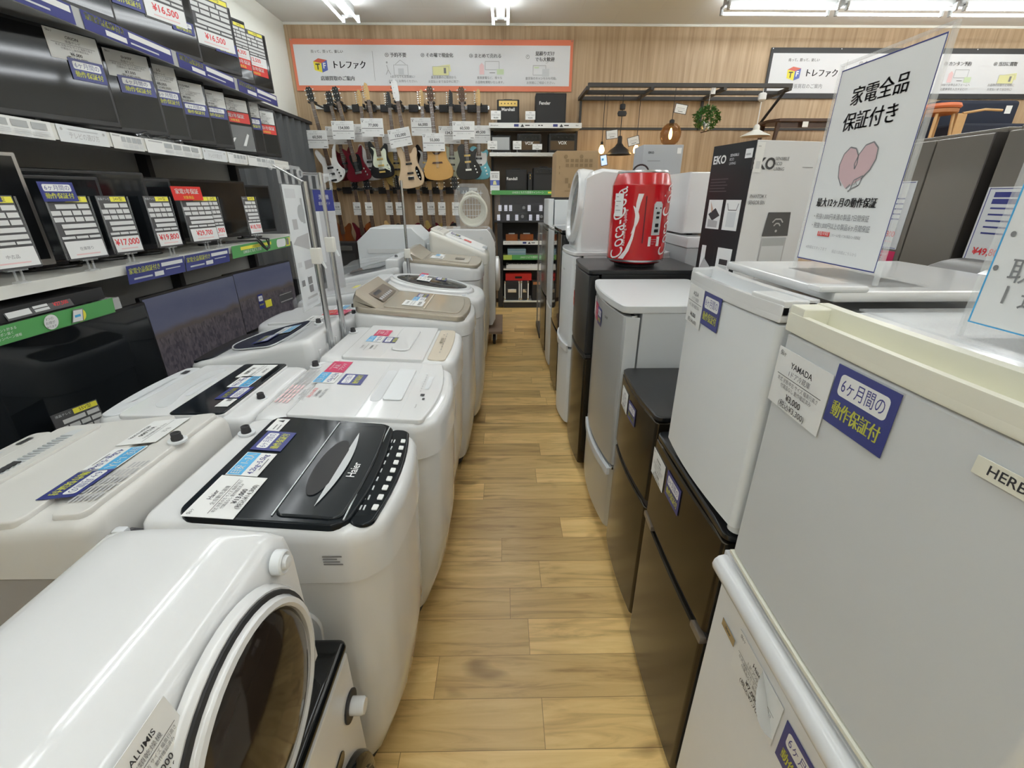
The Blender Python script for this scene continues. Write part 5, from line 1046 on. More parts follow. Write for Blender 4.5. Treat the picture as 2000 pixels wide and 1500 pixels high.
stand_card('price card at the left edge of the middle shelf below a navy sticker', 1.52, .15, '中古品', '22V型', sticker=('warranty_sticker', e_warranty(), .12, 'navy'))
stand_card('price card with yellow tag in front of the small black television', 1.797, .152, '在庫限り', '24V型', sticker=('warranty_sticker', e_warranty(), .12, 'navy'))
stand_card('price card showing red 000 on the middle television shelf', 2.0, .128, '¥17,000', '24V型')
stand_card('price card shining white in the light on the middle television shelf', 2.255, .135, '¥19,800', '24V型')
stand_card('price card reading ¥29,700 under a red one year sticker', 2.527, .19, '¥29,700', '32V型', sticker=('one_year_sticker', e_red(), .19, 'red'))
stand_card('price card half hidden right behind the ¥29,700 card', 2.69, .13, '¥31,900', '32V型', X=-1.64)
stand_card('last narrow price card on the middle television shelf', 3.055, .11, '¥18,700', '24V型', rz=-12)
t = thing('power_cable', 'coiled black cable hanging over the green banner of the middle shelf', 'cable', (-1.600, 3.05, 1.2365))
m = MB(); m.tube([(-.10 + .0, -.2, .010), (-.03, -.12, .014), (.02, -.06, .012), (.028, -.02, -.03), (.030, .02, -.055), (.028, .06, -.03), (.022, .05, .012), (-.01, .0, .022), (.024, -.03, .006), (.032, .0, -.04), (.032, .05, -.045), (.024, .08, .01), (-.06, .12, .012)], .006, 'black_matte', 6); m.build('cable', t)
# recorders on the short shelf
t = thing('video_recorder', 'flat black disc recorder with a price strip on the short left shelf', 'recorder', (-1.75, 1.62, 1.1155)); m = MB(); m.box(-.13, .12, -.20, .21, .006, .052, 'black_matte', .004); m.build('body', t)
for sx in (-.1, .09):
    for sy in (-.16, .16): MB().lathe([(.012, 0), (.012, .008)], 'rubber', 10, lambda x, y, z: (x + sx, y + sy, z)).build('foot', t)
sheet(t, 'price_strip', [('r', .02, .2, .35, .8, 'spec_box'), ('r', .10, .85, .3, .98, 'yellow'), ('t', '¥27,500', .82, .5, .5, 'red_text', .3, .02), ('r', .4, .55, .62, .8, 'spec_box'), ('r', .4, .2, .62, .45, 'spec_box')], .24, .035, (.1215, -.06, .028), (0, 1, 0), (-.3, 0, 1), 'spec_dark')
t = thing('video_recorder', 'flat black recorder at the left picture edge on the short shelf', 'recorder', (-1.75, 1.20, 1.1155)); m = MB(); m.box(-.13, .11, -.19, .17, .006, .045, 'black_gloss', .004); m.build('body', t)
for sx in (-.1, .09):
    for sy in (-.15, .13): MB().lathe([(.012, 0), (.012, .008)], 'rubber', 10, lambda x, y, z: (x + sx, y + sy, z)).build('foot', t)
# low televisions
tv('huge switched-off black television low down behind the left washing machines', 2.048, -1.66, 1.24, .372, 1.06, .3305, 2, feet=True)
T1 = tv('switched-on television showing a crowd below a grey blue sky, left of two', 2.79, -1.67, .725, .645, 1.072, .5805, 2, 'crowd', rim=.012)
T1 = tv('switched-on television showing a crowd, right of two, with small cards', 3.55, -1.665, .72, .645, 1.058, .5805, 7, 'crowd', rim=.012)
tl(T1, 'warranty_sticker', e_warranty(), .44, .83, .055, .10, 'navy'); tl(T1, 'price_tag', [], .36, .80, .07, .05, 'yellow'); tl(T1, 'caption_plate', [('r', .05, .1, .95, .2, 'line_grey'), ('r', .05, .85, .95, .92, 'line_grey')], .14, .80, .17, .07, 'spec_dark')
t = thing('price_card', 'dark price card standing in front of the huge black television', 'price card', (-1.58, 1.49, .3305), R(-15)); sheet(t, 'card', e_spec('¥79,800', '55V型'), .15, .23, (0, 0, .345), (0, 1, 0), (-.05, 0, 1), 'spec_dark'); m = MB(); m.box(-.004, .004, -.01, .01, 0, .24, 'clear_mid'); m.box(-.03, .03, -.03, .03, 0, .005, 'clear_mid'); m.build('clip', t)
t = thing('speaker_tower', 'black narrow speaker with white tag beside the right crowd television', 'speaker', (-1.70, 3.80, 0)); m = MB(); m.box(-.07, .07, -.055, .055, 0, .88, 'black_matte', .006); m.build('body', t); sheet(t, 'tag', [('r', .2, .2, .8, .4, 'ink_soft')], .035, .06, (.0705, -.01, .77), (0, 1, 0), (0, 0, 1))
# ---------------------------------------------------------------- curtain beside the wall end
m = MB(); n = 120; A = [(-2.50 + .028 * math.sin(i * .9) + .010 * math.sin(i * 2.3), 3.80 + 2.72 * i / n) for i in range(n + 1)]
m.loft([[(x, y, z) for x, y in A] + [(x - .008, y, z) for x, y in reversed(A)] for z in (.03, 1.2, 2.36)], 'curtain'); o = m.build('curtain', None); tag(o, 'dark grey pleated curtain hanging in front of the left wall', 'curtain')
t = thing('curtain_rail', 'dark rail carrying the grey curtain', 'rail', (-2.50, 5.16, 2.362)); m = MB(); m.box(-.04, .04, -1.42, 1.42, .0, .035, 'rail_dark', .004); m.build('rail', t)
for y in (-1.3, 0, 1.3): m = MB(); m.box(-.24, -.04, y - .01, y + .01, .01, .03, 'rail_dark'); m.build('bracket', t)
# ---------------------------------------------------------------- floor poles with clear sign holders between the washing machine rows
def pole(label, x, y, z1, zc, lean=0, base=True):
    t = thing('sign_pole', label, 'sign pole', (x, y, 0)); l = lean
    m = MB(); m.tube([(0, 0, .012), (0, 0, zc)], .0125, 'steel', 12); m.build('lower_tube', t)
    m = MB(); m.tube([(0, 0, zc), (0, 0, z1)], .009, 'steel', 12); m.build('upper_tube', t)
    m = MB(); m.box(-.020, .020, -.018, .018, zc - .03, zc + .035, 'cream', .005); m.build('clamp', t)
    m = MB(); m.prism([(.018, -.03), (.03, -.05), (.034, -.048), (.024, -.02)], lambda a, b, d_: (a, d_, zc + b), -.004, .004, 'cool_white'); m.build('lever', t)
    m = MB(); m.lathe([(.016, 0), (.016, .008), (.0135, .012)], 'black_matte', 20); m.build('foot', t)
    return t
# row gap is narrow, so the poles have small round feet
p1 = pole('grey sign pole nearest the televisions, holding the dimmer hanging sign', -.797, 1.955, 1.56, 1.27); p2 = pole('grey sign pole with thin chrome top, right of two between the washing machines', -.797, 2.13, 1.60, 1.30); p3 = pole('grey sign pole standing farther back behind the bronze lidded washing machine', -.715, 3.385, 1.61, 1.12)
mat('poster_grey', (.47, .48, .50), .4)
def hang(label, X, Y, z0, z1, w_, rz, el, base, arm):
    t = thing('hanging_sign', label, 'sign', (X, Y, z0), R(rz)); h = z1 - z0
    sheet(t, 'poster', el, w_, h - .075, (.002, 0, (h - .075) / 2), (0, 1, 0), (0, 0, 1), base)
    m = MB(); m.box(-.003, .0015, -w_ / 2 - .006, w_ / 2 + .006, -.006, h - .07, 'clear'); m.build('sleeve', t)
    m = MB()
    for k in range(4): m.box(-.004, .004, -w_ / 2 + w_ * k / 3 - .008, -w_ / 2 + w_ * k / 3 + .008, h - .072, h - .012, 'clear_mid', .002)
    m.box(-.008, .008, -w_ / 2 - .05, w_ / 2 + .012, h - .014, h, 'clear_mid', .004); m.tube([(0, -w_ / 2 - .06 + .016 * math.cos(R(a)), h - .007 + .016 * math.sin(R(a))) for a in range(0, 360, 30)], .004, 'clear_mid', 6, True); m.build('hanger', t)
    iv = Matrix.Rotation(-R(rz), 3, 'Z') @ (Vector(arm) - Vector((X, Y, z0))); m = MB(); m.tube([(0, -w_ / 2 - .04, h - .007), iv], .004, 'steel', 8); m.build('arm', t)
    return t
el = [('r', .08, .90, .6, .97, 'pale'), ('c', .75, .78, .07, 'shade_grey'), ('p', [(.78, .7), (.92, .7), (.9, .9), (.8, .9)], 'shade_grey'), ('r', .2, .66, .45, .74, 'line_grey'), ('p', [(.05, .55), (.9, .48), (.95, .62), (.3, .6)], 'line_grey'), ('r', .45, .33, .95, .40, 'line_grey'), ('r', .1, .36, .3, .40, 'pale'), ('r', .12, .20, .3, .25, 'ink_soft'), ('r', .50, .13, .72, .19, 'ink_soft'), ('r', .50, .20, .72, .26, 'ink_soft'), ('r', .3, .08, .9, .1, 'line_grey'), ('r', .2, .03, .85, .05, 'pale')]
hang('clear hanging sign with greyish washing machine guide, left of the first pole', -.90, 2.062, 1.03, 1.625, .185, 0, el, 'cool_white', (-.797, 1.955, 1.555))
el = [('r', 0, .80, 1, 1, 'navy'), ('t', '洗濯機', .5, .93, .05, 'pale', .7), ('t', '容量ガイド', .5, .87, .035, 'pale', .8), ('r', 0, .3, .16, .8, 'pale')] + [('r', .4, .28 + .1 * k, .7, .30 + .1 * k, 'line_grey') for k in range(5)] + [('r', .1, .26, .9, .268, 'line_grey'), ('c', .5, .16, .06, 'shade_grey')]
hang('clear hanging sign with navy heading between the two near poles', -.90, 2.40, 1.05, 1.61, .14, -20, el, 'poster_grey', (-.797, 2.13, 1.595))
# ---------------------------------------------------------------- banners on the back wall
def icon_house(x, y): return [('l', [(x - .022, y + .06), (x, y + .12), (x + .022, y + .06)], .012, 'line_grey'), ('l', [(x - .03, y - .10), (x - .03, y + .05), (x + .03, y + .05), (x + .03, y - .10), (x - .03, y - .10)], .012, 'line_grey'), ('r', x - .012, y - .09, x + .012, y + .0, 'pale'), ('l', [(x - .06, y + .05), (x - .055, y - .02), (x - .065, y - .09)], .014, 'line_grey'), ('l', [(x - .055, y - .02), (x - .045, y - .09)], .014, 'line_grey'), ('c', x - .058, y + .085, .025, 'line_grey')]
def icon_bill(x, y): return [('p', [(x - .03, y + .03), (x + .035, y + .06), (x + .04, y - .04), (x - .025, y - .06)], 'wash_yellow'), ('r', x - .04, y - .10, x + .03, y + .03, 'wash_yellow'), ('l', [(x - .04, y - .10), (x + .03, y - .10), (x + .03, y + .03), (x - .04, y + .03), (x - .04, y - .10)], .01, 'line_grey'), ('r', x + .008, y - .07, x + .018, y + .01, 'ink_soft')]
def icon_tv(x, y): return [('l', [(x - .03, y - .02), (x + .03, y - .02), (x + .03, y + .10), (x - .03, y + .10), (x - .03, y - .02)], .014, 'line_grey'), ('r', x - .012, y - .07, x + .012, y - .06, 'ink_soft'), ('p', [(x - .055, y + .04), (x - .045, y + .08), (x - .035, y + .04), (x - .035, y - .09), (x - .055, y - .09)], 'wash_pink'), ('r', x + .02, y - .09, x + .05, y - .01, 'wash_green')]
def icon_card(x, y): return [('l', [(x - .035, y - .09), (x + .02, y - .09), (x + .02, y + .05), (x - .035, y + .05), (x - .035, y - .09)], .012, 'line_grey'), ('r', x - .03, y + .01, x - .01, y + .03, 'wash_green'), ('r', x + .005, y - .11, x + .035, y + .0, 'pale'), ('l', [(x + .02, y + .08), (x + .03, y + .10)], .01, 'line_grey')]
def cube(x, y, k=1.): return [('p', [(x - .030 * k, y + .055), (x - .006, y + .10), (x + .032 * k, y + .075), (x + .006, y + .03)], 'logo_red'), ('p', [(x - .030 * k, y + .055), (x + .006, y + .03), (x + .006, y - .105), (x - .028 * k, y - .07)], 'logo_yellow'), ('p', [(x + .006, y + .03), (x + .032 * k, y + .075), (x + .032 * k, y - .07), (x + .006, y - .105)], 'logo_blue'), ('t', 'T', x - .012, y - .025, .12, 'ink', None, .03), ('t', 'F', x + .019, y - .01, .11, 'card', None, .03)]
def stretch(el, x, y, kx, ky):
    f = lambda a, b: (x + (a - x) * kx, y + (b - y) * ky); out = []
    for e in el:
        if e[0] in 'pl': out.append((e[0], [f(*q) for q in e[1]]) + tuple(e[2:]))
        elif e[0] == 'r': out.append(('r', *f(e[1], e[2]), *f(e[3], e[4]), e[5]))
        elif e[0] == 't': out.append(('t', e[1], *f(e[2], e[3]), e[4] * ky, *e[5:]))
        else: out.append((e[0], *f(e[1], e[2]), e[3] * ky * .6, *e[4:]))
    return out
A_ = [('t', '売って、買って、楽しい', .118, .83, .085, 'ink_soft', .17, .02)] + stretch(cube(.088, .50), .088, .50, .8, 1.7) + [('t', 'トレファク', .195, .50, .215, 'ink', .115, .045), ('t', '店頭買取のご案内', .145, .17, .125, 'ink_soft', .19, .02), ('r', .281, .12, .2825, .85, 'line_grey')]
B_ = A_ + [('t', '① 予約不要', .365, .75, .12, 'ink_soft', .13, .02), ('t', '② その場で現金化', .515, .75, .115, 'ink_soft', .17, .02), ('t', '③ まとめて売れる', .69, .74, .115, 'ink_soft', .17, .02), ('t', '④', .845, .72, .12, 'ink_soft'), ('t', '見積りだけ', .908, .80, .115, 'ink_soft', .1, .02), ('t', 'でも大歓迎', .908, .66, .115, 'ink_soft', .1, .02)] + stretch(icon_house(.38, .43), .38, .43, .85, 1.7) + stretch(icon_bill(.53, .43), .53, .43, .85, 1.7) + stretch(icon_tv(.715, .44), .715, .44, .85, 1.7) + stretch(icon_card(.895, .43), .895, .43, .85, 1.7) + \
    [('t', '1点からでもお気軽に!', .385, .22, .075, 'ink_soft', .13), ('t', 'お気軽にお持ちください。', .385, .11, .075, 'ink_soft', .15), ('t', '査定金額のご提示から', .535, .21, .075, 'ink_soft', .13), ('t', 'お支払いまで当日中に完了!', .535, .10, .075, 'ink_soft', .16), ('t', '家具家電など、様々な', .705, .20, .075, 'ink_soft', .12), ('t', 'お品物を買取いたします。', .705, .09, .075, 'ink_soft', .15), ('t', '査定後のキャンセルも可能。', .895, .19, .075, 'ink_soft', .15), ('t', 'お気軽にご相談ください。', .895, .08, .075, 'ink_soft', .14)]
def banner(label, x0, x1, z0, z1, el, edge, name='banner'):
    t = thing(name, label, 'banner', ((x0 + x1) / 2, YW - .018, (z0 + z1) / 2)); w_, h = x1 - x0, z1 - z0
    sheet(t, 'printed_cloth', el, w_ - .07, h - .12, (0, -.004, 0), (1, 0, 0), (0, 0, 1), 'fabric_banner')
    m = MB(); e = .055
    for a in ((-w_ / 2, w_ / 2, h / 2 - .06, h / 2), (-w_ / 2, w_ / 2, -h / 2, -h / 2 + .06), (-w_ / 2, -w_ / 2 + .036, -h / 2 + .06, h / 2 - .06), (w_ / 2 - .036, w_ / 2, -h / 2 + .06, h / 2 - .06)): m.box(a[0], a[1], -.0035, .006, a[2], a[3], edge)
    m.build('edge_band', t)
    m = MB()
    for k in range(5):
        for z in (h / 2 - .012,): m.lathe([(.008, 0), (.006, .004), (0, .004)], 'steel', 10, lambda x, y, q: (-w_ / 2 + .02 + (w_ - .04) * k / 4 + x, -.004 - q, z + y))
    m.build('eyelet', t)
banner('white buying guide banner with orange edge high on the back wall', -2.685, .888, 2.782, 3.338, B_, 'orange_band')
C_ = [('t', '売って、買って、楽しい', .118, .83, .085, 'ink_soft', .17, .02)] + stretch(cube(.088, .50), .088, .50, .8, 1.7) + [('t', 'トレファク', .195, .50, .215, 'ink', .115, .045), ('t', '出張買取のご案内', .145, .17, .125, 'ink_soft', .19, .01), ('r', .281, .12, .2825, .85, 'line_grey'), ('t', '① 全国対応', .365, .75, .12, 'ink_soft', .13, .02), ('t', '② 出張無料', .51, .75, .12, 'ink_soft', .13, .02)] + stretch(icon_house(.38, .43), .38, .43, .85, 1.7) + stretch(icon_bill(.53, .43), .53, .43, .85, 1.7) + [('t', '③ カンタン予約', .695, .75, .115, 'ink_soft', .17, .02), ('t', '④ 当日に買取', .875, .75, .115, 'ink_soft', .15, .02)] + stretch(icon_tv(.72, .44), .72, .44, .85, 1.7) + stretch(icon_bill(.90, .43), .90, .43, .85, 1.7) + [('t', 'WEBでお申込みフォームへ', .71, .22, .075, 'ink_soft', .14), ('t', '必要事項を入力するだけ!', .71, .11, .075, 'ink_soft', .14), ('t', 'お品物の引取りと同時に', .885, .22, .075, 'ink_soft', .14), ('t', 'お支払いまで当日中に!', .885, .11, .075, 'ink_soft', .14)]
banner('white pick-up guide banner with black edge on right back wall', 3.435, 7.02, 2.715, 3.272, C_, 'rail_dark')
# ---------------------------------------------------------------- guitars
strat = [(-.030, .125), (-.055, .165), (-.085, .215), (-.118, .205), (-.122, .14), (-.103, .04), (-.118, -.05), (-.155, -.13), (-.125, -.205), (0, -.225), (.125, -.205), (.158, -.125), (.125, -.04), (.104, .035), (.118, .10), (.122, .155), (.098, .175), (.062, .145), (.030, .125)]
sg = [(-.03, .12), (-.06, .13), (-.10, .185), (-.13, .19), (-.115, .12), (-.10, .04), (-.125, -.05), (-.165, -.13), (-.125, -.20), (0, -.215), (.125, -.20), (.165, -.13), (.125, -.05), (.10, .04), (.115, .12), (.13, .19), (.10, .185), (.06, .13), (.03, .12)]
lp = [(-.03, .185), (-.075, .19), (-.118, .15), (-.112, .06), (-.105, .0), (-.15, -.08), (-.165, -.15), (-.115, -.215), (0, -.23), (.115, -.215), (.165, -.15), (.15, -.08), (.105, .0), (.112, .06), (.135, .13), (.105, .125), (.07, .10), (.03, .13)]
tele = [(-.03, .165), (-.08, .18), (-.122, .14), (-.112, .05), (-.118, -.03), (-.158, -.11), (-.13, -.20), (0, -.22), (.13, -.20), (.158, -.11), (.118, -.03), (.108, .04), (.124, .11), (.098, .145), (.062, .12), (.03, .12)]
bass = [(-.03, .14), (-.06, .20), (-.085, .285), (-.122, .27), (-.122, .16), (-.106, .06), (-.128, -.05), (-.175, -.16), (-.155, -.25), (-.02, -.27), (.13, -.235), (.165, -.12), (.120, .0), (.108, .07), (.125, .15), (.12, .20), (.085, .19), (.055, .145), (.03, .14)]
acou = [(-.03, .225), (-.10, .215), (-.135, .15), (-.120, .06), (-.135, -.02), (-.185, -.11), (-.165, -.22), (0, -.255), (.165, -.22), (.185, -.11), (.135, -.02), (.120, .06), (.120, .13), (.10, .17), (.06, .16), (.03, .20)]
mock = [(-.035, .09), (-.06, .10), (-.115, .19), (-.150, .155), (-.125, .06), (-.10, .0), (-.12, -.10), (-.14, -.20), (-.06, -.185), (.01, -.225), (.12, -.19), (.175, -.10), (.13, -.04), (.10, .04), (.12, .17), (.145, .235), (.085, .17), (.055, .07), (.035, .075)]
GTR = 'guitars and basses hanging on the back wall'
def guitar(label, shape, bodym, xh, z_nut, xc, zc, y, neckm='maple', boardm='rosewood', headm=None, guard=None, pick=2, price=None, tagpos=None, th=.042, tagrot=0, head='six', small=False, cat='guitar', group=GTR):
    L_ = math.hypot(z_nut - zc, xh - xc); a = math.atan2(xh - xc, z_nut - zc)
    t = thing('acoustic_guitar' if shape is acou else ('bass_guitar' if shape is bass else 'electric_guitar'), label, cat, (xc, y, zc), 0, group); t.rotation_euler = (0, a, 0)
    P = spline(shape, 4) if shape is not mock else spline(shape, 3); f = lambda u, v, d_: (u, d_, v)
    m = MB(); m.prism(P, f, th / 2, -th / 2, bodym, .006 if shape is not acou else .004); m.build('body', t)
    fr = -th / 2; top = max(p[1] for p in P if abs(p[0]) < .04)
    m = MB(); m.loft([[(-.028, fr + .002, top - .07), (.028, fr + .002, top - .07), (.028, fr - .012, top - .07), (-.028, fr - .012, top - .07)], [(-.021, fr + .006, L_), (.021, fr + .006, L_), (.021, fr - .012, L_), (-.021, fr - .012, L_)]], neckm, smooth=False); m.build('neck', t)
    m = MB(); b0 = top - .10 if shape is not acou else .10
    m.loft([[(-.029, fr - .0125, b0), (.029, fr - .0125, b0), (.029, fr - .017, b0), (-.029, fr - .017, b0)], [(-.0215, fr - .0125, L_), (.0215, fr - .0125, L_), (.0215, fr - .017, L_), (-.0215, fr - .017, L_)]], boardm, smooth=False)
    for k in range(14):
        z = L_ - (L_ - b0) * (1 - .91 ** (k + 1)) * 1.3
        if z > b0 + .01: m.box(-.024, .024, fr - .0185, fr - .0168, z - .001, z + .001, 'steel')
    m.build('fretboard', t)
    hm = headm or neckm
    H_ = {'six': [(-.022, 0), (-.036, .05), (-.030, .15), (-.006, .185), (.016, .17), (.026, .10), (.022, 0)], 'three': [(-.021, 0), (-.038, .04), (-.036, .14), (-.018, .165), (0, .155), (.018, .165), (.036, .14), (.038, .04), (.021, 0)], 'bass': [(-.022, 0), (-.044, .05), (-.044, .20), (.0, .235), (.030, .20), (.034, .06), (.022, 0)], 'point': [(-.022, 0), (-.03, .05), (-.012, .19), (.026, .15), (.030, .06), (.022, 0)]}[head]
    m = MB(); m.prism(H_, lambda u, v, d_: (u, d_, L_ + v), fr + .006, fr - .010, hm); m.build('headstock', t)
    m = MB(); n = 4 if head == 'bass' else (6 if head == 'six' or head == 'point' else 3)
    for k in range(n):
        z = L_ + .035 + k * (.165 if head == 'bass' else .12) / max(1, n - 1) * (1 if n > 3 else .8)
        for sx in ((-1, 1) if head == 'three' else (-1,)):
            m.lathe([(.005, 0), (.005, .008), (.003, .01)], 'chrome', 8, lambda p, q, h: (sx * .018 + p, fr - .010 - h, z + q)); m.box(sx * .040, sx * .058, fr - .004, fr + .004, z - .006, z + .006, 'chrome' if bodym != 'g_natural' else 'black', .002)
    m.build('tuner', t)
    if guard:
        gm, pts = guard; m = MB(); m.prism(spline(pts, 4), f, fr - .0005, fr - .003, gm); m.build('pickguard', t)
    if shape is acou:
        m = MB(); m.prism([(-.07, -.055), (.07, -.055), (.06, -.035), (-.06, -.035)], f, fr - .0002, fr - .008, 'rosewood'); m.build('bridge', t)
        m = MB(); m.prism([(-.055, .095), (-.04, .075), (.04, .075), (.055, .095), (.05, .07), (.03, .05), (-.03, .05), (-.05, .07)], f, fr - .0002, fr - .002, 'rosewood'); m.build('sound_hole', t)
    elif not small:
        for k in range(pick):
            z = (top - .13) - k * .075 if shape is not bass else .02 - k * .11
            m = MB(); m.box(-.040, .040, fr - .011, fr - .0002, z - .011, z + .011, 'black' if bodym not in ('g_black',) else 'gold', .002); m.build('pickup', t)
        m = MB(); m.box(-.04, .04, fr - .013, fr - .0002, -.125 if shape is not bass else -.17, -.10 if shape is not bass else -.13, 'chrome', .003); m.build('bridge', t)
        for k in range(3):
            m = MB(); m.lathe([(.011, 0), (.010, .012), (0, .013)], 'chrome' if bodym != 'g_white' else 'black', 12, lambda p, q, h: (.085 + .012 * k + p, fr - .0002 - h, -.075 - .038 * k + q)); m.build('control_knob', t)
    m = MB()
    for k in range(4 if head == 'bass' else 6):
        x = -.016 + .032 * k / (3 if head == 'bass' else 5); m.box(x - .0006, x + .0006, fr - .0205, fr - .0195, -.11, L_, 'steel')
    m.build('strings', t)
    # wall hanger belongs to the rail, the tag hangs from the strings
    if price:
        u, v, = tagpos; c, s_ = math.cos(a), math.sin(a); dx, dz = u - xc, v - zc
        lx, lz = dx * c - dz * s_, dx * s_ + dz * c
        r_ = tagrot + a; o = sheet(t, 'price_tag', e_gtr(price), .28 if not small else .10, .205 if not small else .165, (lx, fr - (.045 if not small else .03), lz), (math.cos(r_), 0, math.sin(r_)), (-math.sin(r_), 0, math.cos(r_)), 'card')
    return t
sp = lambda x: [( -.09, .15), (-.06, .10), (-.085, .02), (-.10, -.05), (-.07, -.09), (.02, -.10), (.10, -.14), (.115, -.10), (.085, -.02), (.095, .09), (.07, .12), (.035, .09), (0, .11)]
guitar('white electric guitar with pointed horns and black knobs, leftmost on the wall', mock, 'g_white', -2.39, 2.60, -2.285, 1.90, 6.52, headm='black', head='three', price='60,500', tagpos=(-2.39, 2.185), pick=3)
guitar('dark cherry electric guitar partly behind its twin at left of the wall', sg, 'g_cherry', -2.205, 2.58, -2.13, 1.93, 6.66, headm='black', head='three', price='35,200', tagpos=(-2.17, 2.245))
guitar('dark cherry double-horned electric guitar with black pickguard', sg, 'g_cherry', -2.057, 2.60, -1.935, 1.91, 6.50, headm='black', head='three', guard=('black_gloss', [(-.06, .10), (-.05, -.02), (-.03, -.07), (.05, -.09), (.075, -.02), (.06, .10)]), price='154,000', tagpos=(-2.03, 2.285))
guitar('white electric guitar almost hidden between cherry and black ones', strat, 'g_white', -1.833, 2.58, -1.80, 1.94, 6.68, price='71,500', tagpos=(-1.83, 2.275))
guitar('black electric guitar with mint green pickguard', strat, 'g_black', -1.682, 2.62, -1.615, 1.96, 6.50, guard=('g_mint', sp(0)), price='77,000', tagpos=(-1.66, 2.315), pick=3)
guitar('golden natural electric guitar hidden behind the natural wood bass', lp, 'g_gold', -1.462, 2.56, -1.44, 1.87, 6.66, headm='black', head='six', price='88,000', tagpos=(-1.45, 2.16))
guitar('natural wood bass guitar with white headstock hanging lowest', bass, 'g_natural', -1.312, 2.60, -1.235, 1.885, 6.46, headm='g_white', head='bass', guard=('black_gloss', [(.07, -.05), (.10, -.02), (.135, -.13), (.12, -.19), (.09, -.15)]), price='132,000', tagpos=(-1.315, 2.20), tagrot=.16, pick=2)
guitar('dark electric guitar with pale pickguard behind the natural bass', strat, 'g_black', -1.046, 2.58, -1.05, 1.93, 6.66, guard=('pale', sp(0)), price='66,000', tagpos=(-1.06, 2.345))
guitar('acoustic guitar with orange spruce top', acou, 'spruce', -.905, 2.60, -.87, 1.965, 6.50, neckm='rosewood', head='three', price='55,000', tagpos=(-.895, 2.15), th=.09)
guitar('pale sparkling electric guitar behind acoustic and black ones', tele, 'g_mint', -.684, 2.58, -.70, 1.95, 6.68, headm='black', head='point', price='134,200', tagpos=(-.71, 2.255))
guitar('black single-cutaway electric guitar with gold pickups', lp, 'g_black', -.518, 2.60, -.475, 1.95, 6.50, neckm='rosewood', head='three', price='60,500', tagpos=(-.51, 2.285))
guitar('sky blue electric guitar with white pickguard, rightmost on the wall', tele, 'g_blue', -.322, 2.58, -.335, 1.945, 6.62, guard=('g_white', [(-.10, .12), (-.06, .06), (-.09, -.02), (-.03, -.06), (.05, -.05), (.10, .0), (.10, .10), (.05, .10), (0, .13)]), price='49,500', tagpos=(-.315, 2.255))
low = [(-2.32, 'g_sunburst', 'brown sunburst', strat), (-2.02, 'g_cherry', 'dark red', sg), (-1.835, 'g_sunburst', 'reddish brown', lp), (-1.60, 'maple', 'brown wooden', strat), (-1.44, 'g_black', 'black', tele), (-1.16, 'g_cherry', 'dark wine red', lp), (-1.02, 'g_gold', 'golden brown', strat), (-.86, 'g_cherry', 'deep red', sg), (-.66, 'g_black', 'black headed', lp)]
ords = ('leftmost', 'second', 'third', 'fourth', 'fifth', 'sixth', 'seventh', 'eighth', 'rightmost')
for k, (x, bm_, cn, sh) in enumerate(low):
    guitar('%s guitar with small tag, %s of the lower hanging row' % (cn, ords[k]) + (' from left' if 0 < k < 8 else ''), sh, bm_, x, 1.60, x + .03, .99, (6.70, 6.62, 6.54)[k % 3], head='three' if k in (1, 2, 5, 7, 8) else 'six', headm='black' if k in (1, 2, 4, 8) else None, small=True, price='%d,%d00' % (18 + 7 * k % 23, k + 1), tagpos=(x + .0, 1.36), group='guitars of the lower hanging row')
def hanger_rail(label, x0, x1, z, xs, necks, y0=YW):
    t = thing('guitar_rail', label, 'rail', ((x0 + x1) / 2, y0 - .0005, z)); c = (x0 + x1) / 2
    m = MB(); m.box(x0 - c, x1 - c, -.035, 0, -.022, .022, 'steel', .003); m.build('rail', t)
    for x in xs:
        m = MB(); m.box(x - c - .06, x - c + .06, -.075, -.036, -.055, .03, 'black_matte', .004); m.build('hanger', t)
    for x, y in necks:
        y -= y0 - .0005; m = MB(); m.box(x - c - .008, x - c + .008, y + .03, -.036, -.008, .008, 'black_matte')
        m.box(x - c - .036, x - c + .036, y + .018, y + .03, -.010, .010, 'black_matte')
        for sx in (-1, 1): m.box(x - c + sx * .036 - .007, x - c + sx * .036 + .007, y - .055, y + .03, -.010, .010, 'black_matte')
        m.build('hook', t)
    return t
hanger_rail('upper metal rail with black hangers for the guitars', -2.52, -.19, 2.595, [-2.30, -2.13, -1.93, -1.74, -1.56, -1.38, -1.19, -.97, -.79, -.60, -.42, -.27], [(-2.39, 6.52), (-2.205, 6.66), (-2.057, 6.50), (-1.833, 6.68), (-1.682, 6.50), (-1.462, 6.66), (-1.312, 6.46), (-1.046, 6.66), (-.905, 6.50), (-.684, 6.68), (-.518, 6.50), (-.322, 6.62)])
hanger_rail('lower metal rail with black hangers for the guitars', -2.50, -.38, 1.606, [-2.2, -1.9, -1.70, -1.5, -1.30, -1.09, -.94, -.76, -.56], [(x, (6.70, 6.62, 6.54)[k % 3]) for k, (x, *_) in enumerate(low)])
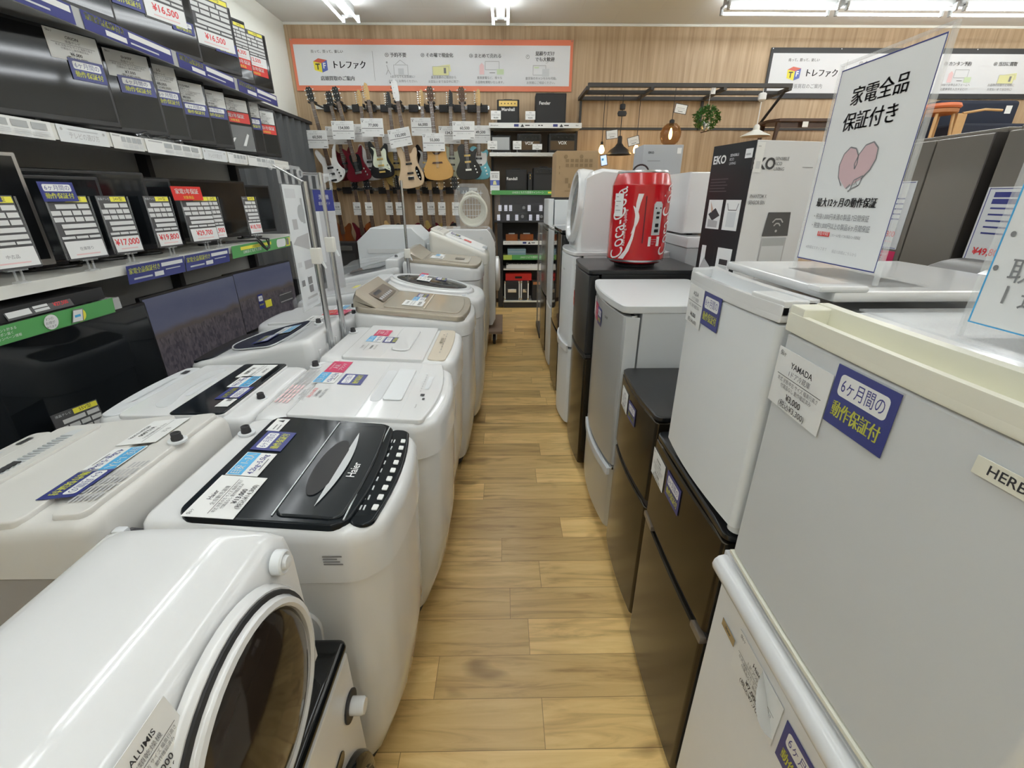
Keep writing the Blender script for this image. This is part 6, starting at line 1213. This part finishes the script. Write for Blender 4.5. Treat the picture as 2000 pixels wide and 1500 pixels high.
for k, (x, w_, h) in enumerate(((-2.18, .42, .95), (-1.72, .40, .62), (-1.30, .38, .85))):
    t = thing('speaker_cabinet', ('tall black speaker cabinet on the floor below the leftmost guitars', 'low black speaker cabinet on the floor below the guitars', 'black speaker cabinet standing right of the low one below the guitars')[k], 'amplifier', (x, 6.30, 0)); m = MB(); m.box(-w_ / 2, w_ / 2, -.13, .13, .012, h, 'amp_black', .012); m.build('body', t)
    m = MB(); m.box(-w_ / 2 + .03, w_ / 2 - .03, -.1345, -.130, .05, h - .14, 'grille'); m.build('grille', t); m = MB(); m.box(-w_ / 2 + .06, w_ / 2 - .06, -.134, -.130, h - .10, h - .04, 'steel', .002); m.build('panel', t)
    for sx in (-1, 1): m = MB(); m.box(sx * (w_ / 2 - .05) - .02, sx * (w_ / 2 - .05) + .02, -.1, .1, 0, .014, 'rubber'); m.build('foot', t)
# ---------------------------------------------------------------- shelving with amplifiers in the middle of the back wall
U = thing('display_shelf', 'white and black shelving with amplifiers right of the guitars', 'shelf', (.40, 6.64, 0))
def ub(x0, x1, y0, y1, z0, z1, m, nm, bev=.002): return MB().box(x0 - .40, x1 - .40, y0 - 6.64, y1 - 6.64, z0, z1, m, bev).build(nm, U)
ub(-.19, .99, 6.455, 6.84, 2.325, 2.345, 'shelf_white', 'shelf_board'); ub(-.19, .99, 6.455, 6.84, 2.01, 2.035, 'shelf_white', 'shelf_board'); ub(-.19, .99, 6.455, 6.84, 1.545, 1.57, 'shelf_white', 'shelf_board')
ub(-.19, .99, 6.45, 6.455, 1.995, 2.04, 'steel', 'shelf_edge')
for z, a in ((1.185, -.14), (.92, -.02), (.72, -.02), (.545, -.02), (.085, -.02)): ub(a, .99, 6.455, 6.84, z, z + .02, 'shelf_white' if z < 1 else 'black_matte', 'shelf_board')
for x in (-.175, .965): ub(x, x + .03, 6.80, 6.845, 0, 2.36, 'black_matte', 'upright')
mat('shelf_black', (.02, .02, .022), .5); mat('board_brown', (.11, .082, .058), .6)
ub(-.15, .96, 6.826, 6.846, 1.57, 2.32, 'board_brown', 'back_panel'); ub(-.06, .96, 6.826, 6.846, .10, 1.54, 'shelf_black', 'back_panel')
ub(-.10, -.03, 6.455, 6.82, .02, 1.18, 'shelf_black', 'side_panel'); ub(-.02, .99, 6.47, 6.82, .0, .084, 'black_matte', 'plinth')
def us(nm, x0, x1, z0, z1, el, base): return sheet(U, nm, el, x1 - x0, z1 - z0, ((x0 + x1) / 2 - .40, 6.449 - 6.64, (z0 + z1) / 2), (1, 0, 0), (0, 0, 1), base)
els = [('t', 'Microphone', .06, .5, .35, 'ink_soft', .08), ('r', .27, .25, .32, .75, 'navy'), ('p', [(.34, .2), (.36, .8), (.38, .2)], 'ink'), ('r', .39, .4, .44, .6, 'ink'), ('r', .46, .45, .48, .55, 'line_grey'), ('r', .505, .2, .508, .8, 'line_grey'), ('r', .53, .4, .55, .6, 'ink'), ('r', .56, .4, .58, .6, 'ink'), ('r', .69, .25, .74, .75, 'navy'), ('p', [(.76, .2), (.78, .8), (.80, .2)], 'ink'), ('r', .81, .4, .86, .6, 'ink'), ('t', 'Bass', .95, .5, .35, 'ink_soft', .06)]
us('shelf_label', -.19, .99, 2.316, 2.374, els, 'paper'); us('shelf_label', -.02, .99, .895, .945, els, 'paper')
eg = [('t', 'LINEおともだち登録キャンペーン', .42, .5, .6, 'card', .36, .01), ('r', .65, .3, .75, .7, 'yellow'), ('r', .80, .2, .85, .8, 'pale')]
us('green_banner', -.17, .99, 1.535, 1.590, eg, 'green'); us('green_banner', -.02, .99, .69, .757, [('r', 0, 0, .12, 1, 'lime')] + eg, 'green')
def amp(label, x0, x1, z0, z1, y=6.47, d=.22, style='top', logo='', panel='gold', gm='grille'):
    t = thing('guitar_amplifier', label, 'amplifier', ((x0 + x1) / 2, y + d / 2, z0)); w_, h = x1 - x0, z1 - z0; yb = -d / 2
    m = MB(); m.box(-w_ / 2, w_ / 2, yb, d / 2, .006, h, 'amp_black', .010); m.build('body', t)
    pz = h - .075 if h > .2 else h - .06
    m = MB(); m.box(-w_ / 2 + .02, w_ / 2 - .02, yb - .003, yb, .03, pz - .01 if style != 'full' else h - .02, gm); m.build('grille', t)
    if style != 'full':
        m = MB(); m.box(-w_ / 2 + .025, w_ / 2 - .025, yb - .003, yb, pz, h - .015, panel, .001)
        m.build('control_panel', t)
        for k in range(5): m = MB(); m.lathe([(.007, 0), (.006, .010), (0, .011)], 'black_matte', 10, lambda x, y_, q: (-w_ * .3 + w_ * .15 * k + x, yb - .003 - q, (pz + h - .015) / 2 + y_)); m.build('control_knob', t)
    if logo: m = MB(); m.text(logo, lambda a, b: (a, yb - .0045, b), -.0 if style != 'full' else -w_ * .2, pz - .035, .05, 'card', w_ * .6, .02); m.build('logo', t)
    m = MB(); q = min(.06, w_ * .36); m.tube([(-q, 0, h - .004), (-q * .8, 0, h + .015), (q * .8, 0, h + .015), (q, 0, h - .004)], .006, 'rubber', 8); m.build('handle', t)
    return t
amp('black guitar amplifier with gold control panel and white script on top shelf', -.085, .195, 2.3455, 2.63, logo='Marshall')
amp('tall grey-black guitar amplifier without gold panel on top shelf', .40, .785, 2.3455, 2.70, style='full', logo='Fender')
amp('grey cloth guitar amplifier on second shelf behind a shiny label', -.17, .09, 2.0405, 2.235, style='full', gm='shade_grey')
amp('brown cloth guitar amplifier in the middle of the second shelf', .17, .48, 2.0405, 2.255, style='top', logo='VOX', panel='black_gloss', gm='grille_brown')
amp('brown cloth guitar amplifier with gold piping at right of second shelf', .58, .93, 2.0405, 2.26, style='top', logo='VOX', panel='black_gloss', gm='grille_brown')
amp('small black amplifier with white logo at left of third shelf', .02, .30, 1.5755, 1.84, style='full', logo='Randall')
amp('tiny black amplifier with orange panel between two larger ones', .315, .375, 1.5755, 1.80, style='top', panel='gold')
amp('black bass amplifier with row of knobs next to the cardboard carton', .385, .67, 1.5755, 1.865, style='top', panel='black')
t = thing('leaflet_holder', 'white and navy leaflet standing at left end of third shelf', 'leaflet', (-.125, 6.50, 1.5755)); sheet(t, 'leaflet', [('t', '買取', .5, .72, .18, 'ink_soft', .7), ('r', .0, .30, 1, .56, 'logo_blue'), ('p', [(.3, .33), (.7, .33), (.6, .53), (.35, .52)], 'wash_yellow'), ('r', .1, .2, .9, .22, 'pale'), ('r', .1, .85, .9, .9, 'line_grey')], .125, .245, (0, 0, .125), (1, 0, 0), (0, .08, 1)); m = MB(); m.box(-.05, .05, -.01, .04, 0, .004, 'clear_mid'); m.build('holder', t)
def lab_stand(label, x, z, h=.10, w_=.125, y=6.44, p='¥8,800'):
    t = thing('price_label_stand', label, 'price label', (x, y, z), 0, 'price labels on the amplifier shelves'); sheet(t, 'label', e_price_s('中古', p), w_, h * .95, (0, -.004, .03 + h / 2), (1, 0, 0), (0, .1, 1)); m = MB(); m.box(-.004, .004, -.002, .012, -.0, .05, 'clear_mid'); m.box(-.02, .02, -.005, .03, -.0, .004, 'clear_mid'); m.build('clip', t)
lab_stand('price label before the gold panelled amplifier', -.10, 2.376, .105, y=6.465); lab_stand('price label at lower left of the tall amplifier', .335, 2.376, .10, y=6.465)
lab_stand('price label before the grey cloth amplifier', -.15, 2.041, .105, y=6.465); lab_stand('shiny price label before the middle brown amplifier', .17, 2.041, .105, .11, y=6.465); lab_stand('price label right of the shiny one on second shelf', .43, 2.0405, .07, y=6.465)
dev = [(.05, .30, 1.2055, .105, 'black_matte'), (.33, .56, 1.2055, .105, 'black_gloss'), (.06, .32, 1.3265, .09, 'black_gloss'), (.35, .55, 1.3265, .10, 'black_matte')]
for k, (a, b, z, h, mm) in enumerate(dev):
    t = thing('audio_unit', ('dark audio unit at lower left behind smoked glass', 'dark audio unit at lower right behind smoked glass', 'dark audio unit stacked at upper left behind smoked glass', 'dark audio unit stacked at upper right behind smoked glass')[k], 'audio equipment', ((a + b) / 2, 6.68, z)); m = MB(); m.box(-(b - a) / 2, (b - a) / 2, -.10, .10, 0, h, mm, .003); m.build('body', t)
    m = MB(); m.lathe([(.022, 0), (.02, .014), (0, .015)], 'shade_grey', 14, lambda x, y, q: ((b - a) * .3 + x, -.10 - q, h / 2 + y)); m.build('dial', t)
for k, (x, z) in enumerate(((-.06, 1.33), (.02, 1.34), (.085, 1.33), (.34, 1.33), (-.08, 1.207), (.05, 1.207), (.17, 1.207), (.36, 1.207), (.46, 1.207), (.50, 1.34))):
    t = thing('small_price_card', 'bright little price card glowing white in the glass cabinet', 'price card', (x, 6.52, 1.2055 if z < 1.3 else 1.3265), 0, 'bright price cards in the glass cabinet'); mat('lit_card', (.85, .86, .92), .4, emit=(.8, .82, 1.), es=.35)  # plain paper cards, brightened by emission put into the material
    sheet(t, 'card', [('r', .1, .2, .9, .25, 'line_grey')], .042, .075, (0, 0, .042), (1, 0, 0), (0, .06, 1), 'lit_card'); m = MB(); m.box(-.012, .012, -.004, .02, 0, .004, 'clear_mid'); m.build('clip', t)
t = struct if False else thing('glass_shelf', 'smoked glass shelf and front of the audio cabinet', 'glass panel', (.42, 6.47, 1.2055)); m = MB(); m.box(-.48, .5, .01, .20, .116, .1205, 'glass_smoke'); m.build('inner_shelf', t); m = MB(); m.box(-.55, .53, -.008, -.004, 0, .325, 'pane_dark'); m.build('pane', t)
for k, (x, w_) in enumerate(((.06, .17), (.27, .19), (.46, .10))):
    t = thing('effect_pedal', ('dark red effects box at left of the shelf above the blue box', 'dark red effects box in middle of the shelf', 'small black effects box at right of the shelf')[k], 'audio equipment', (x + .04, 6.58, .9405)); m = MB(); m.box(-w_ / 2, w_ / 2, -.07, .07, 0, .09, 'g_sunburst' if k < 2 else 'black_matte', .008); m.build('body', t); m = MB(); m.box(-w_ / 4, w_ / 4, -.05, .02, .0905, .10, 'shade_grey', .003); m.build('controls', t)
t = thing('tool_case', 'pale blue flat case above the lower green banner', 'case', (.17, 6.58, .7405)); m = MB(); mat('case_blue', (.22, .34, .40), .4); m.box(-.13, .13, -.09, .09, 0, .095, 'case_blue', .008); m.build('body', t); m = MB(); m.box(-.12, .12, -.092, .092, .05, .055, 'pale'); m.build('seam', t)
t = thing('keyboard', 'white electronic keyboard on the low shelf', 'keyboard', (.38, 6.60, .5655)); m = MB(); m.box(-.36, .40, -.13, .13, 0, .05, 'white_matte', .008); m.build('body', t)
m = MB()
for k in range(36): m.box(-.33 + .0195 * k, -.312 + .0195 * k, -.125, -.02, .051, .058, 'paper')
m.build('white_keys', t); m = MB()
for k in range(36):
    if k % 7 not in (2, 6): m.box(-.317 + .0195 * k, -.306 + .0195 * k, -.085, -.02, .058, .066, 'black')
m.build('black_keys', t); m = MB(); m.box(-.33, .37, .0, .11, .0505, .075, 'black_matte', .004); m.build('control_panel', t)
for k, x in enumerate((.105, .29)):
    t = thing('flight_case', ('black flight case with silver corners at left of bottom shelf', 'narrow black flight case with silver edges on bottom shelf')[k], 'case', (x, 6.60, .1105)); w_ = .21 if k == 0 else .10
    m = MB(); m.box(-w_ / 2, w_ / 2, -.1, .1, 0, .27, 'black_matte', .004); m.build('body', t); m = MB()
    for sx in (-1, 1):
        for z in (.012, .258): m.box(sx * w_ / 2 - .012, sx * w_ / 2 + .012, -.108, .104, z - .016, z + .016, 'chrome', .003)
        m.box(sx * w_ / 2 - .008, sx * w_ / 2 + .008, -.106, -.09, .02, .25, 'paper')
    m.build('corner', t); m = MB(); m.box(-w_ * .3, w_ * .3, -.112, -.1, .11, .16, 'chrome', .004); m.build('latch', t)
t = thing('speaker_box', 'small black speaker at right of bottom shelf', 'speaker', (.46, 6.58, .1055)); m = MB(); m.box(-.065, .065, -.1, .1, 0, .29, 'amp_black', .006); m.build('body', t); m = MB(); m.box(-.05, .05, -.103, -.1, .23, .27, 'wood_warm'); m.build('badge', t)
t = thing('red_box', 'red case lying across the flight cases on bottom shelf', 'case', (.20, 6.62, .3855)); m = MB(); m.box(-.19, .19, -.08, .09, 0, .10, 'red', .005); m.build('body', t); m = MB(); m.box(-.05, .05, -.083, -.08, .03, .06, 'black'); m.build('latch', t)
# ---------------------------------------------------------------- lamp rack and furniture at upper right
t = thing('lamp_rack', 'dark iron ceiling-lamp display frame fixed to the back wall', 'rack', (2.22, 6.5, 2.70))
m = MB()
for y, z in ((-.30, .03), (-.06, .0), (.30, .0)): m.box(-1.22, 1.22, y - .022, y + .022, z - .022, z + .022, 'iron', .003); m.build('cross_bar', t); m = MB()
for x in (-1.22, -.45, .42, 1.20): m.box(x - .02, x + .02, -.32, .34, -.02, .02, 'iron', .003); m.build('arm', t); m = MB()
for x in (-1.20, .42): m.box(x - .015, x + .015, .315, .343, -.36, -.02, 'iron', .002); m.build('wall_post', t); m = MB()
m.loft([[(1.18 - .015, .30, -.36), (1.18 + .015, .30, -.36), (1.18 + .015, .33, -.36), (1.18 - .015, .33, -.36)], [(1.18 - .015, -.26, -.01), (1.18 + .015, -.26, -.01), (1.18 + .015, -.23, -.01), (1.18 - .015, -.23, -.01)]], 'iron', smooth=False); m.build('brace', t)
t = thing('wall_rail', 'dark slim rail running along the back wall behind lamps and table', 'rail', (3.9, YW - .001, 2.36)); MB().box(-2.88, 3.4, -.014, 0, -.014, .014, 'iron').build('rail', t)
def cord(t, h, x=0, m_='black_matte', r=.004): return MB().tube([(x, 0, h), (x, 0, .001)], r, m_, 6).build('cord', t)
def ltag(t, x, z, rz=0, w_=.15, h=.10):
    sheet(t, 'price_tag', [('r', .05, .06, .95, .94, 'paper'), ('r', .2, .55, .8, .6, 'line_grey'), ('r', .15, .4, .85, .43, 'line_grey'), ('r', .3, .2, .7, .27, 'ink_soft')], w_, h, (x, -.14, z), (math.cos(rz), 0, math.sin(rz)), (-math.sin(rz), 0, math.cos(rz)), 'ink')
ZR = 2.678
def hangth(name, label, x, y, cat='pendant lamp', z=ZR): return thing(name, label, cat, (x, y, z))
t = hangth('pendant_lamp', 'amber glass globe pendant lamp with glowing filament', 2.055, 6.20, z=2.708); cord(t, -.36); m = MB(); m.lathe([(.02, -.33), (.03, -.34), (.03, -.39), (.02, -.40)], 'black_matte', 16); m.build('socket', t)
m = MB(); m.lathe([(.035, -.37), (.06, -.375), (.10, -.41), (.125, -.47), (.122, -.52), (.10, -.575), (.06, -.605), (0, -.615)], 'amber', 32, None, False, True); m.build('glass_globe', t)
m = MB(); m.lathe([(.006, -.42), (.018, -.46), (.022, -.50), (.014, -.535), (0, -.545)], 'bulb', 14); m.build('bulb', t); ltag(t, .04, -.24, -.15)
t = hangth('pendant_lamp', 'black metal shade pendant lamp with bare cord and disc fitting', 1.49, 6.44); m = MB(); m.tube([(0, 0, 0), (0, 0, -.50)], .005, 'black_matte', 6); m.build('cord', t)
m = MB(); m.lathe([(.03, -.10), (.035, -.11), (.035, -.15), (.03, -.16)], 'black_matte', 16); m.lathe([(.0, -.17), (.05, -.175), (.06, -.20), (.05, -.23), (0, -.235)], 'black_matte', 20, lambda x, y, z: (x, y * .5, z - .0)); m.build('canopy', t)
m = MB(); m.lathe([(.022, -.45), (.028, -.47), (.03, -.53), (.06, -.57), (.12, -.61), (.155, -.65), (.158, -.665), (.150, -.662), (.11, -.62), (.04, -.57)], 'black_matte', 32, None, True, False); m.build('shade', t); ltag(t, .14, -.52, .25)
for x, lb, rz, dx in ((1.26, 'bare glowing bulb hanging at left under the lamp rack', .12, .09), (1.705, 'bare glowing bulb half hidden right of the black lamp shade', -.1, -.02)):
    t = hangth('pendant_bulb', lb, x, 6.43); cord(t, -.52); m = MB(); m.lathe([(.014, -.515), (.016, -.53), (.016, -.555)], 'black_matte', 12); m.build('socket', t); m = MB(); m.lathe([(.014, -.555), (.03, -.585), (.036, -.615), (.026, -.645), (0, -.655)], 'bulb', 18, None, False, True); m.build('bulb', t)
    if rz > 0: ltag(t, dx, -.45, rz)
t = hangth('lit_tag', 'small bright tag hanging on a cord below the left bulb', 1.30, 6.44, 'price tag'); cord(t, -.66, .0, 'black_matte', .002); sheet(t, 'card', [('r', .08, .06, .92, .94, 'screen_lit'), ('r', .2, .5, .5, .7, 'sky')], .09, .13, (0, -.006, -.73), (.98, 0, .2), (-.2, 0, .98), 'ink')
t = hangth('hanging_plant', 'round green artificial plant hanging from the lamp rack', 2.475, 6.20, 'plant', z=2.708); cord(t, -.20, 0, 'white_matte', .0025); random.seed(5); m = MB()
for k in range(420):
    a, b = random.uniform(0, 2 * math.pi), math.acos(random.uniform(-1, 1)); r = .15 * random.uniform(.75, 1.05); c = Vector((r * math.sin(b) * math.cos(a), r * math.sin(b) * math.sin(a), r * math.cos(b) * .85 - .31)); d = Vector((random.uniform(-1, 1), random.uniform(-1, 1), random.uniform(-1, .4))).normalized(); s_ = d.cross(Vector((random.random(), random.random(), 1))).normalized(); l, w_ = random.uniform(.022, .04), .009
    m.add([c - d * l, c + s_ * w_, c + d * l, c - s_ * w_], [(0, 1, 2, 3)], 'leaf')
o = m.build('foliage', t); o['kind'] = 'stuff'; m = MB(); m.lathe([(.05, -.44), (.06, -.40), (.06, -.36), (0, -.36)], 'chrome', 18); m.tube([(-.05, 0, -.47), (.02, 0, -.455), (.09, 0, -.41)], .006, 'wood_dark', 6); m.build('pot', t); sheet(t, 'price_tag', [('r', .2, .2, .4, .8, 'line_grey')], .05, .07, (.03, -.01, -.03), (1, 0, 0), (0, 0, 1))
t = hangth('pendant_lamp', 'white enamel saucer shade pendant lamp with white cord', 3.11, 6.20, z=2.708); cord(t, -.40, 0, 'white_matte', .005); m = MB(); m.lathe([(.03, -.05), (.045, -.06), (.045, -.12), (.02, -.14)], 'white_matte', 18); m.build('canopy', t); m = MB(); m.lathe([(.02, -.38), (.035, -.40), (.04, -.44), (.10, -.47), (.165, -.50), (.17, -.51), (.16, -.508), (.09, -.48)], 'cream', 32, None, True, False); m.build('shade', t)
t = thing('display_platform', 'high storage rack along the right back wall carrying furniture', 'rack', (5.35, 6.45, 0)); MB().box(-2.25, 2.3, -.38, .36, 1.955, 1.995, 'wood_warm').build('platform', t)
for x in (-2.2, 0, 2.25):
    for y in (-.33, .31): m = MB(); m.box(x - .03, x + .03, y - .03, y + .03, 0, 1.955, 'black_matte'); m.build('post', t)
t = thing('low_table', 'dark brown low wooden table standing high up near the back wall', 'table', (3.82, 6.42, 1.9955)); m = MB(); m.prism([(-.54, -.12), (-.46, -.26), (.5, -.26), (.5, .2), (-.46, .2), (-.54, .1)], lambda a, b, d_: (a, b, d_), .36, .395, 'wood_dark', .006); m.build('tabletop', t)
m = MB(); m.box(-.42, .46, -.22, -.20, .30, .36, 'wood_dark'); m.build('apron', t)
for x in (-.44, .44, ):
    for y in (-.2, .16): m = MB(); m.loft([[(x + q * .012 - (.03 if x < 0 else -.03), y + w_ * .012, 0) for q, w_ in ((-1, -1), (1, -1), (1, 1), (-1, 1))], [(x + q * .022, y + w_ * .022, .36) for q, w_ in ((-1, -1), (1, -1), (1, 1), (-1, 1))]], 'wood_dark', smooth=False); m.build('leg', t)
sheet(t, 'price_tag', [], .07, .06, (-.14, -.265, .33), (1, 0, 0), (0, 0, 1))
t = thing('stool', 'wooden stool with orange cushion seat beside the navy sofa', 'stool', (5.33, 6.21, 1.9955)); m = MB(); m.lathe([(.02, .49), (.19, .495), (.205, .515), (.19, .545), (.10, .555), (0, .555)], 'orange_seat', 28); m.build('seat', t)
m = MB(); m.lathe([(.17, .44), (.185, .45), (.185, .488), (.17, .494)], 'wood_warm', 28); m.build('apron', t)
for k in range(4): a = R(45 + 90 * k); m = MB(); m.tube([(.19 * math.cos(a), .19 * math.sin(a), .0), (.14 * math.cos(a), .14 * math.sin(a), .445)], [.014, .018], 'wood_leg', 10); m.build('leg', t)
t = thing('sofa', 'navy blue fabric sofa with pale tag standing high at upper right', 'sofa', (6.20, 6.55, 1.9955)); m = MB(); m.box(-.62, .45, -.02, .22, .12, .66, 'navy_sofa', .05, 3); m.build('backrest', t); m = MB(); m.box(-.62, .45, -.32, -.01, .12, .36, 'navy_sofa', .04, 3); m.build('seat', t)
m = MB(); m.box(-.62, -.50, -.34, -.30, .0, .46, 'wood_leg', .008); m.tube([(-.56, -.33, .46), (-.30, -.34, .50), (-.10, -.35, .49)], .014, 'wood_leg', 8); m.build('armrest', t)
for x in (-.55, .40):
    for y in (-.27, .18): m = MB(); m.box(x - .02, x + .02, y - .02, y + .02, 0, .125, 'wood_leg'); m.build('leg', t)
sheet(t, 'price_tag', [], .08, .09, (.30, -.022, .55), (1, 0, 0), (0, 0, 1))
bpy.data.objects.remove(_to)
# parts of parts hang under the part they sit on
SUB = {'lid_grip': 'lid', 'lid_trim': 'lid', 'lid_seam': 'lid', 'grip_trim': 'lid', 'window_rim': 'lid_window', 'panel_print': 'control_panel', 'console_display': 'console', 'button': 'control_panel', 'inlet_collar': 'water_inlet', 'door_glass': 'door_ring', 'knob': 'knob_ring', 'curled_corner': 'price_label',
       'cap_lip': 'door_cap', 'cap_ledge': 'door_cap', 'cap_end': 'door_cap', 'handle_recess': 'door_cap', 'tuner': 'headstock', 'sound_hole': 'body', 'pickup': 'body', 'control_knob': 'control_panel', 'castor': 'castor_fork', 'door_handle': 'door', 'socket': 'power_panel', 'lever': 'clamp', 'lint_grille': 'lid', 'front_lid': 'lid', 'brand_mark': 'lid', 'latch': 'body', 'black_keys': 'body', 'white_keys': 'body', 'eyelet': 'edge_band'}
base_of = lambda o: o.name.split('.')[0]
for root in [o for o in COL.objects if o.parent is None and o.children]:
    parts = list(root.children)
    for ch in parts:
        tgt = SUB.get(base_of(ch)); c = [p for p in parts if base_of(p) == tgt] if tgt else []
        if base_of(ch) == 'control_knob' and not c: c = [p for p in parts if base_of(p) == 'body']
        if base_of(ch) in ('price_label', 'warranty_sticker', 'brand_sticker', 'badge') and 'refrigerator' in root.name: c = [p for p in parts if base_of(p) == 'door'][:1]
        if base_of(ch) == 'castor': c = c[:4] and [min(c, key=lambda p: (sum((Vector(b) for b in p.bound_box), Vector()) / 8 - sum((Vector(b) for b in ch.bound_box), Vector()) / 8).length)]
        if c and c[0] is not ch and not ch.children:
            mtx = c[0].matrix_local.inverted() @ ch.matrix_local; ch.parent = c[0]; ch.matrix_local = mtx
